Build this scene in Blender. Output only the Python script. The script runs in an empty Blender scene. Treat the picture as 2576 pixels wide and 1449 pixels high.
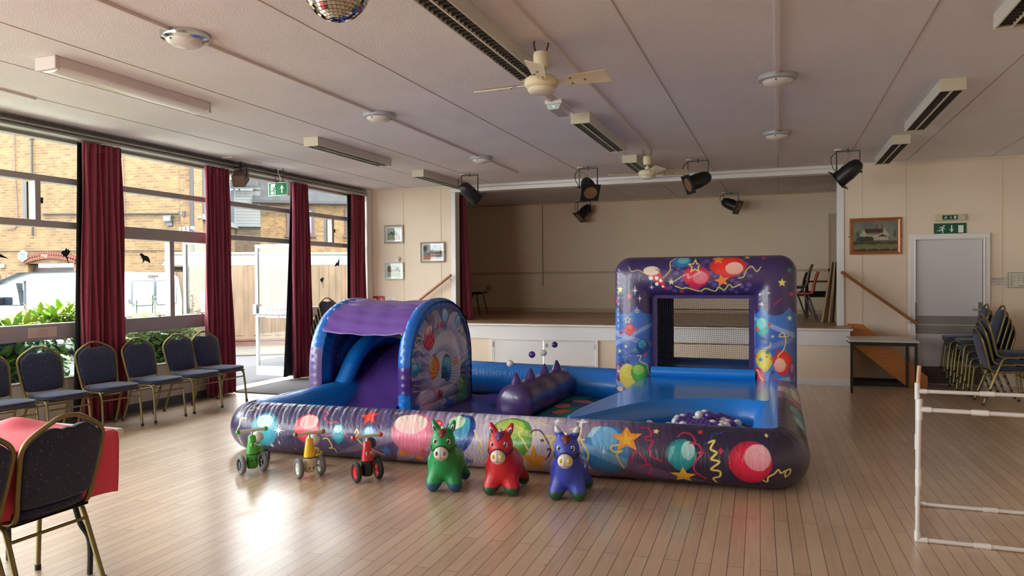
import bpy, bmesh, math, random
import numpy as np
from mathutils import Vector, Matrix
from math import sin, cos, pi, radians, sqrt, atan2
random.seed(7); rng=np.random.default_rng(7)
S=bpy.context.scene; C=S.collection
# ---------------------------------------------------------------- camera
cd=bpy.data.cameras.new('camera'); cam=bpy.data.objects.new('camera',cd); C.objects.link(cam); S.camera=cam
cd.sensor_width=36; cd.lens=36*1857.2/2576; cd.clip_start=.05; cd.clip_end=200
_y,_p,_r=radians(19.83),radians(.703),radians(-.418)
fw=Vector((-sin(_y)*cos(_p),cos(_y)*cos(_p),-sin(_p))); rt=Vector((cos(_y),sin(_y),0)); up=rt.cross(fw)
rt,up=cos(_r)*rt+sin(_r)*up,-sin(_r)*rt+cos(_r)*up
M=Matrix((rt,up,-fw)).transposed().to_4x4(); M.translation=(0,0,1.53); cam.matrix_world=M
# ---------------------------------------------------------------- light
S.view_settings.view_transform='Standard'; S.view_settings.look='None'; S.view_settings.gamma=1; S.view_settings.exposure=1.15
S.view_settings.use_curve_mapping=False
w=bpy.data.worlds.new('sky'); S.world=w; w.use_nodes=True
bg=w.node_tree.nodes['Background']; bg.inputs[0].default_value=(.96,.99,1.0,1); bg.inputs[1].default_value=6.6
def lamp(kind,name,loc,d,**k):
    l=bpy.data.lights.new(name,kind); o=bpy.data.objects.new(name,l); C.objects.link(o); o.location=loc
    o.rotation_euler=Vector(d).to_track_quat('-Z','Y').to_euler()
    for a,b in k.items(): setattr(l,a,b)
    return o
lamp('SUN','sun',(8,-8,20),(-.52,.42,-.95),energy=5.0,angle=radians(3),color=(1,.95,.86))
def portal(name,loc,d,sx,sy):
    o=lamp('AREA',name,loc,d,shape='RECTANGLE',size=sx,size_y=sy); o.data.cycles.is_portal=True
# portals only guide the sky light of the world through the openings
portal('window_portal',(-7.22,4.0,1.8),(1,0,0),15.0,2.7)
portal('rear_portal',(-5.25,-3.62,1.7),(0,1,0),2.2,2.6)
try:
    S.cycles.max_bounces=10; S.cycles.diffuse_bounces=6; S.cycles.transparent_max_bounces=16; S.cycles.caustics_reflective=False; S.cycles.caustics_refractive=False
    S.cycles.use_denoising=True; S.cycles.sample_clamp_indirect=8
except Exception: pass
# ---------------------------------------------------------------- materials
def lin(c): return tuple(((x/255)/12.92 if x<=10.3 else ((x/255+.055)/1.055)**2.4) for x in c[:3])
_M={}
def nodes(name):
    m=bpy.data.materials.new(name); m.use_nodes=True; nt=m.node_tree; b=nt.nodes['Principled BSDF']; return m,nt,b
def mat(name,col,rough=.5,metal=0,bump=0,bs=40,var=0,vs=6,coat=0,spec=.5,trans=0,stretch=None,emit=0,sheen=0):
    if name in _M: return _M[name]
    m,nt,b=nodes(name); c=lin(col)+(1,)
    b.inputs['Base Color'].default_value=c; b.inputs['Roughness'].default_value=rough; b.inputs['Metallic'].default_value=metal
    b.inputs['Specular IOR Level'].default_value=spec; b.inputs['Coat Weight'].default_value=coat; b.inputs['Coat Roughness'].default_value=.08
    b.inputs['Transmission Weight'].default_value=trans; b.inputs['Sheen Weight'].default_value=sheen
    if emit: b.inputs['Emission Color'].default_value=c; b.inputs['Emission Strength'].default_value=emit
    tc=nt.nodes.new('ShaderNodeTexCoord'); src=tc.outputs['Object']
    if stretch:
        mp=nt.nodes.new('ShaderNodeMapping'); mp.inputs['Scale'].default_value=stretch; nt.links.new(src,mp.inputs[0]); src=mp.outputs[0]
    if var:
        n=nt.nodes.new('ShaderNodeTexNoise'); n.inputs['Scale'].default_value=vs; n.inputs['Detail'].default_value=5; nt.links.new(src,n.inputs['Vector'])
        r=nt.nodes.new('ShaderNodeMapRange'); r.inputs[1].default_value=.3; r.inputs[2].default_value=.7; r.inputs[3].default_value=1-var; r.inputs[4].default_value=1+var*.6
        nt.links.new(n.outputs[0],r.inputs[0])
        v=nt.nodes.new('ShaderNodeVectorMath'); v.operation='SCALE'; v.inputs[0].default_value=c[:3]; nt.links.new(r.outputs[0],v.inputs['Scale']); nt.links.new(v.outputs[0],b.inputs['Base Color'])
    if bump:
        n=nt.nodes.new('ShaderNodeTexNoise'); n.inputs['Scale'].default_value=bs; n.inputs['Detail'].default_value=4; nt.links.new(src,n.inputs['Vector'])
        bp=nt.nodes.new('ShaderNodeBump'); bp.inputs['Strength'].default_value=bump; bp.inputs['Distance'].default_value=.01
        nt.links.new(n.outputs[0],bp.inputs['Height']); nt.links.new(bp.outputs[0],b.inputs['Normal'])
    _M[name]=m; return m
def vmat(name,rough=.3,bump=.25,bs=30,coat=.3,stretch=None):
    """colour comes from the printed artwork stored on the mesh"""
    m,nt,b=nodes(name); a=nt.nodes.new('ShaderNodeAttribute'); a.attribute_name='Print'; nt.links.new(a.outputs['Color'],b.inputs['Base Color'])
    b.inputs['Roughness'].default_value=rough; b.inputs['Coat Weight'].default_value=coat; b.inputs['Coat Roughness'].default_value=.15
    if bump:
        tc=nt.nodes.new('ShaderNodeTexCoord'); src=tc.outputs['Object']
        if stretch:
            mp=nt.nodes.new('ShaderNodeMapping'); mp.inputs['Scale'].default_value=stretch; nt.links.new(src,mp.inputs[0]); src=mp.outputs[0]
        n=nt.nodes.new('ShaderNodeTexNoise'); n.inputs['Scale'].default_value=bs; n.inputs['Detail'].default_value=3; n.inputs['Distortion'].default_value=.6; nt.links.new(src,n.inputs['Vector'])
        bp=nt.nodes.new('ShaderNodeBump'); bp.inputs['Strength'].default_value=bump; bp.inputs['Distance'].default_value=.02
        nt.links.new(n.outputs[0],bp.inputs['Height']); nt.links.new(bp.outputs[0],b.inputs['Normal'])
    return m
def planks(name,cols,bw,bh,rough,rot=0,mortar=.002,mcol=(60,40,28),bump=.15,coat=0,spec=.5,grain=.25):
    """boards running along local +X of the mapping; bw board length, bh board width"""
    m,nt,b=nodes(name); N=nt.nodes.new; L=nt.links.new
    tc=N('ShaderNodeTexCoord'); mp=N('ShaderNodeMapping'); mp.inputs['Rotation'].default_value=(0,0,rot); L(tc.outputs['Object'],mp.inputs[0])
    br=N('ShaderNodeTexBrick'); br.inputs['Scale'].default_value=1; br.inputs['Brick Width'].default_value=bw; br.inputs['Row Height'].default_value=bh
    br.inputs['Mortar Size'].default_value=mortar; br.inputs['Mortar Smooth'].default_value=.2; br.inputs['Bias'].default_value=0; br.offset=.37; br.offset_frequency=2
    br.inputs['Color1'].default_value=lin(cols[0])+(1,); br.inputs['Color2'].default_value=lin(cols[1])+(1,); br.inputs['Mortar'].default_value=lin(mcol)+(1,)
    L(mp.outputs[0],br.inputs['Vector'])
    m2=N('ShaderNodeMapping'); m2.inputs['Scale'].default_value=(1.5,22,1); L(mp.outputs[0],m2.inputs[0])
    n=N('ShaderNodeTexNoise'); n.inputs['Scale'].default_value=2.5; n.inputs['Detail'].default_value=6; n.inputs['Distortion'].default_value=.6; L(m2.outputs[0],n.inputs['Vector'])
    r=N('ShaderNodeMapRange'); r.inputs[1].default_value=.3; r.inputs[2].default_value=.7; r.inputs[3].default_value=1-grain; r.inputs[4].default_value=1+grain*.6; L(n.outputs[0],r.inputs[0])
    v=N('ShaderNodeVectorMath'); v.operation='SCALE'; L(br.outputs['Color'],v.inputs[0]); L(r.outputs[0],v.inputs['Scale'])
    # scuffs and wear
    n2=N('ShaderNodeTexNoise'); n2.inputs['Scale'].default_value=.9; n2.inputs['Detail'].default_value=7; L(tc.outputs['Object'],n2.inputs['Vector'])
    r2=N('ShaderNodeMapRange'); r2.inputs[1].default_value=.35; r2.inputs[2].default_value=.7; r2.inputs[3].default_value=.88; r2.inputs[4].default_value=1.1; L(n2.outputs[0],r2.inputs[0])
    v2=N('ShaderNodeVectorMath'); v2.operation='SCALE'; L(v.outputs[0],v2.inputs[0]); L(r2.outputs[0],v2.inputs['Scale'])
    n4=N('ShaderNodeTexNoise'); n4.inputs['Scale'].default_value=6.5; n4.inputs['Detail'].default_value=3; m4=N('ShaderNodeMapping'); m4.inputs['Scale'].default_value=(1,2.6,1); L(mp.outputs[0],m4.inputs[0]); L(m4.outputs[0],n4.inputs['Vector'])
    r4=N('ShaderNodeMapRange'); r4.inputs[1].default_value=.70; r4.inputs[2].default_value=.76; r4.inputs[3].default_value=1; r4.inputs[4].default_value=.62; L(n4.outputs[0],r4.inputs[0]); v4=N('ShaderNodeVectorMath'); v4.operation='SCALE'; L(v2.outputs[0],v4.inputs[0]); L(r4.outputs[0],v4.inputs['Scale']); L(v4.outputs[0],b.inputs['Base Color'])
    r3=N('ShaderNodeMapRange'); r3.inputs[3].default_value=rough*.75; r3.inputs[4].default_value=rough*1.25; L(n.outputs[0],r3.inputs[0]); L(r3.outputs[0],b.inputs['Roughness'])
    b.inputs['Specular IOR Level'].default_value=spec; b.inputs['Coat Weight'].default_value=coat; b.inputs['Coat Roughness'].default_value=.24
    bp=N('ShaderNodeBump'); bp.inputs['Strength'].default_value=bump; bp.inputs['Distance'].default_value=.003; L(br.outputs['Fac'],bp.inputs['Height']); bp.invert=True; L(bp.outputs[0],b.inputs['Normal'])
    return m
def bricks(name,c1,c2,mortar,bw=.225,bh=.075,ms=.006,axis='XZ',patch=None,rough=.9):
    m,nt,b=nodes(name); N=nt.nodes.new; L=nt.links.new
    tc=N('ShaderNodeTexCoord'); sp=N('ShaderNodeSeparateXYZ'); L(tc.outputs['Object'],sp.inputs[0]); cb=N('ShaderNodeCombineXYZ')
    ad=N('ShaderNodeMath'); L(sp.outputs[0],ad.inputs[0]); L(sp.outputs[1],ad.inputs[1]); L(ad.outputs[0],cb.inputs[0]); L(sp.outputs[2],cb.inputs[1])
    br=N('ShaderNodeTexBrick'); br.inputs['Scale'].default_value=1; br.inputs['Brick Width'].default_value=bw; br.inputs['Row Height'].default_value=bh; br.inputs['Mortar Size'].default_value=ms
    br.inputs['Color1'].default_value=lin(c1)+(1,); br.inputs['Color2'].default_value=lin(c2)+(1,); br.inputs['Mortar'].default_value=lin(mortar)+(1,); L(cb.outputs[0],br.inputs['Vector'])
    n=N('ShaderNodeTexNoise'); n.inputs['Scale'].default_value=2.2; n.inputs['Detail'].default_value=8; n.inputs['Roughness'].default_value=.7; L(cb.outputs[0],n.inputs['Vector'])
    r=N('ShaderNodeMapRange'); r.inputs[1].default_value=.3; r.inputs[2].default_value=.7; r.inputs[3].default_value=.72; r.inputs[4].default_value=1.2; L(n.outputs[0],r.inputs[0])
    v=N('ShaderNodeVectorMath'); v.operation='SCALE'; L(br.outputs['Color'],v.inputs[0]); L(r.outputs[0],v.inputs['Scale']); L(v.outputs[0],b.inputs['Base Color'])
    b.inputs['Roughness'].default_value=rough
    bp=N('ShaderNodeBump'); bp.inputs['Strength'].default_value=.4; bp.inputs['Distance'].default_value=.01; bp.invert=True; L(br.outputs['Fac'],bp.inputs['Height']); L(bp.outputs[0],b.inputs['Normal'])
    return m
def glassmat(name,tint=(250,252,251),refl=.10):
    m,nt,b=nodes(name); N=nt.nodes.new; L=nt.links.new; out=nt.nodes['Material Output']; nt.nodes.remove(b)
    t=N('ShaderNodeBsdfTransparent'); t.inputs[0].default_value=lin(tint)+(1,); g=N('ShaderNodeBsdfGlossy'); g.inputs['Roughness'].default_value=.02
    f=N('ShaderNodeLayerWeight'); pw_=N('ShaderNodeMath'); pw_.operation='POWER'; pw_.inputs[1].default_value=5; x=N('ShaderNodeMixShader'); mu=N('ShaderNodeMath'); mu.operation='MULTIPLY_ADD'; mu.inputs[1].default_value=.6; mu.inputs[2].default_value=refl*.25
    L(f.outputs['Facing'],pw_.inputs[0]); L(pw_.outputs[0],mu.inputs[0]); L(mu.outputs[0],x.inputs[0]); L(t.outputs[0],x.inputs[1]); L(g.outputs[0],x.inputs[2]); L(x.outputs[0],out.inputs[0]); return m
# ---------------------------------------------------------------- mesh builder
def V(*a): return Vector(a)
class MB:
    def __init__(s): s.v=[]; s.f=[]; s.mi=[]; s.m=0
    def add(s,vs,fs):
        o=len(s.v); s.v+= [tuple(x) for x in vs]; s.f+=[tuple(i+o for i in f) for f in fs]; s.mi+=[s.m]*len(fs); return s
    def box(s,c,d,r=None):
        s.k=getattr(s,'k',0)+1; e_=(s.k%9)*.00011; x,y,z=d[0]/2+e_,d[1]/2+e_,d[2]/2+e_
        vs=[Vector((a*x,b*y,e*z)) for a in(-1,1) for b in(-1,1) for e in(-1,1)]
        if r is not None: vs=[r@v for v in vs]
        vs=[v+Vector(c) for v in vs]
        return s.add(vs,[(0,1,3,2),(4,6,7,5),(0,4,5,1),(2,3,7,6),(0,2,6,4),(1,5,7,3)])
    def bb(s,x0,x1,y0,y1,z0,z1): return s.box(((x0+x1)/2,(y0+y1)/2,(z0+z1)/2),(abs(x1-x0),abs(y1-y0),abs(z1-z0)))
    def bar(s,a,b,w,h,upv=(0,0,1)):
        a,b=Vector(a),Vector(b); d=(b-a); l=d.length; z=d.normalized(); u=Vector(upv); x=z.cross(u)
        if x.length<1e-4: x=z.cross(Vector((1,0,0)))
        x.normalize(); y=x.cross(z); R=Matrix((x,y,z)).transposed()
        return s.box((a+b)/2,(w,h,l),R)
    def tube(s,pts,r,n=8,closed=False,cap=True,flat=1):
        P=[Vector(p) for p in pts]; m=len(P); rr=r if hasattr(r,'__len__') else [r]*m
        T=[]
        for i in range(m):
            a=P[(i-1)%m] if (closed or i>0) else P[i]; b=P[(i+1)%m] if (closed or i<m-1) else P[i]
            T.append((b-a).normalized())
        u=T[0].orthogonal().normalized(); vs=[]; 
        for i in range(m):
            u=(u-T[i]*u.dot(T[i]))
            if u.length<1e-5: u=T[i].orthogonal()
            u.normalize(); w=T[i].cross(u)
            for k in range(n):
                a=2*pi*k/n; vs.append(P[i]+(u*cos(a)+w*sin(a)*flat)*rr[i])
        fs=[]
        for i in range(m if closed else m-1):
            j=(i+1)%m
            for k in range(n):
                l=(k+1)%n; fs.append((i*n+k,i*n+l,j*n+l,j*n+k))
        if cap and not closed: fs.append(tuple(range(n-1,-1,-1))); fs.append(tuple((m-1)*n+k for k in range(n)))
        return s.add(vs,fs)
    def cyl(s,a,b,r,r2=None,n=16): return s.tube([a,b],[r,r if r2 is None else r2],n)
    def lathe(s,prof,c=(0,0,0),n=24,R=None,sx=1,sy=1,a0=0,a1=2*pi,cap=True):
        vs=[];m=len(prof); full=abs(a1-a0-2*pi)<1e-6; k_=n if full else n+1
        for r,z in prof:
            for k in range(k_):
                a=a0+(a1-a0)*k/n; v=Vector((r*cos(a)*sx,r*sin(a)*sy,z))
                if R is not None: v=R@v
                vs.append(v+Vector(c))
        fs=[]
        for i in range(m-1):
            for k in range(n):
                l=(k+1)%k_; fs.append((i*k_+k,i*k_+l,(i+1)*k_+l,(i+1)*k_+k))
        if full and cap:
            if prof[0][0]>1e-6: fs.append(tuple(range(k_-1,-1,-1)))
            if prof[-1][0]>1e-6: fs.append(tuple((m-1)*k_+k for k in range(k_)))
        return s.add(vs,fs)
    def ball(s,c,r,n=16,m=10,R=None):
        r=(r,r,r) if not hasattr(r,'__len__') else r
        vs=[];fs=[]
        for i in range(m+1):
            t=pi*i/m
            for k in range(n):
                a=2*pi*k/n; v=Vector((r[0]*sin(t)*cos(a),r[1]*sin(t)*sin(a),r[2]*cos(t)))
                if R is not None: v=R@v
                vs.append(v+Vector(c))
        for i in range(m):
            for k in range(n):
                l=(k+1)%n; fs.append((i*n+k,(i+1)*n+k,(i+1)*n+l,i*n+l))
        return s.add(vs,fs)
    def prism(s,out,ax,lo,hi,c=(0,0,0)):
        """outline (a,b) in the plane normal to axis ax, thickness lo..hi"""
        n=len(out); vs=[]
        for t in (lo,hi):
            for a,b in out:
                p={'x':(t,a,b),'y':(a,t,b),'z':(a,b,t)}[ax]; vs.append((p[0]+c[0],p[1]+c[1],p[2]+c[2]))
        fs=[tuple(range(n-1,-1,-1)),tuple(range(n,2*n))]+[(k,(k+1)%n,n+(k+1)%n,n+k) for k in range(n)]
        return s.add(vs,fs)
    def grid(s,fn,nu,nv,cu=False,cv=False):
        o=[fn(i/(nu if cu else nu-1),j/(nv if cv else nv-1)) for i in range(nu) for j in range(nv)]
        fs=[(i%nu*nv+j%nv,(i+1)%nu*nv+j%nv,(i+1)%nu*nv+(j+1)%nv,i%nu*nv+(j+1)%nv) for i in range(nu if cu else nu-1) for j in range(nv if cv else nv-1)]
        return s.add(o,fs)
    def build(s,name,m,parent=None,smooth=True,bev=0,ang=38,sub=0,loc=None,kind=None,label=None,fix=True,thick=0):
        me=bpy.data.meshes.new(name); me.from_pydata(s.v,[],s.f)
        ms=m if isinstance(m,(list,tuple)) else [m]
        for x in ms: me.materials.append(x)
        if len(ms)>1: me.polygons.foreach_set('material_index',s.mi)
        if fix:
            b=bmesh.new(); b.from_mesh(me); bmesh.ops.recalc_face_normals(b,faces=b.faces); b.to_mesh(me); b.free()
        if smooth:
            me.polygons.foreach_set('use_smooth',[True]*len(me.polygons))
            try: me.set_sharp_from_angle(angle=radians(ang))
            except Exception: pass
        me.update(); o=bpy.data.objects.new(name,me); C.objects.link(o)
        if parent is not None: o.parent=parent
        if loc: o.location=loc
        if bev: q=o.modifiers.new('edge','BEVEL'); q.width=bev; q.segments=2; q.limit_method='ANGLE'; q.angle_limit=radians(40)
        if sub: q=o.modifiers.new('smooth','SUBSURF'); q.levels=sub; q.render_levels=sub
        if thick: q=o.modifiers.new('cloth','SOLIDIFY'); q.thickness=thick; q.offset=0
        if kind: o['kind']=kind
        if label: o['label']=label
        return o
def tag(o,label,cat,group=None,kind=None):
    o['label']=label; o['category']=cat
    if group: o['group']=group
    if kind: o['kind']=kind
    return o
def thing(name,label,cat,loc=(0,0,0),rz=0,group=None):
    o=bpy.data.objects.new(name,None); C.objects.link(o); o.empty_display_size=.1; o.location=loc; o.rotation_euler=(0,0,rz); return tag(o,label,cat,group)
def dup(root,loc,rz=None,label=None,group=None,tilt=None):
    def cp(o,par):
        c=o.copy(); C.objects.link(c)
        if par is not None: c.parent=par
        for ch in [x for x in kids.get(o.name,[])]: cp(ch,c)
        return c
    kids={}
    for x in C.objects:
        if x.parent: kids.setdefault(x.parent.name,[]).append(x)
    r=cp(root,None); r.location=loc
    if rz is not None: r.rotation_euler=(0,0,rz)
    if tilt is not None: r.rotation_euler=tilt
    if label: r['label']=label
    if group: r['group']=group
    return r
def text(s,name,size,m,loc,rot,parent=None,ext=.001,sx=1):
    c=bpy.data.curves.new(name,'FONT'); c.body=s; c.size=size; c.extrude=ext; c.align_x='CENTER'; c.align_y='CENTER'; c.space_line=.95
    t=bpy.data.objects.new(name,c); C.objects.link(t); dg=bpy.context.evaluated_depsgraph_get(); me=bpy.data.meshes.new_from_object(t.evaluated_get(dg))
    bpy.data.objects.remove(t); me.materials.clear(); me.materials.append(m); o=bpy.data.objects.new(name,me); C.objects.link(o)
    o.location=loc; o.rotation_euler=rot; o.scale=(sx,1,1)
    if parent is not None: o.parent=parent
    return o
def smoothpath(pts,n=6,closed=False):
    P=[Vector(p) for p in pts]; m=len(P); out=[]
    for i in range(m if closed else m-1):
        g=lambda k:P[k%m] if closed else P[max(0,min(m-1,k))]
        a,b,c,d=g(i-1),g(i),g(i+1),g(i+2)
        for k in range(n):
            t=k/n; out.append(.5*((2*b)+(c-a)*t+(2*a-5*b+4*c-d)*t*t+(3*b-3*c+d-a)*t**3))
    if not closed: out.append(P[-1])
    return out
# ---------------------------------------------------------------- printed artwork
def paint(A,B,base,items):
    """A,B coordinates of each vertex on the sheet (metres); returns linear colours"""
    P=base.copy()
    def lay(m,c,al=1.0):
        w_=np.clip(m,0,1)[:,None]*al; P[:]=P*(1-w_)+np.array(lin(c))*w_ if not isinstance(c,np.ndarray) else P*(1-w_)+c*w_
    e=.0025
    for it in items:
        k=it[0]
        if k in 'bsked':
            x,y,rx,ry=it[1:5]; R=max(rx,ry)*1.6
            I=np.where((abs(A-x)<R)&(abs(B-y)<R))[0]
            if len(I)==0: continue
            a=(A[I]-x)/rx; b=(B[I]-y)/ry; s_=e/min(rx,ry)
            Q=P[I]
            def ly(m,c,al=1.0):
                w_=(np.clip(m,0,1)*al)[:,None]; Q[:]=Q*(1-w_)+(np.array(lin(c)) if not isinstance(c,np.ndarray) else c)*w_
            if k=='b':
                bb=np.where(b<0,b*.92,b); aa=a*(1+.35*np.clip(-b-.3,0,1))
                d=np.sqrt(aa*aa+bb*bb); c0=np.array(lin(it[5])); 
                sh=np.clip(1.12-.45*np.clip(d-.55,0,1)*2,.45,1.15)[:,None]
                ly((1-d)/s_*.5+.5,c0*sh)
                hx,hy,hw,hh=it[6]; d2=np.sqrt(((a-hx)/hw)**2+((b+hy)/hh)**2)
                ly(np.clip((1-d2)/.04,0,1)*(1-.45*np.clip((hy*-1-b)/hh*.5+.5,0,1)),it[7])
            elif k=='e': ly((1-np.sqrt(a*a+b*b))/s_*.5+.5,it[5])
            elif k=='d': ly((1-abs(a)-abs(b))/s_*.5+.5,it[5])
            elif k=='s':
                t=np.arctan2(a,b)+it[5]; t=np.abs((t+pi/5)%(2*pi/5)-pi/5); rr=np.sqrt(a*a+b*b)
                ri=.45; # star edge
                x1,y1=1.0,0.0; x2,y2=ri*cos(pi/5),ri*sin(pi/5); px_,py_=rr*np.cos(t),rr*np.sin(t)
                dd=((x2-x1)*(py_-y1)-(y2-y1)*(px_-x1))
                ly(dd/s_*.8+.5,it[6])
            elif k=='k':
                rr=np.sqrt(a*a+b*b)+1e-6; t=np.arctan2(b,a); t2=np.abs((t+pi/8)%(pi/4)-pi/8); wv=np.where((np.round(t/(pi/4)).astype(int)%2)==0,1.0,.6)
                ly(((1-rr/wv)*.10-np.sin(t2)*rr)/s_*.8+.35,it[5])
            P[I]=Q
        elif k=='l':
            pts=[(p.x,p.y) for p in smoothpath([(q[0],q[1],0) for q in it[1]],8)]; wd=it[2]*.55
            xs=[p[0] for p in pts]; ys=[p[1] for p in pts]
            I=np.where((A>min(xs)-.02)&(A<max(xs)+.02)&(B>min(ys)-.02)&(B<max(ys)+.02))[0]
            if len(I)==0: continue
            D=np.full(len(I),9.)
            for (x0,y0),(x1,y1) in zip(pts[:-1],pts[1:]):
                dx,dy=x1-x0,y1-y0; l2=dx*dx+dy*dy+1e-12; t=np.clip(((A[I]-x0)*dx+(B[I]-y0)*dy)/l2,0,1)
                D=np.minimum(D,np.hypot(A[I]-x0-t*dx,B[I]-y0-t*dy))
            w_=np.clip((wd-D)/e*.5+.5,0,1)[:,None]; P[I]=P[I]*(1-w_)+np.array(lin(it[3]))*w_
        elif k=='p':
            q=it[1]; sg=sum(q[i][0]*q[(i+1)%len(q)][1]-q[(i+1)%len(q)][0]*q[i][1] for i in range(len(q))); D=np.full(len(A),9.)
            for i in range(len(q)):
                x0,y0=q[i]; x1,y1=q[(i+1)%len(q)]; l=math.hypot(x1-x0,y1-y0)+1e-9
                D=np.minimum(D,((x1-x0)*(B-y0)-(y1-y0)*(A-x0))/l*(1 if sg>0 else -1))
            w_=(np.clip(D/e*.5+.5,0,1)*it[3])[:,None]; P=P*(1-w_)+np.array(lin(it[2]))*w_
    return P
def setcol(o,P):
    a=o.data.color_attributes.new('Print','FLOAT_COLOR','POINT'); n=len(o.data.vertices)
    c=np.ones((n,4),dtype=np.float32); c[:,:3]=P; a.data.foreach_set('color',c.ravel())
def verts(o):
    n=len(o.data.vertices); a=np.empty(n*3); o.data.vertices.foreach_get('co',a); return a.reshape(n,3)

# ================================================================ materials used around the hall
CREAM=mat('wall_cream',(228,211,190),.75,bump=.06,bs=60,var=.04,vs=1.5)
CEIL=mat('ceiling_paint',(228,225,230),.85,bump=.5,bs=95,var=.05,vs=1.2)
WHITE=mat('white_gloss',(226,224,224),.35,var=.03,vs=3)
WALLW=mat('white_wall',(214,211,205),.6)
METAL=mat('window_metal',(158,150,148),.4,metal=.1,var=.08,vs=4)
SILVER=mat('door_aluminium',(176,184,188),.32,metal=.6)
DARK=mat('black_metal',(22,22,24),.42)
BLACK=mat('black_plastic',(16,16,18),.5)
GOLD=mat('chair_gold',(134,120,76),.36,metal=.65,var=.1,vs=30)
GLASS=glassmat('window_glass')
PICGLASS=glassmat('picture_glass',(250,250,250),.12)
VELVET=mat('curtain_maroon',(124,36,56),.85,sheen=.25,bump=.15,bs=160)
LINING=mat('curtain_lining',(30,32,38),.95)
CONDUIT=mat('trunking_white',(224,216,212),.5)
FIT=mat('fitting_cream',(206,203,194),.45)
LOUVRE=mat('louvre_grey',(86,82,78),.35,metal=.5)
H=3.17; XL=-7.1; XR=3.46; YB=-3.5; YP=11.85; YS=11.24; YK=15.3
def struct(name,b,m,parent=None,**k):
    o=b.build(name,m,parent,smooth=k.pop('smooth',False),**k)
    if parent is None: o['kind']='structure'
    return o
# floor, ceiling
FLOOR=planks('floor_boards',((206,176,146),(189,157,127)),1.35,.083,.42,rot=-pi/2+radians(-1.3),mcol=(70,48,34),coat=1.0,spec=1.0,grain=.13)
b=MB(); b.bb(XL-.12,XR+.1,YB-.1,YP+.02,-.06,0); struct('floor',b,FLOOR)
b=MB(); b.bb(XL-.35,XR+.1,YB-.1,YK+.1,H,H+.12); ceil=struct('ceiling',b,CEIL)
JN=mat('ceiling_joint',(178,164,156),.8)
for x,y0,y1 in [(-6.2,YB,YP),(-5.4,YB,YP),(-4.6,YB,YP),(-2.85,YB,YK),(-1.9,YB,YK),(-.92,YB,YK),(0,10.4,YK),(.91,YB,YK),(1.72,YB,YP),(2.75,YB,YP)]:
    b=MB(); b.bb(x-.004,x+.004,y0+.01,y1,H-.003,H+.001); b.build('joint_strip',JN,ceil,smooth=False)
# hall walls
b=MB(); b.bb(XR,XR+.1,YB-.1,YP,0,H); struct('wall_right',b,CREAM)
b=MB(); b.bb(XL-.12,XR+.1,YB-.1,YB,0,.55); b.bb(XL-.12,XR+.1,YB-.1,YB,2.95,H); b.bb(XL-.12,XL+.8,YB-.1,YB,.55,2.95); b.bb(-4.2,XR+.1,YB-.1,YB,.55,2.95)
for x in(-5.2,): b.bb(x-.05,x+.05,YB-.1,YB,.55,2.95)
struct('wall_rear',b,CREAM)
# proscenium wall with its opening
OL,OR_,OT=-5.33,.84,3.05
b=MB(); b.bb(XL-.1,OL,YP,YP+.14,0,H); b.bb(OR_,XR+.1,YP,YP+.14,0,H); b.bb(OL,OR_,YP,YP+.14,OT+.05,H); pw=struct('wall_proscenium',b,CREAM)
b=MB(); b.bb(OL-.06,OL+.02,YP-.02,YP+.16,0,OT+.06); struct('trim_1',b,WHITE,bev=.004)
b=MB(); b.bb(OR_-.02,OR_+.07,YP-.02,YP+.16,.8,OT+.06); struct('trim_2',b,WHITE,bev=.004)
b=MB(); b.bb(OL-.06,OR_+.07,YP-.05,YP+.16,OT,OT+.06); b.bb(OL-.06,OR_+.07,YP-.03,YP,OT+.075,OT+.115); struct('trim_3',b,WHITE,bev=.003)
for x in(-6.34,-5.6,1.72,2.9,1.15):
    b=MB(); b.bb(x-.005,x+.005,YP-.004,YP+.01,0,H); b.build('joint_strip',mat('wall_joint',(214,198,172),.8),pw,smooth=False)
b=MB(); b.bb(XL,XL+.13,YP-.2,YP,0,H); struct('trim_4',b,WALLW,bev=.02)
b=MB(); b.bb(XL,OL,YP-.02,YP,0,.12); struct('baseboard_left',b,WHITE); b=MB(); b.bb(1.9,XR,YP-.02,YP,0,.12); struct('baseboard_right',b,WHITE)
b=MB(); b.bb(XL,XR,YP-.02,YP,H-.03,H); struct('trim_5',b,mat('cornice',(222,212,200),.6))
# stage
STG=planks('stage_boards',((172,136,104),(158,122,92)),1.6,.07,.4,rot=0,mcol=(70,50,36),coat=.1,grain=.2)
b=MB(); b.bb(XL,XR,YP+.14,YK,.70,.81); b.bb(OL+.02,OR_-.02,YP,YP+.14,.70,.81); b.bb(OL,.98,YS-.03,YP,.775,.81); struct('floor_stage',b,STG)
b=MB(); b.bb(XL-.1,XR+.1,YK,YK+.1,0,H); wb=struct('wall_stage_back',b,mat('stage_wall',(226,206,180),.75,bump=.06,bs=50,var=.04,vs=1))
b=MB(); b.bb(XL-.1,XL,YP+.14,YK,0,H); struct('wall_stage_left',b,CREAM); b=MB(); b.bb(XR,XR+.1,YP+.14,YK,0,H); struct('wall_stage_right',b,CREAM)
b=MB(); b.bb(XL,XR,YK-.015,YK,1.63,1.68); b.bb(XL,XR,YK-.015,YK,.81,.9); b.bb(XL,XR,YK-.02,YK,H-.035,H-.005); struct('trim_6',b,mat('stage_trim',(190,168,140),.6))
b=MB(); b.tube([(-4.8,YK-.012,H-.03),(-4.8,YK-.012,1.36)],.009,6); tag(b.build('wall_cable',mat('old_cable',(150,130,105),.6)),'thin painted cable running down the stage back wall','cable')
b=MB(); b.bb(-6.13,-6.0,YK-.02,YK,1.28,1.4); tag(b.build('wall_socket',mat('socket_beige',(176,158,132),.5),bev=.004),'beige square socket low on stage back wall','socket')
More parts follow.
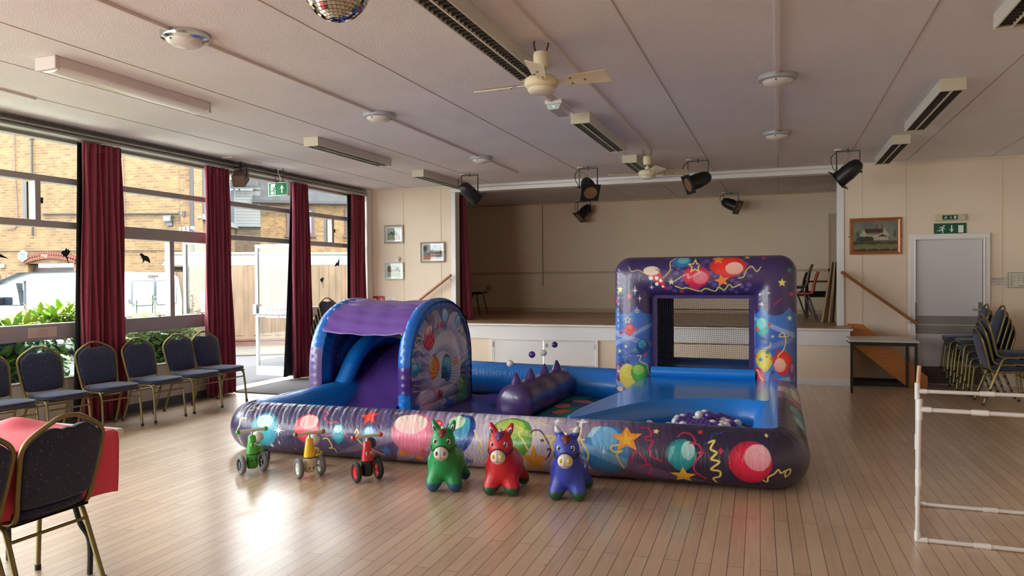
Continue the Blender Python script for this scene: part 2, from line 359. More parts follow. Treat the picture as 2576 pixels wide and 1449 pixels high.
b=MB(); b.bb(.9,.93,YK-.015,YK,.81,2.72); b.bb(.9,2.0,YK-.015,YK,2.70,2.73); b.bb(.93,1.98,YK-.008,YK,.81,2.7); struct('door_2',b,mat('stage_door',(188,166,136),.6))
# stage front
b=MB(); b.bb(OL,.94,YS,YS+.06,.56,.775); b.bb(OL,.97,YS-.035,YS+.02,.775,.8); struct('trim_7',b,WHITE,bev=.004)
b=MB(); b.bb(OL,-4.43,YS+.02,YS+.08,0,.56); b.bb(-2.64,.94,YS+.02,YS+.08,0,.56); b.bb(-4.43,-2.64,YS+.02,YS+.08,0,.14); b.bb(.88,.94,YS+.08,YP,0,.775); struct('wall_stage_front',b,CREAM)
b=MB(); b.bb(OL,.94,YS+.005,YS+.02,0,.10); struct('baseboard_stage',b,WHITE,bev=.003)
d=thing('cupboard','white double doored cupboard under the stage front','cupboard',(-3.535,YS+.03,0))
b=MB(); b.bb(-.90,-.86,-.04,.02,.14,.56); b.bb(.86,.90,-.04,.02,.14,.56); b.bb(-.90,.90,-.04,.02,.545,.56); b.bb(-.86,.86,0,.02,.14,.16); b.build('frame',WHITE,d,bev=.003)
for s in(-1,1):
    b=MB(); b.bb(s*.004,s*.855,-.022,0,.16,.543); q=b.build('door',WHITE,d,bev=.002)
    b=MB(); b.bb(s*.85-.008,s*.85+.008,-.034,-.02,.42,.5); b.build('hinge',mat('hinge_grey',(150,150,155),.4,.6),q)
    if s==1: b=MB(); b.bb(.03,.055,-.04,-.02,.44,.5); b.build('latch',mat('latch_white',(200,200,202),.4),q)
# ---------------------------------------------------------------- left window wall
# sill wall
SILL=mat('sill_panel',(200,192,178),.6,var=.08,vs=5,stretch=(1,6,1))
b=MB()
for y0,y1 in[(YB,8.2),(9.86,YP)]: b.bb(XL-.10,XL,y0,y1,.10,.50)
struct('wall_left',b,SILL)
b=MB()
for y0,y1 in[(YB,8.2),(9.86,YP)]: b.bb(XL-.12,XL+.012,y0,y1,0,.10)
struct('baseboard_window',b,mat('window_skirt',(84,88,78),.6,var=.2,vs=8),bev=.004)
b=MB(); b.bb(XL-.14,XL+.03,YB,YP,3.04,H); struct('trim_8',b,mat('head_board',(150,148,140),.5,var=.15,vs=14),bev=.004)
b=MB()
for z in(3.045,3.09): b.bb(XL+.03,XL+.16,YB,YP-.2,z,z+.014)
b.bb(XL+.10,XL+.115,YB,YP-.2,3.045,3.1); tag(b.build('curtain_track',mat('track_grey',(168,166,158),.4,.5)),'long grey metal curtain track along the top of the windows','curtain track')
def frame(b,y0,y1,z0,z1,w=.05,x0=XL-.09,x1=XL-.02):
    b.bb(x0,x1,y0,y1,z0,z0+w); b.bb(x0,x1,y0,y1,z1-w,z1); b.bb(x0,x1,y0,y0+w,z0,z1); b.bb(x0,x1,y1-w,y1,z0,z1)
def winbay(i,y0,y1,posts,upper=None,low=True,thick=.06):
    o=None
    b=MB(); t=.045
    b.bb(XL-.10,XL-.01,y0,y0+.05,.5,3.05); b.bb(XL-.10,XL-.01,y1-.05,y1,.5,3.05)
    for z0,z1 in((.5,.52),(.935,1.10),(2.10,2.10+thick+.01),(2.57,2.635),(3.01,3.05)): b.bb(XL-.11,XL,y0,y1,z0,z1)
    if i==2: b.bb(XL-.11,XL+.005,y0,y1,2.03,2.11)
    for p in posts: b.bb(XL-.09,XL-.005,p-.035,p+.035,1.09,2.11)
    if upper: b.bb(XL-.09,XL-.005,upper-.03,upper+.03,2.15,2.58)
    fr=b.build('window_%d'%i,METAL,smooth=False,bev=.004); fr['kind']='structure'
    for z0,z1 in((.52,.935),(1.10,2.10),(2.16,2.57),(2.635,3.01)):
        b=MB(); b.bb(XL-.062,XL-.054,y0+.05,y1-.05,z0,z1); b.build('pane',GLASS,fr,smooth=False)
    if i>0:
        for p in ([y0+.4,y0+.9,y1-.45] if i==2 else []):
            b=MB(); b.bb(XL-.01,XL+.015,p-.09,p+.09,1.115,1.123); b.bb(XL-.01,XL+.012,p-.012,p+.012,1.09,1.12); b.build('window_stay',SILVER,fr)
    if upper:
        b=MB(); b.bb(XL-.16,XL-.10,upper-.05,upper-.03,2.17,2.56); b.bb(XL-.02,XL+.01,upper+.03,upper+.045,2.34,2.40); b.build('opening_sash',DARK,fr)
    return fr
w0=winbay(4,YB+.05,.9,[-1.3]); w3=winbay(3,.95,3.35,[]); w1=winbay(1,3.4,6.05,[],upper=5.46); w2=winbay(2,6.1,8.15,[7.225]); w5=winbay(5,9.9,YP-.2,[],upper=10.77)
b=MB(); b.bb(XL-.012,XL+.004,5.33,5.64,.965,1.07); 
nb=b.build('window_notice',mat('faded_notice',(196,178,168),.7)); tag(nb,'small faded paper notice stuck on the window rail','notice')
for j,(zz,ww) in enumerate([(1.045,.10),(1.03,.14),(1.015,.12),(1.0,.16),(.985,.12)]):
    b=MB(); b.bb(XL+.004,XL+.0052,5.485-ww/2,5.485+ww/2,zz,zz+.004); b.build('text_line',mat('faded_text',(168,146,136),.7),nb,smooth=False)
# bird silhouettes on the glass
def bird(c,pts,label,sc=1):
    b=MB(); n=[(a*sc,z*sc) for a,z in pts]; b.prism(n,'x',-.0515,-.0505,(XL,c[0],c[1])); tag(b.build('bird_sticker',DARK,smooth=False),label,'sticker','black bird stickers on the window glass')
B1=[(-.06,.02),(-.035,.045),(0,.05),(.02,.09),(.035,.06),(.07,.07),(.06,.045),(.09,.05),(.06,.0),(.035,-.03),(.05,-.10),(.075,-.16),(.04,-.11),(.015,-.04),(-.02,-.03)]
B2=[(-.1,.07),(-.07,.09),(-.03,.07),(.0,.05),(.04,.05),(.08,.01),(.1,-.06),(.05,-.04),(.0,-.02),(-.06,-.07),(-.04,-.02),(-.07,.03)]
B3=[(.06,.09),(.065,.03),(.05,-.05),(.035,-.02),(-.07,-.04),(-.03,.01),(.02,.03)]
bird((5.79,1.83),B1,'black bird sticker diving beside the nearest maroon curtain',.78); bird((6.85,1.80),B2,'black bird sticker flying on the middle window glass',.8)
bird((10.95,1.81),B3,'upper black bird sticker on the window beyond the open door',1.15); bird((10.49,1.525),B1,'lower black bird sticker on the window beyond the open door',.8)
bird((5.06,1.80),[(.0,.03),(.06,.02),(-.04,.05),(-.14,.08),(-.14,-.02),(-.03,-.01),(.12,-.035)],'black swallow tailed bird sticker above the van bonnet window',1)
# door opening with a fixed frame and two open leaves
b=MB(); b.bb(XL-.11,XL,8.2,8.26,0,3.05); b.bb(XL-.11,XL,9.80,9.86,0,3.05); b.bb(XL-.11,XL,8.2,9.86,2.10,2.17); b.bb(XL-.11,XL,8.2,9.86,2.57,2.635); b.bb(XL-.11,XL,8.2,9.86,3.01,3.05)
fr=b.build('door_3',METAL,smooth=False,bev=.004); fr['kind']='structure'
for z0,z1 in((2.17,2.57),(2.635,3.01)):
    b=MB(); b.bb(XL-.062,XL-.054,8.26,9.80,z0,z1); b.build('pane',GLASS,fr,smooth=False)
def leaf(y,label,sign):
    t=thing('glazed_door',label,'door',(XL-.06,y,.01))
    b=MB(); W=.76
    b.bb(-W,0,-.022,.022,0,.15); b.bb(-W,0,-.022,.022,2.04,2.10); b.bb(-W,-W+.05,-.022,.022,0,2.10); b.bb(-.05,0,-.022,.022,0,2.10); b.bb(-W,0,-.02,.02,.94,1.10); b.build('frame',SILVER,t,bev=.004)
    for z0,z1 in((.15,.94),(1.10,2.04)):
        b=MB(); b.bb(-W+.05,-.05,-.004,.004,z0,z1); b.build('pane',GLASS,t,smooth=False)
    b=MB(); b.bb(-W-.01,-W+.05,-.07,-.02,.98,1.14); b.bb(-.07,-.01,-.07,-.02,.98,1.06); b.tube([(-W+.02,-.085,.985),(-.04,-.085,.985)],.014,8); b.build('push_bar',mat('bar_steel',(150,152,152),.3,.8),t)
    b=MB(); b.bb(-.56,-.08,-.028,-.021,.93,1.12); s=b.build('sign',mat('sign_white',(226,224,222),.5),t)
    RED=mat('sign_red',(176,44,52),.5)
    text('PUSH BAR',"lettering",.085,RED,(-.32,-.029,1.055),(pi/2,0,0),s); text('TO OPEN',"lettering",.075,RED,(-.32,-.029,.985),(pi/2,0,0),s)
    b=MB(); b.prism([(-.005,.0),(.005,0),(.005,-.02),(.015,-.02),(0,-.04),(-.015,-.02),(-.005,-.02)],'y',-.0302,-.028,(-.3,0,.965)); b.build('arrow',RED,s,smooth=False)
    return t
leaf(9.80,'glazed aluminium door swung open showing a red push bar sign',1)
t=thing('glazed_door','glazed aluminium door leaf open outside beyond the middle window','door',(XL-.06,8.27,.01))
b=MB(); W=.76; b.bb(-W,0,-.022,.022,0,.15); b.bb(-W,0,-.022,.022,2.04,2.10); b.bb(-W,-W+.05,-.022,.022,0,2.10); b.bb(-.05,0,-.022,.022,0,2.10); b.bb(-W,0,-.02,.02,.94,1.06); b.build('frame',SILVER,t,bev=.004)
for z0,z1 in((.15,.94),(1.06,2.04)):
    b=MB(); b.bb(-W+.05,-.05,-.004,.004,z0,z1); b.build('pane',GLASS,t,smooth=False)
b=MB(); b.bb(-.46,-.12,-.008,-.005,1.08,1.36); b.build('paper_notice',mat('pale_blue_paper',(196,222,228),.6),t)
# threshold and mat
b=MB(); b.bb(XL-.25,XL+.02,8.26,9.80,-.04,.012); struct('trim_9',b,mat('threshold',(190,182,168),.6,var=.1,vs=10),bev=.004)
b=MB(); b.box((-6.55,8.95,.008),(.95,1.45,.012)); tag(b.build('door_mat',mat('mat_charcoal',(78,76,78),.95,bump=.6,bs=220),bev=.003),'dark grey door mat on the floor inside the open door','mat')
# ---------------------------------------------------------------- outdoors
b=MB(); b.bb(-40,XL-.12,-12,45,-.16,-.06); struct('ground',b,mat('asphalt',(48,48,52),.9,bump=.3,bs=60,var=.08,vs=3))
b=MB(); b.bb(-14.5,-9.35,-12,7.6,-.062,-.05); struct('ground_bounce',b,mat('yard_bounce',(198,194,186),.9,var=.1,vs=2))  # unseen pale slab, added to bounce sunlight up into the hall
b=MB(); F0=Vector((-12.26,14.4,0)); fa=Vector((.84,.543,0)).normalized(); fn=Vector((fa.y,-fa.x,0))
def loc(O,a,s,n_,z): 
    nn=Vector((a.y,-a.x,0)); return Vector(O)+a*s+nn*n_+Vector((0,0,z))
def obox(b,O,a,s0,s1,n0,n1,z0,z1):
    R=Matrix((a,Vector((-a.y,a.x,0)),Vector((0,0,1)))).transposed(); c=loc(O,a,(s0+s1)/2,(n0+n1)/2,(z0+z1)/2); b.box(c,(abs(s1-s0),abs(n1-n0),abs(z1-z0)),R)
obox(b,F0,fa,-4,9,.05,2.3,-.06,-.03); struct('path',b,mat('paving',(56,54,48),.9,var=.12,vs=3,bump=.2,bs=30))
b=MB(); obox(b,F0,fa,-1,9,-.1,.12,-.06,.10); obox(b,F0,fa,-1,9,-.12,.14,.10,.15); struct('wall_plinth',b,bricks('red_brick',(68,37,29),(79,49,37),(70,62,54)))
FENCE=mat('fence_timber',(88,72,55),.85,var=.3,vs=5,stretch=(1,1,.25),bump=.25,bs=20)
t=thing('wooden_fence','tall weathered closeboard timber fence on a low brick plinth','fence',tuple(F0))
k=0; s=-1.0; random.seed(3)
rail=MB(); 
def rel(b):
    for i,v in enumerate(b.v): b.v[i]=(v[0]-F0.x,v[1]-F0.y,v[2]-F0.z)
    return b
while s<8.8:
    b=MB(); wd=random.uniform(.085,.125); zt=1.9+random.uniform(-.015,.015); off=random.choice((0,.012,.02)); obox(b,F0,fa,s+.002,s+wd,.02+off,.045+off,.22,zt); rel(b)
    q=b.build('fence_board',FENCE,t,smooth=False); s+=wd-.004 if k%2 else wd; k+=1
obox(rail,F0,fa,-1,8.8,-.02,.05,.15,.30); obox(rail,F0,fa,-1,8.8,-.05,.01,1.5,1.6); rel(rail).build('rail',FENCE,t,smooth=False)
G0=Vector((-13.15,13.82,0)); ga=Vector((-.995,.08,0)).normalized(); t2=thing('wooden_fence','lower timber fence between the van and the brick building','fence',tuple(G0)); s=0; k=0
while s<10.5:
    b=MB(); wd=random.uniform(.09,.125); R2=Matrix((ga,Vector((-ga.y,ga.x,0)),Vector((0,0,1)))).transposed(); c=ga*(s+wd/2)+Vector((0,-.02*(k%2),.86)); b.box(c,(wd-.004,.025,1.78+random.uniform(-.02,.02)),R2); b.build('fence_board',FENCE,t2,smooth=False); s+=wd; k+=1
# low shed roof behind the fence
b=MB(); obox(b,F0,fa,-1.6,7.5,-1.6,-.6,0,1.98)
tag(b.build('garden_shed',mat('shed_wall',(70,62,44),.9),smooth=False),'low shed with pale roof peeping over the timber fence','shed')
b=MB(); P=[loc(F0,fa,-1.7,-.35,1.88),loc(F0,fa,7.6,-.35,1.88),loc(F0,fa,7.6,-1.3,2.16),loc(F0,fa,-1.7,-1.3,2.16)]; b.add([tuple(p) for p in P]+[tuple(p+Vector((0,0,.04))) for p in P],[(0,1,2,3),(7,6,5,4),(0,4,5,1),(1,5,6,2),(2,6,7,3),(3,7,4,0)])
sr=b.build('roof',mat('shed_roof',(70,66,54),.8,var=.1,vs=4),bpy.data.objects['garden_shed'],smooth=False)
b=MB(); b.tube([loc(F0,fa,-1.7,-1.32,2.2),loc(F0,fa,7.6,-1.32,2.2)],.07,8); b.build('ridge_flashing',mat('lead_grey',(54,55,60),.6),bpy.data.objects['garden_shed'])
# brick building
BR=bricks('yellow_brick',(99,76,45),(80,58,35),(93,80,58),bw=.26,bh=.085,ms=.012)
BO=Vector((-16.35,17.5,0)); ba=Vector((.991,.13,0)).normalized()
bt=thing('brick_building','tall yellow stock brick building behind the white van','building',tuple(BO))
def relO(b,O):
    b.v=[(v[0]-O.x,v[1]-O.y,v[2]-O.z) for v in b.v]; return b
def bpart(name,m,boxes,O=BO,a=ba,par=bt,**k):
    b=MB()
    for q in boxes: obox(b,O,a,*q)
    return relO(b,O).build(name,m,par,smooth=False,**k)
bpart('wall',BR,[(-24,-5.95,-.4,0,-.1,11),(-4.25,0,-.4,0,-.1,11),(-5.95,-4.25,-.4,0,2.12,11)])
bpart('door_opening',mat('dark_maroon_door',(37,16,16),.6),[(-5.95,-4.25,-.25,-.2,-.1,2.0)])
b=MB(); ARC=mat('arch_brick',(81,40,24),.85)
for k in range(22):
    a_=radians(70+40*(k+.5)/22); r=2.75; cx=-5.1; cz=2.1+.22-2.75
    for rr,wd in((r,.1),(r+.12,.1)):
        c=loc(BO,ba,cx-rr*cos(a_)*-1*-1,.03,cz+rr*sin(a_)); R=Matrix((ba,Vector((-ba.y,ba.x,0)),Vector((0,0,1)))).transposed()@Matrix.Rotation(-(a_-pi/2),3,'Y'); b.box(c,(.075,.06,.108),R)
relO(b,BO).build('brick_arch',ARC,bt,smooth=False)
PIPE=mat('dark_pipe',(24,24,26),.6)
b=MB(); b.tube([loc(BO,ba,-5.68,.06,5.95),loc(BO,ba,-5.7,.06,3.0)],.03,8); b.tube([loc(BO,ba,-5.68,.06,6.0),loc(BO,ba,-5.68,.06,6.08)],.06,8); b.tube([loc(BO,ba,-5.3,.05,3.66),loc(BO,ba,-.4,.05,3.55)],.028,6); b.tube([loc(BO,ba,-.02,.08,-.1),loc(BO,ba,-.02,.08,8)],.05,8); relO(b,BO).build('pipework',PIPE,bt)
b=MB(); b.tube(smoothpath([loc(BO,ba,-7.2,.03,2.55),loc(BO,ba,-3,.03,2.5),loc(BO,ba,-.1,.03,2.46)]),.015,5); b.tube(smoothpath([loc(BO,ba,-6.4,.03,7.5),loc(BO,ba,-6.35,.03,5),loc(BO,ba,-6.3,.03,3.4),loc(BO,ba,-6.7,.03,3.25)]),.014,5); b.tube([loc(BO,ba,-2.45,.03,6.6),loc(BO,ba,-2.35,.03,3)],.012,5); relO(b,BO).build('wall_cable',mat('pink_cable',(79,62,54),.7),bt)
b=MB(); obox(b,BO,ba,-5.4,-5.05-.1,0,.06,2.3,2.4); obox(b,BO,ba,-6.95,-6.8,0,.05,2.0,2.12); relO(b,BO).build('bulkhead_lamp',mat('lamp_pale',(94,92,87),.5),bt)
b=MB(); R=Matrix((ba,Vector((-ba.y,ba.x,0)),Vector((0,0,1)))).transposed()
c=loc(BO,ba,-6.06,0,2.36); q=[(cos(pi/2+i*pi/3)*.19,sin(pi/2+i*pi/3)*.19) for i in range(6)]; vs=[]; 
for n_ in(.09,.0):
    for x_,z_ in q: vs.append(loc(c,ba,x_,n_,z_))
b.add(vs,[tuple(range(6)),tuple(range(11,5,-1))]+[(i,(i+1)%6,6+(i+1)%6,6+i) for i in range(6)]); al=relO(b,BO).build('alarm_box',mat('alarm_white',(96,98,99),.4),bt)
AT=mat('alarm_text',(28,36,54),.5); ang=atan2(ba.y,ba.x)
for s_,sz,dz in(('TIMBALL',.075,.06),('SECURITY',.05,.0)):
    p=loc(c,ba,0,.093,dz)-BO; text(s_,'lettering',sz,AT,tuple(p),(pi/2,0,ang),bt)
b=MB(); 
for x_,z_ in((-.07,-.06),(.07,-.06),(-.07,-.12),(.07,-.12),(0,-.09)): obox(b,c,ba,x_-.02,x_+.02,.09,.094,z_-.012,z_+.012)
relO(b,BO).build('emblem',AT,bt,smooth=False)
b=MB(); obox(b,BO,ba,-.95,-.68,.05,.16,3.32,3.5); obox(b,BO,ba,-.9,-.72,0,.05,3.2,3.4); relO(b,BO).build('floodlight',mat('flood_grey',(49,51,52),.4),bt,smooth=False)
b=MB(); obox(b,BO,ba,-.92,-.71,.16,.17,3.34,3.46); relO(b,BO).build('floodlight_lens',mat('lens_pale',(95,96,94),.3),bt,smooth=False)
b=MB(); obox(b,BO,ba,-.45,-.25,0,.1,3.45,3.62); relO(b,BO).build('junction_box',PIPE,bt,smooth=False)
b=MB(); 
for s_ in(-.45,-.33,-.2): obox(b,BO,ba,s_,s_+.09,0,.1,2.98,3.16)
b.ball(loc(BO,ba,.02,.12,3.1),.07,10,6); b.tube([loc(BO,ba,-.02,.1,3.12),loc(BO,ba,.12,.2,3.06)],.045,8); relO(b,BO).build('security_cameras',mat('camera_white',(98,99,99),.4),bt,smooth=False)
# side of that building with the white windows and the jettied clad bay
ca=Vector((-.45,.89,0)).normalized()
bpart('side_wall',bricks('side_brick',(93,72,47),(72,54,33),(95,82,63)),[(0,5.6,-.4,0,-.1,7)],a=Vector((-ca.x,-ca.y,0))) if False else None
def spart(name,m,boxes,**k):
    b=MB()
    for (s0,s1,n0,n1,z0,z1) in boxes:
        R2=Matrix((ca,Vector((-ca.y,ca.x,0)),Vector((0,0,1)))).transposed(); nn=Vector((ca.y,-ca.x,0)); c=BO+ca*(s0+s1)/2+nn*(n0+n1)/2+Vector((0,0,(z0+z1)/2)); b.box(c,(abs(s1-s0),abs(n1-n0),abs(z1-z0)),R2)
    return relO(b,BO).build(name,m,bt,smooth=False,**k)
spart('side_wall',bricks('side_brick',(93,72,47),(72,54,33),(95,82,63)),[(0.02,5.8,-.4,0,-.1,6)])
UP=mat('upvc_white',(96,98,99),.4); PANE=mat('window_reflection',(62,70,76),.12,metal=.3)
for s0,s1 in((.25,1.7),(3.9,5.5)):
    fr_=spart('window',UP,[(s0,s1,0,.06,3.5,3.6),(s0,s1,0,.06,5.1,5.2),(s0,s0+.1,0,.06,3.5,5.2),(s1-.1,s1,0,.06,3.5,5.2),((s0+s1)/2-.05,(s0+s1)/2+.05,0,.06,3.5,5.2),(s0-.1,s1+.1,0,.12,3.42,3.5)])
    b=MB(); R2=Matrix((ca,Vector((-ca.y,ca.x,0)),Vector((0,0,1)))).transposed(); nn=Vector((ca.y,-ca.x,0)); c=BO+ca*(s0+s1)/2+nn*.02+Vector((0,0,4.35)); b.box(c,(s1-s0-.15,.02,1.55),R2); b=relO(b,BO); b.build('pane',PANE,fr_,smooth=False)
# slate roofed house
HO=Vector((-17.77,22.34,0)); ha=Vector((.834,.552,0)).normalized()
ht=thing('slate_roofed_house','yellow brick house with grey slate roof beyond the timber fence','house',tuple(HO))
hp=lambda name,m,bx,par=None,**k: bpart(name,m,bx,HO,ha,par or ht,**k)
hp('wall',bricks('house_brick',(99,76,44),(76,55,31),(101,88,66)),[(-.3,9,-2,0,-.1,4.45)])
hp('clad_bay',bricks('dark_brick',(62,51,33),(44,36,24),(62,55,43)),[(-1.35,-.05,-3,.05,-.1,3.5)])  # darker brick below the white cladding
CL=mat('white_cladding',(81,83,84),.5)
for i in range(11): hp('clad_bay',CL,[(-1.35,-.05,-3,.12+.015*(i%2),3.5+i*.118,3.5+(i+1)*.118-.006)]) if False else None
b=MB()
for i in range(12):
    z0=3.5+i*.108; obox(b,HO,ha,-1.2,-.04,.05,.14,z0,z0+.1)
relO(b,HO).build('cladding',CL,ht,smooth=False); hp('cladding_back',mat('clad_shadow',(79,80,82),.6),[(-1.22,-.03,-2.9,.10,3.48,4.82)])
SL=bricks('slate',(43,44,49),(33,36,40),(25,27,30),bw=.32,bh=.22,ms=.006)
def slope(name,s0,s1,n0,z0,n1,z1,m,par=ht):
    b=MB(); P=[loc(HO,ha,s0,n0,z0),loc(HO,ha,s1,n0,z0),loc(HO,ha,s1,n1,z1),loc(HO,ha,s0,n1,z1)]; b.add([tuple(p) for p in P]+[tuple(p-Vector((0,0,.1))) for p in P],[(0,1,2,3),(7,6,5,4),(0,4,5,1),(1,5,6,2),(2,6,7,3),(3,7,4,0)]); return relO(b,HO).build(name,m,par,smooth=False)
slope('roof',-.3,9.2,.25,4.42,-1.3,7.4,SL); slope('bay_roof',-2.4,-.1,.3,4.95,-1.2,7.6,SL)
hp('gutter',PIPE,[(-.3,9.2,.2,.32,4.36,4.46)]); hp('bay_gutter',mat('fascia_white',(94,95,96),.5),[(-1.5,-.02,.16,.3,4.84,4.95)]); hp('bay_gutter',PIPE,[(-1.5,0,.28,.38,4.92,5.0)])
MAR=mat('maroon_frame',(39,17,20),.5)
for s0,s1 in((.88,1.85),(2.98,3.95)):
    f_=hp('window',MAR,[(s0,s1,0,.07,3.2,3.28),(s0,s1,0,.07,4.12,4.2),(s0,s0+.09,0,.07,3.2,4.2),(s1-.09,s1,0,.07,3.2,4.2),(s0-.08,s1+.08,0,.12,3.13,3.2)])
    b=MB(); obox(b,HO,ha,s0+.05,s1-.05,0,.03,3.25,4.15); relO(b,HO).build('pane',mat('sky_pane',(62,72,91),.1,metal=.3),f_,smooth=False)
# planter beds with hedges
def leafhedge(name,label,x0,x1,y0,y1,zt,n,m1,size,seed,spread=.25,cat='hedge'):
    r=np.random.default_rng(seed); b=MB(); core=MB()
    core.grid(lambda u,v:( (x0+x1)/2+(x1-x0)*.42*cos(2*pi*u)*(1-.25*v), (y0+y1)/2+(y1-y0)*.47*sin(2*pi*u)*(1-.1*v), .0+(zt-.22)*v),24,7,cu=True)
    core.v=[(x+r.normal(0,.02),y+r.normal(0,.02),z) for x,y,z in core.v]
    nm=len(m1)
    for i in range(n):
        b.m=int(r.integers(0,nm)); y=r.uniform(y0,y1); x=x1-abs(r.normal(0,.35))*(x1-x0) if r.random()<.65 else r.uniform(x0,x1); x=max(x0,x)
        top=zt*(1+.06*sin(y*5+x*3)); z=top-abs(r.normal(0,.12)) if r.random()<.45 else r.uniform(.02,top)
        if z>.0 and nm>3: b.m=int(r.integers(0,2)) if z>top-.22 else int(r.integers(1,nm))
        a=r.uniform(0,2*pi); el=r.uniform(-.3,1.2); L_=size*r.uniform(.7,1.3); W_=L_*spread; d=Vector((cos(a)*cos(el),sin(a)*cos(el),sin(el))); sd=d.cross(Vector((0,0,1))).normalized(); nn=sd.cross(d); p=Vector((x,y,z))
        q=[p,p+d*L_*.35+sd*W_,p+d*L_*.7+sd*W_*.8-nn*.01,p+d*L_-nn*L_*.15,p+d*L_*.7-sd*W_*.8-nn*.01,p+d*L_*.35-sd*W_,p+d*L_*.5+nn*-.012]
        b.add([tuple(v) for v in q],[(0,1,6),(1,2,6),(2,3,6),(3,4,6),(4,5,6),(5,0,6)])
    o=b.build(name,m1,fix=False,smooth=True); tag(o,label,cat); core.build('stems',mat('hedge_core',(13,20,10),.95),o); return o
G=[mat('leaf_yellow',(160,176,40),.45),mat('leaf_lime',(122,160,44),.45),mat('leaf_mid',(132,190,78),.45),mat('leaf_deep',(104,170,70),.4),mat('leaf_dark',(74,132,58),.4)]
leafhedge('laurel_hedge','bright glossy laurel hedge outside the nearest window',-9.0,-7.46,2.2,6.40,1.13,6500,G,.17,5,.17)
G2=[mat('leaf_cream',(216,220,188),.5),mat('leaf_pale',(176,200,134),.5),mat('leaf_mid',(132,190,78),.45),mat('leaf_deep',(104,170,70),.4)]
leafhedge('variegated_shrub','pale variegated shrub outside the middle window behind the chairs',-8.6,-7.44,6.82,8.05,1.02,5200,G2,.07,8,.33,'shrub')
b=MB(); r_=np.random.default_rng(4)
for i in range(5):
    p=Vector((-8.2+r_.normal(0,.2),6.9+i*.25,.8)); q=p+Vector((r_.normal(0,.03),0,.42+r_.uniform(0,.12))); b.m=0; b.tube([p,q],.006,5)
    for k in range(12):
        z=.15+.85*k/12; c=p.lerp(q,z); a=k*2.4; d=Vector((cos(a),sin(a),.5)).normalized()*.07; s_=d.cross(Vector((0,0,1))).normalized()*.018; b.m=1; b.add([c,c+d*.5+s_,c+d,c+d*.5-s_],[(0,1,2,3)])
tag(b.build('tall_sprigs',[mat('sprig_stem',(36,44,24),.7),G[2]],fix=False),'tall leafy sprigs rising above the pale shrub','plant')
b=MB(); b.bb(-9.3,-7.3,2.0,8.15,-.1,.02); tag(b.build('planting_bed',mat('soil',(28,22,16),.95,bump=.5,bs=40)),'strip of dark soil under the hedge outside the windows','planting bed')
# van
VW=mat('van_white',(128,132,136),.3,coat=.5); VG=mat('van_glass',(24,34,43),.08,coat=.6); VP=mat('van_trim',(13,14,16),.5); VL=mat('van_line',(79,83,88),.5)
vo=Vector((-12.52,11.44,-.1)); va=Vector((.991,.13,0)).normalized(); vn=Vector((va.y,-va.x,0))
vt=thing('white_van','plain white panel van parked outside with its back towards the fence','van',tuple(vo),atan2(va.y,va.x))
# local: x = forward is -x, y: side facing hall at y=0, far side y=1.8 ; origin rear near corner
prof=[(0,.35),(.02,.5),(.03,1.2),(-.06,1.72),(-.25,1.83),(-1.4,1.86),(-2.6,1.84),(-3.1,1.66),(-3.75,1.12),(-4.5,.98),(-4.72,.8),(-4.75,.35)]
b=MB()
def vsec(t,inset):
    return [(x*(1-.0*inset) , z - (.10*inset if z>1.2 else 0)) for x,z in t]
ys=[(0.06,1),( -.0,.35),(-.0,0),(1.78,0),(1.78,.35),(1.72,1)]
n=len(prof); vs=[]
Yl=[.12,.03,.0,.0,1.8,1.8,1.77,1.68]
Z=lambda z,k:z
for yi,(y,ins) in enumerate([(.14,1),(.04,.4),(0,0),(1.8,0),(1.76,.4),(1.66,1)]):
    for x,z in prof:
        sc=ins*.05; top=max(0,(z-1.0))/.86
        yy=y if False else ( .0+.14*top*ins+ .05*ins if y<.9 else 1.8-.14*top*ins-.05*ins)
        vs.append((x*(1-.012*ins),yy,z if z<1.3 else z-.02*ins*0))
fs=[]
for i in range(5):
    for k in range(n): fs.append((i*n+k,(i+1)*n+k,(i+1)*n+(k+1)%n,i*n+(k+1)%n))
fs.append(tuple(range(n))); fs.append(tuple(range(6*n-1,5*n-1,-1)))
b.add(vs,fs); b.build('body',VW,vt,ang=50,bev=.03)
b=MB(); b.prism([(-2.5,1.15),(-2.62,1.62),(-3.05,1.58),(-3.55,1.15)],'y',-.012,.25); b.build('side_window',VG,vt,bev=.01)
b=MB(); b.prism([(-1.0,.45),(-1.0,1.66),(-2.42,1.66),(-2.42,.45),(-2.43,.45),(-2.43,1.675),(-.985,1.675),(-.985,.45)],'y',-.008,.05); b.bb(-1.02,-.12,-.009,.01,1.5,1.507); b.build('panel_seam',VL,vt,smooth=False)
b=MB(); 
def rr(x0,x1,z0,z1,r=.07,n=5):
    o=[]
    for cx,cz,a in((x1-r,z1-r,0),(x0+r,z1-r,90),(x0+r,z0+r,180),(x1-r,z0+r,270)):
        for i in range(n+1): t=radians(a+90*i/n); o.append((cx+r*cos(t),cz+r*sin(t)))
    return o
for y0,y1 in((.2,.86),(.92,1.6)):
    o=rr(y0,y1,1.12,1.66); i_=rr(y0+.02,y1-.02,1.14,1.64,.055); m_=len(o)
    vs=[(.035,a,z) for a,z in o]+[(.035,a,z) for a,z in i_]+[(.02,a,z) for a,z in o]+[(.02,a,z) for a,z in i_]
    b.add(vs,[(k,(k+1)%m_,m_+(k+1)%m_,m_+k) for k in range(m_)]+[(k,2*m_+k,2*m_+(k+1)%m_,(k+1)%m_) for k in range(m_)])
b.bb(.02,.04,.885,.892,.4,1.75); b.build('rear_door_panel',mat('van_panel_line',(72,79,86),.4),vt,smooth=False)
b=MB(); b.bb(-.06,.02,.78,1.02,1.73,1.76); b.build('brake_light',mat('brake_red',(49,10,12),.3),vt)
b=MB(); b.bb(.03,.05,.1,.2,1.2,1.27); b.build('door_handle',VL,vt)
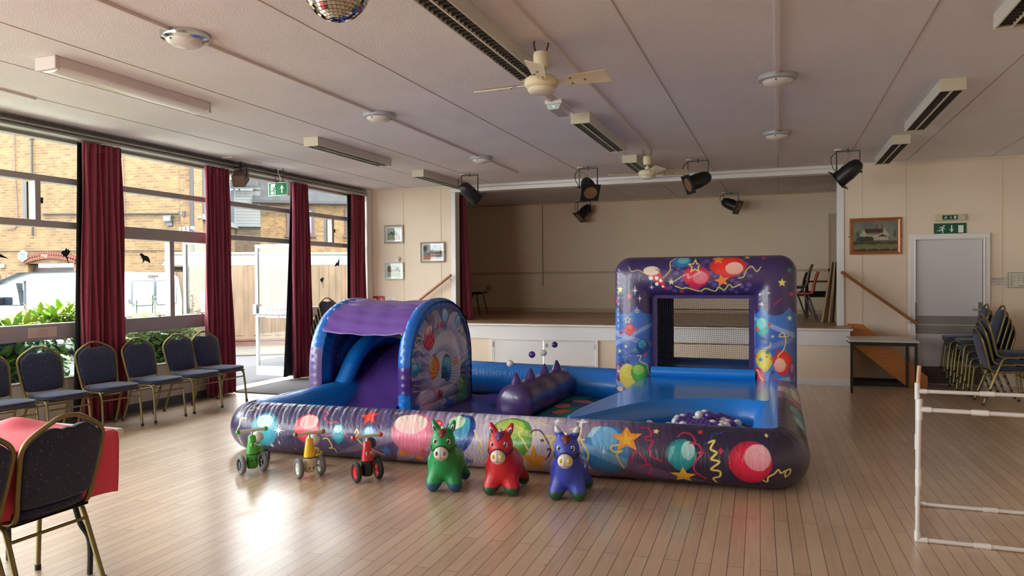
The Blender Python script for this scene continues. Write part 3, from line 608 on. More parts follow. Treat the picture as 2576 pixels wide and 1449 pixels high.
b=MB(); b.bb(-.03,.04,.02,.14,.48,.78); b.build('tail_light',mat('tail_red',(62,12,13),.3),vt); b=MB(); b.bb(-.03,.04,1.66,1.78,.48,.78); b.build('tail_light',mat('tail_red',(62,12,13),.3),vt)
for x in(-.95,-3.75):
    for y in(.02,1.58):
        b=MB(); b.cyl((x,y,.33),(x,y+.2,.33),.33,n=24); q=b.build('wheel',VP,vt,bev=.02); b=MB(); b.cyl((x,y-.01 if y<1 else y+.2,.33),(x,y+.01 if y<1 else y+.215,.33),.19,n=18); b.build('hub_cap',VL,q)
b=MB(); b.bb(-3.05,-2.9,-.22,-.02,1.15,1.32); b.build('wing_mirror',VP,vt,bev=.03)
b=MB(); b.bb(-4.78,.06,.05,1.75,.22,.42); b.build('bumper_sill',VP,vt,bev=.03)

# ================================================================ curtains
def curtain(label,y0,y1,folds,amp,seed,zb=.03,flare=.12,x=XL+.12,lining=None,zt=3.035,m=VELVET,name='curtain',axis='y',dx=0,gath=.0):
    r=np.random.default_rng(seed); ph=r.uniform(0,6,4)
    def fn(u,v):
        z=zb+(zt-zb)*v; f=1+flare*(1-v)-gath*sin(pi*min(1,max(0,(1-v))*1.0)); y=(y0+y1)/2+(y1-y0)*(u-.5)*f+dx*(1-v); a=amp*(.55+.45*(1-v))
        w_=a*sin(2*pi*folds*u+ph[0]+.5*sin(3*v+ph[1]))+.35*a*sin(2*pi*folds*2.3*u+ph[2])
        if v>.97: w_*=.8
        return (x+w_,y+.012*sin(9*v+u*20),z) if axis=='y' else (y,x+w_,z)
    b=MB(); b.grid(fn,int(folds*14),26); t=thing(name,label,'curtain',(0,0,0)); t.location=(x,(y0+y1)/2,zb) if axis=='y' else ((y0+y1)/2,x,zb)
    L=t.location; b.v=[(a-L[0],c-L[1],d-L[2]) for a,c,d in b.v]; b.build('drape',m,t,fix=False,ang=180,thick=.006)
    b=MB(); hf=lambda u,v:(lambda p:(p[0]+.006,p[1],p[2]))(fn(u,.965+.035*v)) if axis=='y' else fn(u,.965+.035*v)
    b.grid(hf,int(folds*22),4); b.v=[(a-L[0],c-L[1],d-L[2]) for a,c,d in b.v]; b.build('heading_tape',m,t,fix=False,thick=.008)
    if lining:
        lt0,lt1,lb0,lb1=lining
        def fl(u,v):
            z=zb+.04+(zt-zb-.05)*v; k_=1-v; ly0=lt0+(lb0-lt0)*k_; ly1=lt1+(lb1-lt1)*k_; y=ly0+(ly1-ly0)*u; return (x-.06+.02*sin(u*14+v*2),y,z)
        b=MB(); b.grid(fl,20,14); b.v=[(a-L[0],c-L[1],d-L[2]) for a,c,d in b.v]; b.build('lining',LINING,t,fix=False,thick=.004)
    return t
curtain('broad maroon velvet curtain nearest the camera between first two windows',5.88,6.36,6.5,.045,1,zb=.03,flare=.18,lining=(5.85,6.2,5.77,6.2))
curtain('maroon velvet curtain on the near side of the open door',7.66,8.10,6.5,.04,2,zb=.02,flare=.22,dx=.05)
curtain('maroon velvet curtain with black lining folded back beyond the open door',9.48,9.88,5,.045,3,zb=.03,flare=.25,dx=.03,lining=(9.52,9.7,9.31,9.75))
curtain('short maroon curtain in the far corner beside the pictures',11.16,11.58,5,.04,4,zb=.1,flare=.12,lining=(11.1,11.3,11.05,11.3))
curtain('dark maroon stage curtain gathered behind left edge of the stage opening',-5.37,-5.27,2.5,.04,5,zb=.82,flare=1.6,x=YP+.30,axis='x',zt=3.04,dx=.05)
curtain('beige backed stage curtain gathered at the right edge of the stage',.76,.86,2.6,.04,6,zb=.83,flare=1.7,x=YP+.36,axis='x',zt=1.75,m=mat('curtain_beige',(150,124,92),.85),dx=-.06)
# ================================================================ ceiling fittings
def louvre(x,y0,y1,label,lit=False):
    t=thing('strip_light',label,'light fitting',(x,y0,H),0,'louvred fluorescent fittings in three rows on the ceiling'); L=y1-y0; w=.095
    b=MB(); b.bb(-w,-w+.012,0,L,-.10,0); b.bb(w-.012,w,0,L,-.10,0); b.bb(-w,w,0,L,-.012,0); b.build('housing',FIT,t,smooth=False,bev=.003)
    for e_ in(0,L): b=MB(); b.bb(-w-.002,w+.002,e_-.012,e_+.012,-.104,0); b.build('end_cap',mat('endcap_cream',(198,190,168),.5),t,bev=.003)
    b=MB(); n=int(L/.06)
    for i in range(1,n): y=L*i/n; b.bb(-w+.012,w-.012,y-.0012,y+.0012,-.098,-.062)
    b.build('louvre',LOUVRE,t,smooth=False)
    b=MB(); b.bb(-.006,.006,.012,L-.012,-.1015,-.06); b.build('spine',mat('spine_pale',(224,220,206),.4),t); b=MB(); b.tube([(.045,.05,-.035),(.045,L-.05,-.035)],.013,10); b.build('tube',mat('tube_white',(236,236,232),.3),t)
    return t
louvre(-5.02,7.19,8.86,'cream louvred strip light in the row nearest the windows'); louvre(-5.06,9.93,11.6,'far end louvred strip light beside the left spotlight')
louvre(-1.80,3.55,5.47,'long louvred strip light directly above and before the near ceiling fan'); louvre(-1.84,7.14,8.95,'louvred strip light between the two ceiling fans')
louvre(-1.86,9.82,11.4,'louvred strip light behind the far ceiling fan'); louvre(1.37,7.03,8.86,'louvred strip light high over the right side of the floor')
louvre(1.35,9.64,11.28,'louvred strip light nearest the right hand stage wall'); louvre(1.37,3.6,5.4,'louvred strip light cut off by the top right corner')
t=thing('diffuser_light','long white fluorescent light with opal diffuser near the windows','light fitting',(-5.0,3.93,H)); L=1.52; w=.1
b=MB(); b.bb(-w,w,0,L,-.075,0); b.build('housing',mat('diffuser_body',(220,212,206),.5),t,bev=.004)
for e_ in(0,L): b=MB(); b.bb(-w-.003,w+.003,e_-.02,e_+.02,-.095,0); b.build('end_cap',mat('diffuser_end',(206,196,190),.5),t,bev=.006)
b=MB(); q=[(w*.96*cos(a),-.07-.04*sin(a)) for a in [pi*k/10 for k in range(11)]]; b.prism(q,'y',.02,L-.02); b.build('diffuser',mat('opal',(238,242,240),.3,coat=.3),t,bev=.002)
def dome(x,y,label,chrome=False,group=None,r=.155):
    t=thing('dome_light',label,'ceiling light',(x,y,H),0,group)
    b=MB(); b.lathe([(r,0),(r,-.02),(r-.005,-.035),(r-.03,-.045),(r-.04,-.04)],n=36); b.build('rim',mat('chrome',(200,202,206),.12,metal=.95) if chrome else mat('rim_white',(160,162,168),.35),t)
    b=MB(); rr_=r-.032; b.lathe([(rr_,-.036)]+[(rr_*cos(a),-.036-.055*sin(a)) for a in [pi/2*k/8 for k in range(1,9)]],n=32); g=b.build('glass_bowl',mat('frosted',(214,210,204),.3,coat=.3),t)
    for k in range(3):
        a=k*2*pi/3+.4; b=MB(); b.ball((rr_*.93*cos(a),rr_*.93*sin(a),-.055),.008,8,6); b.build('screw',mat('screw_grey',(120,118,118),.4,metal=.6),t)
dome(-3.70,3.90,'round frosted ceiling light with chrome rim above the windows side',True); dome(-3.70,6.43,'second round ceiling light along the left trunking run'); dome(-3.74,9.20,'small far round ceiling light ahead of the left stage wall')
dome(.0,6.42,'larger of two round white ceiling lights over the tall inflatable arch'); dome(-.01,8.92,'farther round white ceiling light over the tall inflatable arch')
def trunk(pts,label,wd=.03):
    b=MB()
    for p,q in zip(pts[:-1],pts[1:]): b.bar((p[0],p[1],H-.011),(q[0],q[1],H-.011),wd,.022)
    tag(b.build('cable_trunking',CONDUIT,smooth=False),label,'trunking','white cable trunking on the ceiling')
trunk([(-3.68,2.2),(-3.70,3.75)],'white cable trunking leading up to the chrome rimmed ceiling light'); trunk([(-3.70,4.05),(-3.70,6.28)],'white cable trunking between chrome rimmed and second ceiling lights'); trunk([(-3.7,6.58),(-3.74,9.05)],'white cable trunking between second and third left ceiling lights')
trunk([(-3.74,9.35),(-3.76,10.7)],'short white trunking beyond the third left ceiling light'); trunk([(0,2.5),(0,6.27)],'white trunking before the larger round light above the arch'); trunk([(0,6.57),(-.01,8.77)],'white trunking between the two round lights over the arch'); trunk([(-.01,9.07),(-.01,10.42)],'short white trunking ending beyond the farther round light')
trunk([(-1.46,2.6),(-1.48,4.85),(-1.52,9.4)],'long white trunking feeding both ceiling fans',.03); trunk([(-1.9,5.5),(-1.96,6.5)],'short white trunking between strip light and the emergency light'); trunk([(-6.05,3.0),(-6.2,4.75)],'white trunking stub at the far left of the ceiling')
# fans
FAN=mat('fan_cream',(214,202,168),.4); FBL=mat('fan_blade',(204,192,164),.45,var=.06,vs=12)
def fan(x,y,z,angs,label,rad=.47):
    t=thing('ceiling_fan',label,'fan',(x,y,H)); dz=z-H
    b=MB(); b.tube(smoothpath([(-.05,0,0),(-.05,0,-.04),(-.03,0,-.09),(0,0,-.1)],4),.006,6); b.tube(smoothpath([(.05,0,0),(.05,0,-.04),(.03,0,-.09),(0,0,-.1)],4),.006,6); b.build('hook',mat('rusty_hook',(96,66,48),.6,metal=.4),t)
    b=MB(); b.lathe([(.02,-.08),(.052,-.085),(.055,-.1),(.055,-.17),(.05,-.19),(.018,-.2)],n=24); b.build('canopy',FAN,t)
    b=MB(); b.cyl((0,0,-.19),(0,0,dz+.07),.012,n=12); b.lathe([(.012,dz+.10),(.03,dz+.09),(.03,dz+.055),(.012,dz+.05)],n=16); b.build('rod',FAN,t)
    b=MB(); b.lathe([(.02,dz+.06),(.09,dz+.05),(.115,dz+.03),(.12,dz),(.11,dz-.02),(.09,dz-.035)],n=32); b.build('motor',FAN,t)
    b=MB(); b.lathe([(.092,dz-.03),(.096,dz-.045),(.085,dz-.058),(.05,dz-.066),(0.0001,dz-.068)],n=32); b.build('hub_cover',mat('hub_cream',(226,218,196),.3,coat=.3),t)
    for a in angs:
        R=Matrix.Rotation(radians(a),3,'Z'); T=Matrix.Rotation(radians(-20),3,'X'); b=MB(); 
        vs=[R@(Vector((0,0,dz+.005))+Vector((u,0,0))+T@Vector((0,v,0))) for u,v in((.10,-.018),(.17,-.025),(.2,-.055),(rad,-.075),(rad+.02,.06),(.2,.05),(.17,.025),(.10,.018))]
        nn=R@(T@Vector((0,0,.004)))
        b.add([v+nn for v in vs]+[v-nn for v in vs],[tuple(range(8)),tuple(range(15,7,-1))]+[(k,8+k,8+(k+1)%8,(k+1)%8) for k in range(8)]); bl=b.build('blade',FBL,t,smooth=False)
        b=MB(); 
        for u,v in((.215,-.03),(.215,.03),(.31,0)): p=R@(Vector((u,0,dz+.005))+T@Vector((0,v,-.005))); b.ball(p,.008,8,6)
        b.build('rivet',mat('rivet_brown',(120,84,54),.5,metal=.4),bl)
fan(-1.53,4.87,2.87,(-2,283,176),'cream three bladed ceiling fan hanging nearest the camera'); fan(-1.57,9.50,2.86,(9,-62,200),'small looking far ceiling fan in front of the stage',.5)
# mirror ball
t=thing('mirror_ball','silver mirror ball cut off by the top edge','mirror ball',(-1.90,2.93,2.87)); MR=mat('mirror_tile',(222,220,214),.04,metal=1); b=MB(); R_=.15; nl=26
for i in range(nl):
    t0=pi*(i+.06)/nl; t1=pi*(i+.94)/nl; k=max(4,int(2*pi*sin((t0+t1)/2)*R_/.0185))
    for j in range(k):
        a0=2*pi*(j+.04)/k; a1=2*pi*(j+.96)/k; ct=(t0+t1)/2; ca_=(a0+a1)/2; cc=Vector((sin(ct)*cos(ca_),sin(ct)*sin(ca_),cos(ct))); nrm=(cc+Vector(rng.normal(0,.035,3))).normalized(); c=cc*(R_+.001)
        e1=Vector((-sin(ca_),cos(ca_),0)); e1=(e1-nrm*e1.dot(nrm)).normalized(); e2=nrm.cross(e1); w1=R_*sin(ct)*(a1-a0)/2; w2=R_*(t1-t0)/2
        b.add([c-e1*w1-e2*w2,c+e1*w1-e2*w2,c+e1*w1+e2*w2,c-e1*w1+e2*w2],[(0,1,2,3)])
b.build('mirror_tiles',MR,t,fix=False,smooth=False,kind='stuff'); b=MB(); b.ball((0,0,0),R_-.001,32,20); b.build('core',mat('grout',(58,54,50),.7),t); b=MB(); b.cyl((0,0,.14),(0,0,.3),.01,n=10); b.cyl((0,0,.14),(0,0,.165),.03,n=12); b.build('hanger',DARK,t)
# stage spotlights
GEL=mat('gel_amber',(168,128,98),.35,coat=.4)
def spot(x,y,az,el,label,drop=.30,s=1.3,z=H):
    t=thing('stage_spotlight',label,'spotlight',(x,y,z)); 
    b=MB(); b.lathe([(.001,0),(.05,0),(.05,-.02),(.001,-.02)],c=(-.09*s,0,0),n=16); b.build('ceiling_rose',mat('rose_white',(214,204,194),.5),t)
    b=MB(); w=.105*s; b.tube([(-w,0,-drop),(-w,0,-.03),(w,0,-.03),(w,0,-drop)],.010,6); b.cyl((0,0,0),(0,0,-.05),.008,n=8); b.build('yoke',DARK,t)
    d=Vector((cos(el)*cos(az),cos(el)*sin(az),sin(el))); R=d.to_track_quat('Z','Y').to_matrix(); c=Vector((0,0,-drop))
    b=MB(); b.lathe([(.001,-.15*s),(.035*s,-.145*s),(.06*s,-.12*s),(.075*s,-.07*s),(.08*s,0),(.08*s,.11*s),(.075*s,.11*s)],c=c,n=24,R=R); b.lathe([(.083*s,-.005),(.083*s,.012)],c=c,n=24,R=R); can=b.build('lamp_can',DARK,t)
    b=MB(); q=.105*s; b.box(c+d*.118*s,(2*q,2*q,.008),R); b.build('gel_frame',DARK,t,smooth=False)
    b=MB(); b.lathe([(.0005,.124*s),(.075*s,.124*s)],c=c,n=24,R=R); b.build('lens',GEL,t)
    for sx in(-1,1): b=MB(); b.cyl((sx*w*.85,0,-drop),(sx*(w+.03),0,-drop),.012,n=8); b.build('knob',BLACK,t)
    b=MB(); b.tube(smoothpath([(-.09*s,0,-.02),(-.15*s,.01,-.09),(-.15*s,0,-.18),(-.1*s,.0,-drop+.02),c-d*.12*s],5),.005,6); b.build('cable',BLACK,t)
spot(-4.50,10.58,radians(55),radians(-40),'black spotlight pointing away, leftmost above the stage front'); spot(-2.62,10.6,radians(-62),radians(-38),'black stage spotlight with amber lens second along from the left')
spot(-1.04,10.5,radians(-150),radians(-22),'black stage spotlight aimed sideways right of the far fan'); spot(.85,10.42,radians(160),radians(-38),'black spotlight beside right end of the stage opening')
spot(-3.80,15.0,radians(-140),radians(-45),'left black spotlight on the stage back wall',.26); spot(-.85,14.8,radians(-20),radians(-25),'right black spotlight on the stage back wall',.24)
# wall speaker, emergency light, hanging exit sign
t=thing('ceiling_speaker','brown boxy loudspeaker bracketed above the second curtain','speaker',(-6.88,8.22,H)); R=Matrix.Rotation(radians(25),3,'Z')@Matrix.Rotation(radians(28),3,'X')
b=MB(); b.box((0,0,-.24),(.17,.26,.15),R); b.build('cabinet',mat('speaker_brown',(112,92,78),.6),t,bev=.012); b=MB(); b.box(R@Vector((.0,.0,-.082))+Vector((0,0,-.24)),(.15,.24,.006),R); b.build('grille',mat('speaker_mesh',(92,74,62),.8),t,bev=.003)
b=MB(); b.box((.0,0,-.10),(.02,.02,.2)); b.tube([(-.10,0,-.24),(-.10,0,-.09),(.10,0,-.09),(.10,0,-.24)],.009,6); b.build('bracket',DARK,t); b=MB(); b.cyl((0,0,-.02),(0,0,0),.07,n=18); b.bb(-.05,.12,-.3,.3,-.015,0); b.build('base_plate',CONDUIT,t)
GRN=mat('exit_green',(2,104,56),.55,emit=.03,spec=.2); SW=mat('sign_symbol',(240,244,240),.4); GRD=mat('sign_green',(14,84,58),.5); SW2=mat('symbol_white',(226,230,228),.5)
def runner(b,c,s,ax='y',t0=0,t1=.002,flip=1):
    """running figure of a fire exit sign, s=height"""
    tk=[t1]
    def cap(p,q,r):
        tk[0]+=.00035
        p=Vector((p[0]*flip,p[1],0))*s; q=Vector((q[0]*flip,q[1],0))*s; d=(q-p).normalized(); n_=Vector((-d.y,d.x,0))*r*s
        o=[p+n_,p+(n_*.7-d*r*s*.7),p-(n_*.7+d*r*s*.7),p-n_,q-n_,q-(n_*.7-d*r*s*.7),q+(n_*.7+d*r*s*.7),q+n_]; b.prism([(v.x,v.y) for v in o],'y',t0-tk[0]+t1,tk[0],c)
    cap((.16,.16),(.0,-.12),.075); cap((.14,.18),(-.08,.22),.035); cap((-.08,.22),(-.2,.06),.035); cap((.14,.16),(.22,.0),.035); cap((.22,0),(.34,.0),.035)
    cap((.0,-.12),(.14,-.2),.055); cap((.14,-.2),(.12,-.46),.05); cap((-.01,-.12),(-.16,-.2),.055); cap((-.16,-.2),(-.38,-.2),.045)
    o=[((.24+.085*cos(a))*s*flip,(.34+.085*sin(a))*s) for a in [2*pi*k/14 for k in range(14)]]; b.prism(o,'y',t0-.0002,t1,c)
def arrow(b,c,s,down=True,t0=0,t1=.002):
    k=1 if down else -1; b.prism([(a*s,z*s*k) for a,z in[(-.07,.45),(-.07,-.1),(-.26,-.0),(0,-.45),(.26,-.0),(.07,-.1),(.07,.45)]],'y',t0,t1,c)
t=thing('hanging_exit_sign','green illuminated exit sign hanging from the ceiling near the open door','exit sign',(-6.88,9.05,H),radians(0))
b=MB(); b.bb(-.17,.17,-.035,.035,-.40,-.20); b.build('housing',mat('exit_housing',(206,208,206),.4),t,bev=.006)
b=MB(); b.bb(-.155,.158,-.038,-.034,-.388,-.212); f_=b.build('sign_face',GRN,t,smooth=False)
b=MB(); b.bb(-.12,-.04,-.0395,-.038,-.375,-.225); b.build('doorway_symbol',SW,f_,smooth=False); b=MB(); runner(b,(-.075,-.0415,-.305),.13); b.build('running_figure',GRN,f_,smooth=False); b=MB(); arrow(b,(.075,-.0415,-.30),.13,False); b.build('arrow',SW,f_,smooth=False)
b=MB(); 
for x_ in(-.07,.07): b.cyl((x_,0,-.20),(x_,0,0),.006,n=8)
b.build('hanging_rod',DARK,t); b=MB(); b.tube(smoothpath([(0,0,0),(-.02,0,-.05),(.02,.01,-.15),(0,0,-.20)],5),.006,6); b.cyl((0,0,-.015),(0,0,0),.03,n=14); b.build('flex',CONDUIT,t)
t=thing('emergency_light','small white emergency light on the ceiling behind the near fan','emergency light',(-1.93,6.52,H),radians(0)); b=MB(); b.bb(-.08,.08,-.02,.34,-.04,0); b.build('base',mat('emerg_base',(210,206,208),.5),t,bev=.005); b=MB(); b.prism([(-.07,-.04),(-.05,-.09),(.05,-.09),(.07,-.04)],'y',-.01,.33); b.build('cover',mat('emerg_cover',(196,196,200),.2,coat=.5),t,bev=.006)
b=MB(); b.ball((.0,-.012,-.065),.008,8,6); b.build('indicator',mat('indicator_green',(60,220,120),.4,emit=1.5),t)
# picture hooks etc: pictures
def art_landscape(kind,W,Hh,nx=90,nz=64):
    b=MB(); b.grid(lambda u,v:((u-.5)*W,0,(v-.5)*Hh),nx,nz); return b
def picture(x,z,W,Hh,label,kind,frm,mount,fw_=.03):
    t=thing('framed_picture',label,'picture',(x,YP-.012,z)); D=.022
    b=MB(); prof=[(0,0),(0,D),(fw_*.35,D*1.15),(fw_*.8,D*.6),(fw_,D*.55),(fw_,0)]; P=[]
    for o,h in prof: P.append([(-W/2+o,-h,-Hh/2+o),(W/2-o,-h,-Hh/2+o),(W/2-o,-h,Hh/2-o),(-W/2+o,-h,Hh/2-o)])
    vs=[v for ring in P for v in ring]; fs=[(i*4+k,i*4+(k+1)%4,(i+1)*4+(k+1)%4,(i+1)*4+k) for i in range(len(P)-1) for k in range(4)]; b.add(vs,fs); b.build('frame',frm,t,ang=20)
    w2,h2=W-2*fw_,Hh-2*fw_
    if mount: b=MB(); b.bb(-w2/2,w2/2,-.006,0,-h2/2,h2/2); b.build('mount',mat('mount_white',(226,228,222),.7),t,smooth=False)
    mw=w2*(1-mount*2); mh=h2*(1-mount*2)
    b=MB(); b.grid(lambda u,v:((u-.5)*mw,-.008,(v-.5)*mh),100,70); o=b.build('painting',PAINTM,t,fix=False,smooth=False)
    p=verts(o); u=p[:,0]/mw+.5; v=p[:,2]/mh+.5; r=np.random.default_rng(int(x*100)%97+5)
    nz=lambda s:sum(np.sin(u*s*(k+1)*1.7+r.uniform(0,6)+2*np.sin(v*s*(k+.7)+r.uniform(0,6)))/(k+1) for k in range(4))/2
    L=lambda c:np.array(lin(c))
    def blob(c,m): 
        mm=np.clip(m,0,1)[:,None]; col[:]=col*(1-mm)+L(c)*mm
    if kind=='farm':
        col=L((128,134,120))*np.ones((len(u),1)); blob((150,150,130),nz(7)*.6); blob((90,104,106),(v-.7)*2+nz(5)*.4)
        blob((92,98,60),(.36-v)*60); blob((126,122,70),((.26-v)*30)*(.5+.5*nz(25))); blob((46,40,34),1-abs(v-.27)*18+nz(9)*.5); blob((36,40,28),(.08-v)*30+nz(14))
        tri=lambda x0,x1,xt,z0,z1:np.minimum((z1-(z1-z0)*np.abs(u-xt)/np.where(u<xt,xt-x0,x1-xt))-v,v-z0)*60
        blob((196,190,164),np.minimum(np.minimum((u-.15)*60,(.80-u)*60),np.minimum((.56-v)*60,(v-.36)*60))); blob((200,194,168),tri(.13,.36,.25,.5,.76)); blob((196,190,166),tri(.58,.84,.7,.5,.78))
        blob((84,30,26),np.minimum(np.minimum((u-.24-(.76-v)*.22)*60,(.69-u+(.76-v)*.0)*60),np.minimum((.76-v)*60,(v-.6)*60))); blob((100,40,32),tri(.53,.84,.66,.47,.56+.02))
        for cx in(.54,.655): blob((96,48,36),np.minimum((.016-abs(u-cx))*90,np.minimum((.9-v)*60,(v-.7)*60)))
        for cx,cz in((.2,.6),(.3,.57),(.36,.55),(.45,.54),(.5,.55),(.24,.66),(.7,.68),(.6,.4),(.74,.42)): blob((60,46,40),np.minimum((.010-abs(u-cx))*120,(.025-abs(v-cz))*80))
        blob((40,62,42),(.17-np.hypot((u-.25)*.8,(v-.4)*1.4)+.04*nz(22))*18); blob((36,54,38),(.12-np.hypot((u-.38)*.8,(v-.42)*1.4)+.04*nz(22))*18); blob((44,70,62),(.06-np.hypot((u-.1),(v-.6)*.4)+.03*nz(15))*18); blob((52,76,80),(.05-np.hypot((u-.95),(v-.55)*.3)+.03*nz(15))*18)
    elif kind=='river':
        col=L((176,186,176))*np.ones((len(u),1)); blob((150,166,130),(.42-v)*40); blob((98,120,70),(nz(18)-.1)*(v<.45)); blob((190,190,160),(nz(30)-.5)*(v<.5)*.8)
        for cx,cz,rr in((.3,.58,.12),(.55,.6,.14),(.45,.5,.1),(.7,.5,.1),(.12,.5,.08)): blob((66,92,60),(rr-np.hypot(u-cx,(v-cz)*.7)+.03*nz(26))*30)
        blob((150,160,176),(.07-np.hypot(u-.85,(v-.55)*.4))*30); blob((160,120,90),np.minimum((u-.7)*40,(.2-v)*30)*(.5+.5*nz(20)))
    elif kind=='town':
        col=L((170,176,180))*np.ones((len(u),1)); blob((110,116,120),(nz(8)-.1)*1.2*(v>.55)); blob((176,112,86),(.36-v)*50); blob((214,190,164),(nz(34)-.2)*(v<.4)); blob((120,96,100),np.minimum((.54-v-abs(u-.45)*.4)*50,(v-.3)*50)); blob((100,70,66),np.minimum((.52-v-abs(u-.75)*.3)*50,(v-.38)*50))
        blob((54,84,46),(.15-np.hypot(u-.08,(v-.75)*.7)+.03*nz(22))*30); blob((120,132,150),np.minimum((.2-u)*40,(.58-v)*40)*(v>.25)); blob((60,66,56),(.1-np.hypot(u-.97,(v-.45)*.5)+.03*nz(22))*30); blob((84,92,80),np.minimum((u-.65)*30,(.28-v)*30)*.8)
    else:
        col=L((178,190,176))*np.ones((len(u),1)); blob((170,176,130),(.35-v)*40); blob((120,134,84),(nz(24)-.1)*(v<.35))
        for cx,cz,rr in((.15,.65,.2),(.75,.65,.14),(.9,.5,.1),(.3,.5,.1)): blob((70,96,56),(rr-np.hypot(u-cx,(v-cz)*.7)+.04*nz(26))*30)
        blob((206,180,150),np.minimum(np.minimum((u-.38)*60,(.7-u)*60),np.minimum((.5-v)*60,(v-.36)*60))); blob((146,84,64),np.minimum((.66-v-abs(u-.52)*.6)*60,(v-.48)*60))
    col*= (1+.12*nz(40))[:,None]; setcol(o,np.clip(col,0,1))
    b=MB(); b.bb(-w2/2,w2/2,-.012,-.011,-h2/2,h2/2); b.build('picture_glass',PICGLASS,t,smooth=False)
    b=MB(); 
    for s in(-1,1): b.bb(s*(W/2),s*(W/2+.014),-.008,.0,-.008,.008)
    b.build('mirror_plate',mat('plate_dark',(70,50,40),.5,metal=.5),t)
PAINTM=vmat('painting',.6,.1,90,0)
SILF=mat('frame_silver',(176,166,154),.35,metal=.45,var=.1,vs=12); WHF=mat('frame_white',(222,222,222),.4); CPF=mat('frame_copper',(168,106,66),.35,metal=.4,var=.12,vs=14)
picture(-6.53,2.355,.385,.325,'silver framed green river picture, upper of two beside the curtain','river',SILF,.1); picture(-6.53,1.69,.385,.31,'white framed cottage picture, lower of two beside the curtain','cottage',WHF,.12,.018)
picture(-5.757,2.015,.475,.36,'silver framed townscape picture nearest the stage opening','town',SILF,.07); picture(1.32,2.11,.675,.53,'large copper framed painting of a white farmhouse','farm',CPF,0,.05)
b=MB(); b.bb(-6.5,-6.42,YP-.03,YP,1.86,1.92); b.ball((-6.43,YP-.03,1.915),.03,10,8); tag(b.build('thermostat',mat('thermostat_white',(222,214,200),.4),bev=.004),'small white thermostat fitting above the white framed picture','thermostat')
# notices by left corner
def sign(x0,x1,z0,z1,col,label,lines=(),name='safety_sign',tcol=(236,232,228),pic=None):
    b=MB(); b.bb(x0,x1,YP-.006,YP-.001,z0,z1); o=b.build(name,mat('sign_%d_%d_%d'%col,col,.45),smooth=False); tag(o,label,'sign'); 
    for s,sz,dx,z,c in lines: text(s,'lettering',sz,mat('letters_%d_%d_%d'%c,c,.5),((x0+x1)/2+dx,YP-.0065,z),(pi/2,0,0),o,.0005)
    return o
o=sign(-7.0,-6.86,1.10,1.235,(176,38,40),'red sign with small white plate, left of the two red signs in the corner',[])
b=MB(); b.bb(-6.985,-6.905,YP-.0085,YP-.006,1.15,1.19); b.build('white_plate',SW,o,smooth=False); b=MB(); b.bb(-6.97,-6.92,YP-.0095,YP-.0085,1.167,1.173); b.build('text_line',mat('letters_60_60_70',(60,60,70),.5),o,smooth=False)
o=sign(-6.845,-6.735,1.10,1.235,(182,40,42),'red extinguisher symbol sign, right of the two in the corner')
b=MB(); b.prism([(-.02,-.04),(.0,-.04),(.0,.02),(-.004,.03),(-.016,.03),(-.02,.02)],'y',-.0085,-.006,(-6.795,YP,1.165)); b.prism([(.012,.0),(.03,.0),(.03,-.03),(.012,-.03)],'y',-.0085,-.006,(-6.785,YP,1.165)); b.tube([(-6.80,YP-.008,1.195),(-6.78,YP-.008,1.205),(-6.765,YP-.008,1.17)],.003,5); b.build('extinguisher_symbol',SW,o,smooth=False)
o=sign(-6.71,-6.52,1.08,1.21,(226,222,218),'white fire extinguisher notice with red letters below the pictures',[('FIRE',.028,0,1.18,(176,44,52)),('EXTINGUISHER',.024,0,1.15,(176,44,52)),('MUST BE KEPT',.018,0,1.12,(60,60,70))])
for k,s in((0,-1),(1,1)): pass
o=sign(2.765,2.935,1.385,1.505,(202,196,194),'white fire exit keep clear notice right of the door',[('FIRE EXIT',.034,0,1.478,(156,40,60)),('MUST BE KEPT',.019,0,1.442,(60,60,70)),('CLEAR',.019,0,1.41,(60,60,70))])
b=MB(); 
for sx in(2.775,2.925):
    for sz in(1.395,1.495): b.cyl((sx,YP-.008,sz),(sx,YP-.006,sz),.004,n=8)
b.build('screw',mat('screw_grey2',(120,120,120),.4,metal=.6),o)
# fire plan
o=thing('fire_plan','framed fire plan at the right edge beyond the fire exit notice','notice',(3.10,YP-.012,1.465)); b=MB(); b.bb(-.14,.14,-.012,0,-.105,.105); b.build('frame',mat('plan_frame',(168,160,138),.5),o,bev=.003); b=MB(); b.bb(-.125,.125,-.0135,-.012,-.09,.09); b.build('paper',mat('plan_paper',(206,204,186),.6),o,smooth=False)
b=MB()
for k in range(9): b.bb(-.11+.0,-.11+.02+.01*(k%3),-.0145,-.0134,.07-k*.018,.076-k*.018)
for k in range(4): b.bb(-.06,.10,-.0145,-.0134,-.04+k*.035,-.038+k*.035); b.bb(-.06+k*.05,-.058+k*.05,-.0145,-.0134,-.04,.065)
b.bb(-.02,.06,-.0145,-.0134,-.08,-.072); b.build('plan_lines',mat('plan_ink',(110,116,92),.6),o,smooth=False)
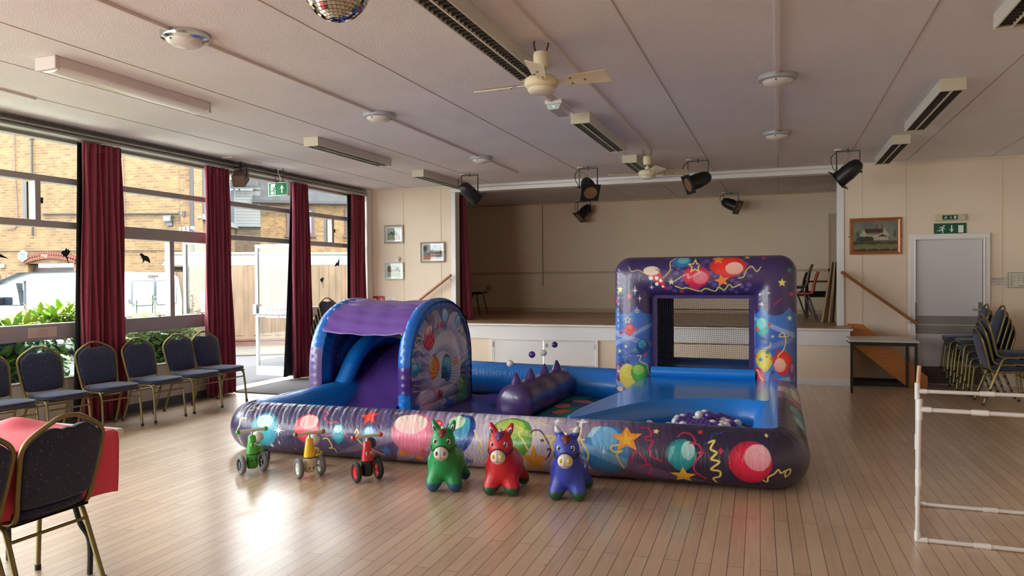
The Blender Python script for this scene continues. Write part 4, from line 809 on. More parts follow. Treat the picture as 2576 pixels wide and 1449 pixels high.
# exit signs over the right door
o=thing('exit_sign','flat green fire exit sign with down arrow directly above the door','exit sign',(2.27,YP-.004,2.185)); b=MB(); b.bb(-.20,.20,-.004,.002,-.082,.082); b.build('panel',GRD,o,smooth=False)
b=MB(); runner(b,(-.105,-.0062,.005),.125); b.build('running_figure',SW2,o,smooth=False); b=MB(); arrow(b,(.02,-.0062,.003),.11); b.build('arrow',SW2,o,smooth=False); b=MB(); b.bb(.10,.165,-.0062,-.004,-.052,.05); b.build('door_symbol',SW2,o,smooth=False)
o=thing('exit_light_box','slim cream exit light box with small green panel above green sign','exit sign',(2.265,YP-.03,2.345)); b=MB(); b.bb(-.19,.19,-.03,.03,-.045,.045); b.build('housing',mat('box_cream',(206,196,160),.3,coat=.3),o,bev=.008)
b=MB(); b.bb(-.10,.09,-.0325,-.03,-.032,.032); p_=b.build('green_panel',GRD,o,smooth=False); b=MB(); runner(b,(-.06,-.0345,.0),.052); b.build('running_figure',SW2,p_,smooth=False); b=MB(); arrow(b,(.005,-.0345,0),.045); b.bb(.045,.07,-.0345,-.0325,-.02,.02); b.build('arrow',SW2,p_,smooth=False); b=MB(); b.bb(.095,.17,-.0325,-.03,-.03,.03); b.build('clear_panel',mat('clear_grey',(196,190,176),.3),o,smooth=False)
# right door
DW=mat('door_white',(206,204,208),.45,var=.02,vs=2); b=MB()
X0,X1,ZT=1.85,2.66,2.03
b.bb(X0,X1,YP-.025,YP+.02,.0,ZT); dr=b.build('door_1',DW,smooth=False); dr['kind']='structure'
b=MB(); 
for a,c in((X0-.09,X0-.01),(X1+.01,X1+.09)): b.bb(a,c,YP-.045,YP,0,ZT+.011)
b.bb(X0-.09,X1+.09,YP-.045,YP,ZT+.012,ZT+.09); b.bb(X0-.03,X0-.01,YP-.06,YP,0,ZT+.03); b.bb(X1+.01,X1+.03,YP-.06,YP,0,ZT+.03); b.bb(X0-.03,X1+.03,YP-.06,YP,ZT+.012,ZT+.03); b.build('door_frame',WHITE,dr,smooth=False,bev=.006)
b=MB(); b.bb(X0+.005,X1-.005,YP-.031,YP-.024,.71,.965); b.build('push_plate',mat('plate_grey',(142,138,134),.5,metal=.25,var=.12,vs=4),dr,smooth=False)
b=MB(); b.bb(X0+.005,X1-.005,YP-.033,YP-.03,.835,.842); b.build('plate_edge',WHITE,dr,smooth=False)
b=MB(); b.bb(X0+.005,X1-.005,YP-.031,YP-.024,.01,.25); b.build('kick_plate',mat('kick_dark',(84,76,72),.45,metal=.4),dr,smooth=False)
b=MB(); b.bb(X0-.022,X0-.006,YP-.07,YP-.04,.72,1.15); b.build('edge_guard',mat('guard_grey',(110,106,104),.4,metal=.4),dr,smooth=False)
b=MB(); b.bb(X1-.05,X1-.005,YP-.034,YP-.025,.95,1.16); b.build('lock_plate',mat('lock_grey',(120,118,116),.35,metal=.7),dr,smooth=False); b=MB(); b.tube([(X1-.03,YP-.03,1.06),(X1-.03,YP-.075,1.06),(X1-.13,YP-.078,1.06)],.009,8); b.build('door_handle',mat('handle_chrome',(206,206,206),.15,metal=.95),dr)
# stair flight, stringer and handrails
ORW=mat('varnished_pine',(176,106,44),.35,coat=.4,var=.15,vs=5,stretch=(1,1,6)); RAILW=mat('rail_wood',(150,92,54),.3,coat=.4,var=.1,vs=10)
t=thing('stage_steps','varnished timber steps down from the right end of the stage','steps',(.95,YS+.12,0))
b=MB(); b.prism([(.0,.86),(.16,.86),(.96,.16),(.96,0),(.72,0),(.0,.60)],'y',-.02,.01); b.build('stringer',ORW,t,bev=.003)
for k in range(3):
    b=MB(); z=.60-.2*k; b.bb(.06+.24*k,.32+.24*k,.012,.453,z-.03,z); b.build('tread',mat('tread_wood',(120,82,54),.5),t,bev=.004)
b=MB(); b.prism([(.0,.84),(.14,.84),(.94,.16),(.94,0),(.74,0),(.0,.62)],'y',.455,.478); b.build('stringer',ORW,t,bev=.003); b=MB(); b.bb(.02,.7,.03,.44,.0,.06); b.build('plinth',BLACK,t)
def handrail(a,c,label,br):
    t=thing('handrail',label,'handrail',a); A=Vector(a); Cc=Vector(c)-A; b=MB(); b.tube([(0,0,0),Cc],.024,14); b.build('rail',RAILW,t)
    for f in br:
        p=Cc*f; b=MB(); b.tube(smoothpath([p,p+Vector((0,.02,-.05)),p+Vector((0,YP-.004-A.y,-.06))],4),.007,8); q=p+Vector((0,YP-.004-A.y,-.06)); b.cyl(q,q+Vector((0,-.008,0)),.026,n=14); b.build('bracket',mat('bracket_white',(206,200,192),.4),t)
handrail((.865,YP-.10,1.60),(1.835,YP-.10,.86),'wooden handrail sloping down beside the white farmhouse painting',(.03,.92)); handrail((-5.36,YP-.10,1.61),(-6.75,YP-.10,.62),'wooden handrail sloping up behind the slide to the stage',(.03,.9))
# ================================================================ banquet chairs
BLUE=mat('chair_fabric',(26,34,64),.85,bump=.3,bs=260,var=.1,vs=60,sheen=.2)
def speckle(m):
    nt=m.node_tree; N=nt.nodes.new; L=nt.links.new; b=nt.nodes['Principled BSDF']; src=b.inputs['Base Color'].links[0].from_socket if b.inputs['Base Color'].links else None
    tc=N('ShaderNodeTexCoord'); vo=N('ShaderNodeTexVoronoi'); vo.inputs['Scale'].default_value=52; L(tc.outputs['Object'],vo.inputs['Vector']); r=N('ShaderNodeMapRange'); r.inputs[1].default_value=.16; r.inputs[2].default_value=.10; r.inputs[3].default_value=0; r.inputs[4].default_value=1; L(vo.outputs['Distance'],r.inputs[0])
    mx=N('ShaderNodeMix'); mx.data_type='RGBA'; L(r.outputs[0],mx.inputs[0]); L(src,mx.inputs[6]); mx.inputs[7].default_value=lin((150,140,130))+(1,); L(mx.outputs[2],b.inputs['Base Color'])
speckle(BLUE)
def make_chair():
    t=thing('banquet_chair','','chair')
    # seat cushion
    b=MB()
    def sf(u,v):
        a=2*pi*u; n=5; ca_,sa=cos(a),sin(a); r=(abs(ca_)**n+abs(sa)**n)**(-1/n); w=.215-.012*(sa<0); 
        k=sin(v*pi); s=.90+.10*min(1,k*1.8); z=.425+.055*v+ .008*(1-(abs(v-1))*8 if v>.9 else 0)
        if v>=.999: s*=.0; z=.49
        return (w*ca_*r*s,.02+.205*sa*r*s,z)
    b.grid(sf,36,9,cu=True); o=len(b.v); b.v.append((0,.02,.424)); b.f+=[(k*9,((k+1)%36)*9,o) for k in range(36)]; b.mi+=[0]*36; b.build('seat',BLUE,t,ang=60)
    # back plane: tilt from (y=-.185,z=.47) to (y=-.285,z=.915)
    def bp(x,h,off=0): return Vector((x,-.185-.10*(h-.47)/.445-.0+off,h))
    half=[(0,.922),(.05,.917),(.10,.892),(.155,.858),(.195,.825),(.215,.78),(.213,.70),(.205,.60),(.197,.52),(.192,.47)]
    right=[bp(x,h) for x,h in half]+[V(.19,-.165,.432),V(.19,-.11,.415),V(.19,.10,.415),V(.19,.19,.415)]
    left=[V(-p.x,p.y,p.z) for p in right]
    path=smoothpath(list(reversed(left))+right[1:],3); b=MB(); b.tube(path,.0125,8); b.build('back_frame',GOLD,t,ang=60)
    # padded back
    inn=[(0,.866),(.03,.860),(.055,.869),(.10,.872),(.152,.842),(.186,.812),(.202,.775),(.201,.70),(.194,.60),(.187,.54),(.178,.502),(.155,.486),(.08,.480),(0,.478)]
    out=[bp(x,h) for x,h in inn]; full=smoothpath(out+[V(-p.x,p.y,p.z) for p in reversed(out[1:-1])],3,True); n=len(full); c=sum(full,V(0,0,0))/n
    b=MB(); rings=[]
    for sc,off in((1,.0),(.985,.018),(.93,.026),(.55,.03),(.0,.03)): rings.append([c+(p-c)*sc+V(0,off,0) for p in full])
    for sc,off in((1,.0),(.985,-.012),(.93,-.016),(0,-.016)): rings.append([c+(p-c)*sc+V(0,off,0) for p in full])
    vs=[v for r in rings for v in r]; fs=[(i*n+k,i*n+(k+1)%n,(i+1)*n+(k+1)%n,(i+1)*n+k) for i in list(range(4))+[5,6,7] for k in range(n)]; b.add(vs,fs); b.build('backrest',BLUE,t,ang=60)
    for s in(-1,1):
        b=MB(); b.tube(smoothpath([(s*.198,.02,.418),(s*.2,.12,.415),(s*.203,.165,.395),(s*.205,.185,.33),(s*.213,.215,.0)],4),.0125,8); q=b.build('leg',GOLD,t,ang=60); b=MB(); b.cyl((s*.2135,.216,0),(s*.212,.2135,.03),.0155,n=10); b.build('foot_cap',BLACK,q)
        b=MB(); b.tube(smoothpath([(s*.198,.04,.405),(s*.198,-.05,.41),(s*.2,-.11,.395),(s*.203,-.14,.34),(s*.212,-.255,.0)],4),.0125,8); q=b.build('leg',GOLD,t,ang=60); b=MB(); b.cyl((s*.2125,-.256,0),(s*.211,-.252,.03),.0155,n=10); b.build('foot_cap',BLACK,q)
    for yy in(-.155,.19): b=MB(); b.tube([(-.204,yy,.335),(.204,yy,.335)],.009,8); b.build('stretcher',GOLD,t); b=MB(); b.bb(-.2,.2,-.17,.2,.408,.424); b.build('seat_frame',GOLD,t,bev=.004)
    return t
chair0=make_chair(); chair0.scale=(1,1,.965); used=[False]
def chair(x,y,face,label,group,z=0):
    """face = heading in degrees of the seat front (0 = +X)"""
    rz=radians(face-90)
    if not used[0]: used[0]=True; chair0.location=(x,y,z); chair0.rotation_euler=(0,0,rz); chair0['label']=label; chair0['group']=group; return chair0
    return dup(chair0,(x,y,z),rz,label,group)
g='blue banquet chairs lined up along the windows'
for (x,y,f),l in zip([(-6.59,7.47,-2),(-6.54,6.97,-3),(-6.54,6.39,-1),(-6.59,5.84,-10),(-6.61,5.24,-6),(-6.6,4.69,-5)],
  ['blue banquet chair nearest the open door in the window row','blue banquet chair second from the open door in the window row','blue banquet chair third from the open door, right of the broad curtain','blue banquet chair in front of the broad maroon curtain','blue banquet chair behind the red clothed table','blue banquet chair cut by left edge in the window row']): chair(x,y,f,l,g)
g='blue banquet chairs tucked under the red clothed table'
chair(-3.50,2.61,180,'foreground blue banquet chair with gold frame seen from behind, standing whole',g); chair(-3.50,2.14,180,'foreground blue banquet chair half cut off by the left edge',g)
g='stacked banquet chairs against right wall by the door'
names=['bottom','second','third','topmost']
def stackc(x,y,f,n,desc,grp,dz=.085,df=.035):
    d=Vector((cos(radians(f)),sin(radians(f)),0))
    nm={3:['bottom','middle','topmost'],4:['bottom','second','third','topmost'],5:['bottom','second','middle','fourth','topmost']}[n]
    for k in range(n): chair(x+d.x*df*k,y+d.y*df*k,f,'%s blue banquet chair of %s'%(nm[k],desc),grp,z=dz*k)
stackc(2.52,10.25,0,3,'the nearest stack facing the right edge',g); stackc(2.44,11.42,180,4,'the far stack against the right wall',g); stackc(2.50,10.92,180,4,'the middle stack beside the door',g)
stackc(-6.60,9.98,-5,5,'the stack behind the door curtain','stacked banquet chairs behind the door curtain',.09,.04)
# ================================================================ red clothed table
t=thing('folding_table','white plastic folding table under a red paper cloth','table',(-3.70,2.05,0)); WP=mat('white_plastic',(220,216,214),.4)
b=MB(); b.bb(-.37,.37,-.92,.99,.70,.74); b.build('tabletop',WP,t,bev=.014)
for yy in(-.75,.76):
    for s in(-1,1): b=MB(); b.tube(smoothpath([(s*.25,yy-.05,.70),(s*.25,yy,.45),(s*.27,yy+.03,.28),(s*.30,yy+.06,.18),(s*.30,yy+.06,0)],5),.014,8); b.build('leg',BLACK,t)
    b=MB(); b.tube([(-.25,yy,.45),(.25,yy,.45)],.012,8); b.build('crossbar',BLACK,t)
RC=mat('red_paper',(228,70,92),.5,bump=.08,bs=12)
b=MB(); path=[(-.40,.42),(-.395,.6),(-.39,.735),(-.37,.748),(-.2,.747),(0,.747),(.2,.747),(.365,.748),(.384,.738),(.39,.70),(.388,.6),(.386,.5),(.383,.43)]
pp=smoothpath([(a,0,z) for a,z in path],4)
def cf(u,v):
    p=pp[int(round(u*(len(pp)-1)))]; y=-.95+v*1.86; z=p.z; 
    if u<.2: z+=.02*sin(v*20)
    if u>.8: z+= -.03*(v-.5)+.008*sin(v*40)
    bump_=.055*math.exp(-((v-.93)/.06)**2)*math.exp(-((p.x+.18)/.12)**2) if .2<u<.8 else 0
    fl=max(0,min(1,(v-.93)/.07)); return (p.x-3.70+(-.045*min(1,(.74-z)/.1)*(1-fl)+.02*fl if (u>.5 and z<.74) else 0)+(.004*sin(v*26+u*9) if z<.7 else 0),y+2.05+.0,z+bump_)
b.grid(cf,len(pp),60); tag(b.build('tablecloth',RC,fix=False,ang=80,thick=.003),'red paper tablecloth draped over the folding table','tablecloth')
# ================================================================ right side table
t=thing('side_table','small white topped table with black square legs before the steps','table',(1.27,10.95,0)); b=MB(); b.bb(-.40,.42,-.38,.40,.675,.70); b.build('tabletop',mat('laminate',(196,190,182),.4),t,bev=.003)
b=MB(); b.bb(-.38,.40,-.36,.38,.63,.674); b.bb(-.36,.38,-.34,.36,.6301,.65); b.build('apron',DARK,t,bev=.002)
for sx in(-.365,.385):
    for sy in(-.345,.365): b=MB(); b.bb(sx-.015,sx+.015,sy-.015,sy+.015,0,.63); b.build('leg',DARK,t)
# ================================================================ white pipe frame
t=thing('pipe_frame','white plastic pipe goal frame standing at the right edge','pipe frame',(.75,4.77,0)); PV=mat('pvc_white',(214,208,206),.35); r_=.0125
A0=V(0,0,.014); A1=V(.01,0,.765); B0=V(.118,.75,.014); B1=V(.118,.75,.765); ex=V(1.9,-.03,0)
def pipe(a,c,name='tube',m=PV,r=r_): b=MB(); b.tube([a,c],r,12); return b.build(name,m,t)
pipe(A0,A1); pipe(B0,B1); pipe(A0,A0+ex); pipe(A1,A1+V(1.9,-.06,-.02)); pipe(B0,B0+ex); pipe(B1,B1+V(1.9,-.03,0)); pipe(A0,B0); pipe(A1,B1) if False else None
pipe(B1,B1+V(.012,.0,.17),'upper_stub',mat('pipe_tan',(196,146,118),.4)); pipe(A0+V(1.9,-.03,0),A1+V(1.9,-.06,-.02)); pipe(B0+ex,B1+V(1.9,-.03,0))
def fit_(c,dirs,l=.05):
    b=MB()
    for d in dirs: b.tube([c,c+Vector(d).normalized()*l],.0165,12)
    b.ball(c,.0165,12,8); b.build('connector',mat('pvc_fitting',(224,220,218),.3),t)
fit_(A0,[(0,0,1),(1,0,0),(.15,1,0)]); fit_(A1,[(0,0,1),(0,0,-1),(1,-.03,0)],.06); fit_(B0,[(0,0,1),(1,0,0),(-.15,-1,0)]); fit_(B1,[(0,0,1),(0,0,-1),(1,0,0)],.055)
fit_(A0.lerp(A1,.48),[(0,0,1),(0,0,-1)],.05); fit_(A0+ex*.17,[(1,0,0),(-1,0,0)],.04); fit_(A1+V(.30,-.009,-.003),[(1,-.03,-.01),(-1,.03,.01)],.04); fit_(B0+ex*.22,[(1,0,0),(-1,0,0)],.04); fit_(B1+V(.40,-.006,0),[(1,0,0),(-1,0,0)],.04); fit_(B0.lerp(B1,.55),[(0,0,1),(0,0,-1)],.05)
# ================================================================ chairs on the stage
def polychair(x,y,z,face,col,label,tilt=0):
    t=thing('plastic_chair',label,'chair',(x,y,z),radians(face-90)); m=mat('poly_%d_%d_%d'%col,col,.4)
    pr=smoothpath([(0,.22,.425),(0,.19,.445),(0,0,.43),(0,-.13,.435),(0,-.19,.48),(0,-.21,.58),(0,-.235,.70),(0,-.27,.80)],4); b=MB()
    b.grid(lambda u,v:(lambda p:((u-.5)*(.42-.06*v),p.y+.03*(4*(u-.5)**2)*(v>.5),p.z+.02*4*(u-.5)**2*(v<.5)))(pr[int(round(v*(len(pr)-1)))]),12,len(pr)); b.build('seat_shell',m,t,ang=80,thick=.012)
    for s in(-1,1):
        for a,c_ in(((s*.17,.12,.42),(s*.22,.21,0)),((s*.17,-.10,.42),(s*.22,-.24,0))): b=MB(); b.tube([a,c_],.0115,8); b.build('leg',DARK,t)
    b=MB(); b.tube([(-.17,.12,.418),(.17,.12,.418),(.17,-.10,.418),(-.17,-.10,.418)],.01,6,closed=True); b.build('underframe',DARK,t); return t
polychair(-5.83,13.9,.81,0,(40,62,84),'blue plastic chair alone at the left of the stage')
polychair(.36,13.0,.81,180,(222,84,52),'orange plastic chair, lower of the pair on the stage'); polychair(.27,13.0,.93,180,(96,84,80),'grey brown plastic chair stacked on the orange one')
polychair(.22,13.9,.81,180,(36,52,60),'dark plastic chair behind the orange one on the stage')
t=thing('wooden_armchair','dark wooden armchair behind the orange plastic chair on the stage','chair',(.72,14.25,.81),radians(90)); WD=mat('dark_wood',(84,52,36),.45)
b=MB(); b.bb(-.25,.25,-.25,.25,.36,.46); b.build('seat',mat('seat_black',(26,24,26),.8),t,bev=.02)
for sx in(-.26,.26):
    for sy in(-.26,.24): b=MB(); b.bb(sx-.02,sx+.02,sy-.02,sy+.02,0,.62 if sy>0 else .95); b.build('leg',WD,t)
    b=MB(); b.bb(sx-.03,sx+.03,-.26,.28,.62,.65); b.build('arm',WD,t)
b=MB(); b.bb(-.25,.25,-.28,-.24,.62,.92); b.build('backrest',WD,t,bev=.01)
t=thing('folded_table','dark folded table leaning behind the stacked plastic chairs','table',(.02,13.6,.81),radians(20)); b=MB(); b.box((0,0,.55),(.03,.6,.8),Matrix.Rotation(radians(22),3,'Y')); b.build('tabletop',mat('table_board',(70,58,46),.6),t,bev=.004)
b=MB(); b.tube([(-.12,.25,.2),(.12,.28,0)],.014,8); b.tube([(-.12,-.25,.2),(.12,-.28,0)],.014,8); b.build('leg',mat('brass_leg',(110,92,60),.4,metal=.5),t)

# printed artwork, in metres on each sheet
FRONT=[
('p',[(-3.524,-0.153),(-2.895,0.187),(-2.858,0.028),(-3.719,-0.25)],(150,135,165),0.35),
('l',[(-4.42,0.109),(-4.482,0.102),(-4.483,0.04),(-4.505,0.012),(-4.505,-0.037),(-4.497,-0.146)],0.01,(232,214,110)),
('b',-4.217,0.024,0.1343,0.1513,(30,150,175),(-.05,-0.45,0.6,0.42),(190,220,215)),
('k',-4.072,0.022,0.0737,0.0631,(245,245,245)),
('k',-4.164,-0.13,0.0369,0.0458,(245,245,245)),
('k',-4.078,-0.092,0.024,0.0253,(245,245,245)),
('k',-3.936,-0.154,0.0206,0.0291,(220,150,130)),
('b',-3.797,0.059,0.1203,0.1279,(225,45,70),(0.1,-0.42,0.78,0.5),(235,185,180)),
('l',[(-3.724,0.252),(-3.625,0.198),(-3.66,0.162),(-3.574,0.11),(-3.519,0.126),(-3.449,0.051),(-3.395,0.009)],0.008,(205,50,90)),
('b',-3.487,0.029,0.062,0.0812,(40,150,170),(-.1,-0.45,0.6,0.4),(190,225,220)),
('s',-3.231,0.194,0.0881,0.0889,0.25,(235,60,50)),
('l',[(-3.551,0.255),(-3.494,0.206),(-3.49,0.149),(-3.436,0.097)],0.006,(60,90,170)),
('l',[(-3.075,0.261),(-3.071,0.191),(-3.024,0.162),(-3.054,0.098)],0.006,(60,90,170)),
('b',-3.193,0.026,0.0711,0.0833,(70,150,210),(-.1,-0.45,0.6,0.4),(180,215,235)),
('l',[(-3.331,0.038),(-3.317,0.071),(-3.295,0.04),(-3.315,0.014),(-3.267,-0.043),(-3.189,-0.088),(-3.079,-0.148)],0.007,(232,214,110)),
('l',[(-3.632,-0.025),(-3.587,-0.022),(-3.555,-0.092),(-3.591,-0.112),(-3.54,-0.116),(-3.535,-0.16)],0.007,(232,214,110)),
('l',[(-3.646,0.007),(-3.587,0.004),(-3.52,0.021)],0.005,(220,110,110)),
('s',-3.049,-0.1,0.0544,0.0502,0,(60,110,180)),
('l',[(-3.022,0.254),(-2.946,0.261)],0.005,(232,214,110)),
('l',[(-4.451,0.189),(-4.389,0.193),(-4.391,0.233),(-4.332,0.206)],0.005,(232,214,110)),
('p',[(-2.935,-0.071),(-2.636,0.081),(-2.559,0.009),(-3.016,-0.284)],(190,170,190),0.5),
('b',-2.811,0.079,0.1866,0.1856,(225,120,150),(-.15,-0.4,0.8,0.5),(238,222,205)),
('s',-2.708,-0.084,0.0395,0.0401,0,(215,60,80)),
('b',-2.602,0.15,0.0443,0.0497,(220,35,40),(0.3,-0.35,0.35,0.3),(250,160,140)),
('b',-2.395,0.117,0.1266,0.1678,(20,60,140),(-.1,-0.15,0.72,0.7),(60,165,190)),
('e',-2.441,0.194,0.0683,0.0686,(200,225,190)),
('l',[(-2.343,-0.064),(-2.307,-0.098),(-2.299,-0.152),(-2.376,-0.306)],0.005,(60,50,90)),
('e',-2.9,-0.108,0.0371,0.0359,(225,120,60)),
('e',-2.761,-0.151,0.0372,0.0279,(225,120,60)),
('s',-2.339,-0.147,0.0566,0.0552,0,(50,90,160)),
('b',-1.968,0.086,0.1761,0.1873,(95,165,65),(-.1,-0.4,0.7,0.5),(170,205,90)),
('p',[(-2.092,0.193),(-1.651,0.12),(-1.644,0.064),(-2.078,0.141)],(225,220,150),0.35),
('p',[(-2.001,0.08),(-1.839,-0.076),(-1.909,-0.112),(-2.03,0.004)],(190,215,120),0.4),
('l',[(-1.943,0.187),(-1.883,0.153),(-1.908,0.118),(-1.862,0.064),(-1.821,-0.002)],0.012,(232,214,110)),
('e',-1.853,0.135,0.0104,0.0122,(190,210,90)),
('l',[(-1.795,0.288),(-1.8,0.214),(-1.769,0.245),(-1.721,0.212),(-1.68,0.205)],0.009,(232,214,110)),
('l',[(-2.276,0.122),(-2.24,0.066),(-2.202,0.012),(-2.23,-0.009),(-2.193,-0.06)],0.01,(232,214,110)),
('l',[(-2.219,0.191),(-2.18,0.237),(-2.148,0.244),(-2.132,0.255)],0.004,(140,40,80)),
('k',-1.628,0.265,0.0564,0.082,(245,245,245)),
('k',-1.434,0.281,0.0553,0.3436,(245,245,245)),
('l',[(-1.81,0.13),(-1.785,0.155),(-1.732,0.148),(-1.671,0.075),(-1.642,0.016),(-1.656,-0.035),(-1.69,-0.071)],0.011,(75,30,75)),
('e',-1.712,0.076,0.016,0.011,(75,30,75)),
('e',-1.657,0.012,0.0142,0.0096,(75,30,75)),
('l',[(-1.688,0.112),(-1.617,0.109),(-1.644,0.064),(-1.623,0.011),(-1.579,0.02)],0.012,(232,214,110)),
('l',[(-1.503,0.178),(-1.456,0.198),(-1.425,0.162),(-1.422,0.103),(-1.366,0.094),(-1.374,-0.003),(-1.352,-0.065)],0.011,(232,214,110)),
('s',-1.776,-0.092,0.1109,0.1389,0,(225,160,55)),
('p',[(-1.642,-0.021),(-1.24,-0.174),(-1.26,-0.28),(-1.68,-0.092)],(150,130,160),0.45),
('b',-1.218,0.037,0.1721,0.2035,(55,135,200),(-.1,-0.45,0.6,0.5),(120,185,225)),
('p',[(-1.332,0.212),(-1.266,0.235),(-1.333,0.121),(-1.365,0.127)],(190,220,235),0.8),
('p',[(-1.395,0.078),(-1.051,-0.022),(-1.063,-0.099),(-1.388,0.017)],(140,190,220),0.55),
('k',-1.233,0.02,0.0346,0.0377,(245,245,245)),
('s',-1.069,0.13,0.1242,0.1145,0.1,(235,150,50)),
('s',-1.075,0.12,0.0678,0.0602,0.1,(235,185,60)),
('l',[(-1.42,0.176),(-1.427,0.123),(-1.39,0.063),(-1.349,-0.011),(-1.369,-0.079),(-1.343,-0.126)],0.011,(232,214,110)),
('l',[(-1.121,0.079),(-1.181,0.061),(-1.157,0.025),(-1.096,0.036),(-1.134,0.004),(-1.086,-0.101)],0.011,(232,214,110)),
('p',[(-1.051,-0.029),(-.716,-0.115),(-.434,-0.192),(-.796,-0.187),(-1.072,-0.109)],(110,85,125),0.6),
('l',[(-.973,0.235),(-.92,0.24),(-.889,0.167),(-.928,0.151),(-.918,0.127),(-.87,0.126),(-.896,0.064),(-.872,0.006),(-.806,-0.016)],0.01,(190,35,75)),
('l',[(-1.03,-0.052),(-1.006,0.027),(-.961,0.022),(-.918,-0.044),(-.964,-0.081),(-.903,-0.05),(-.883,-0.093),(-.909,-0.135),(-.868,-0.169)],0.009,(190,35,75)),
('s',-0.857,0.207,0.0265,0.0285,0,(232,214,110)),
('s',-0.54,0.227,0.023,0.0297,0,(225,50,45)),
('d',-0.069,0.229,0.0219,0.0262,(232,214,90)),
('d',-0.393,0.081,0.0223,0.0233,(190,35,75)),
('b',-0.665,0.037,0.1058,0.1158,(25,140,150),(0.42,-0.28,0.45,0.6),(170,215,210)),
('p',[(-.75,0.088),(-.693,0.106),(-.74,0.0),(-.756,-0.047)],(120,195,195),0.6),
('l',[(-.694,0.171),(-.664,0.206),(-.605,0.196),(-.572,0.133),(-.61,0.123),(-.549,0.115),(-.523,0.066),(-.554,0.056),(-.515,0.059),(-.575,-0.018),(-.57,-0.083),(-.495,-0.151)],0.01,(190,35,75)),
('l',[(-.507,0.122),(-.472,0.144),(-.448,0.208),(-.406,0.221),(-.372,0.248),(-.329,0.252)],0.006,(60,85,150)),
('l',[(-.476,0.136),(-.437,0.154),(-.463,0.091),(-.42,0.065),(-.458,0.019),(-.402,0.002),(-.459,-0.056),(-.4,-0.068),(-.401,-0.113),(-.445,-0.138),(-.426,-0.183)],0.012,(232,214,110)),
('b',-0.189,0.01,0.1511,0.1562,(200,25,65),(0.33,-0.25,0.62,0.62),(225,170,180)),
('s',-0.656,-0.135,0.0949,0.0821,0,(225,175,55)),
('l',[(-.105,-0.121),(-.071,-0.133),(-.064,-0.089),(-.024,-0.06),(0.003,-0.028),(0.023,-0.053),(0.056,-0.038),(0.092,-0.028),(0.092,-0.062),(0.063,-0.086),(0.056,-0.043)],0.009,(232,214,110))]
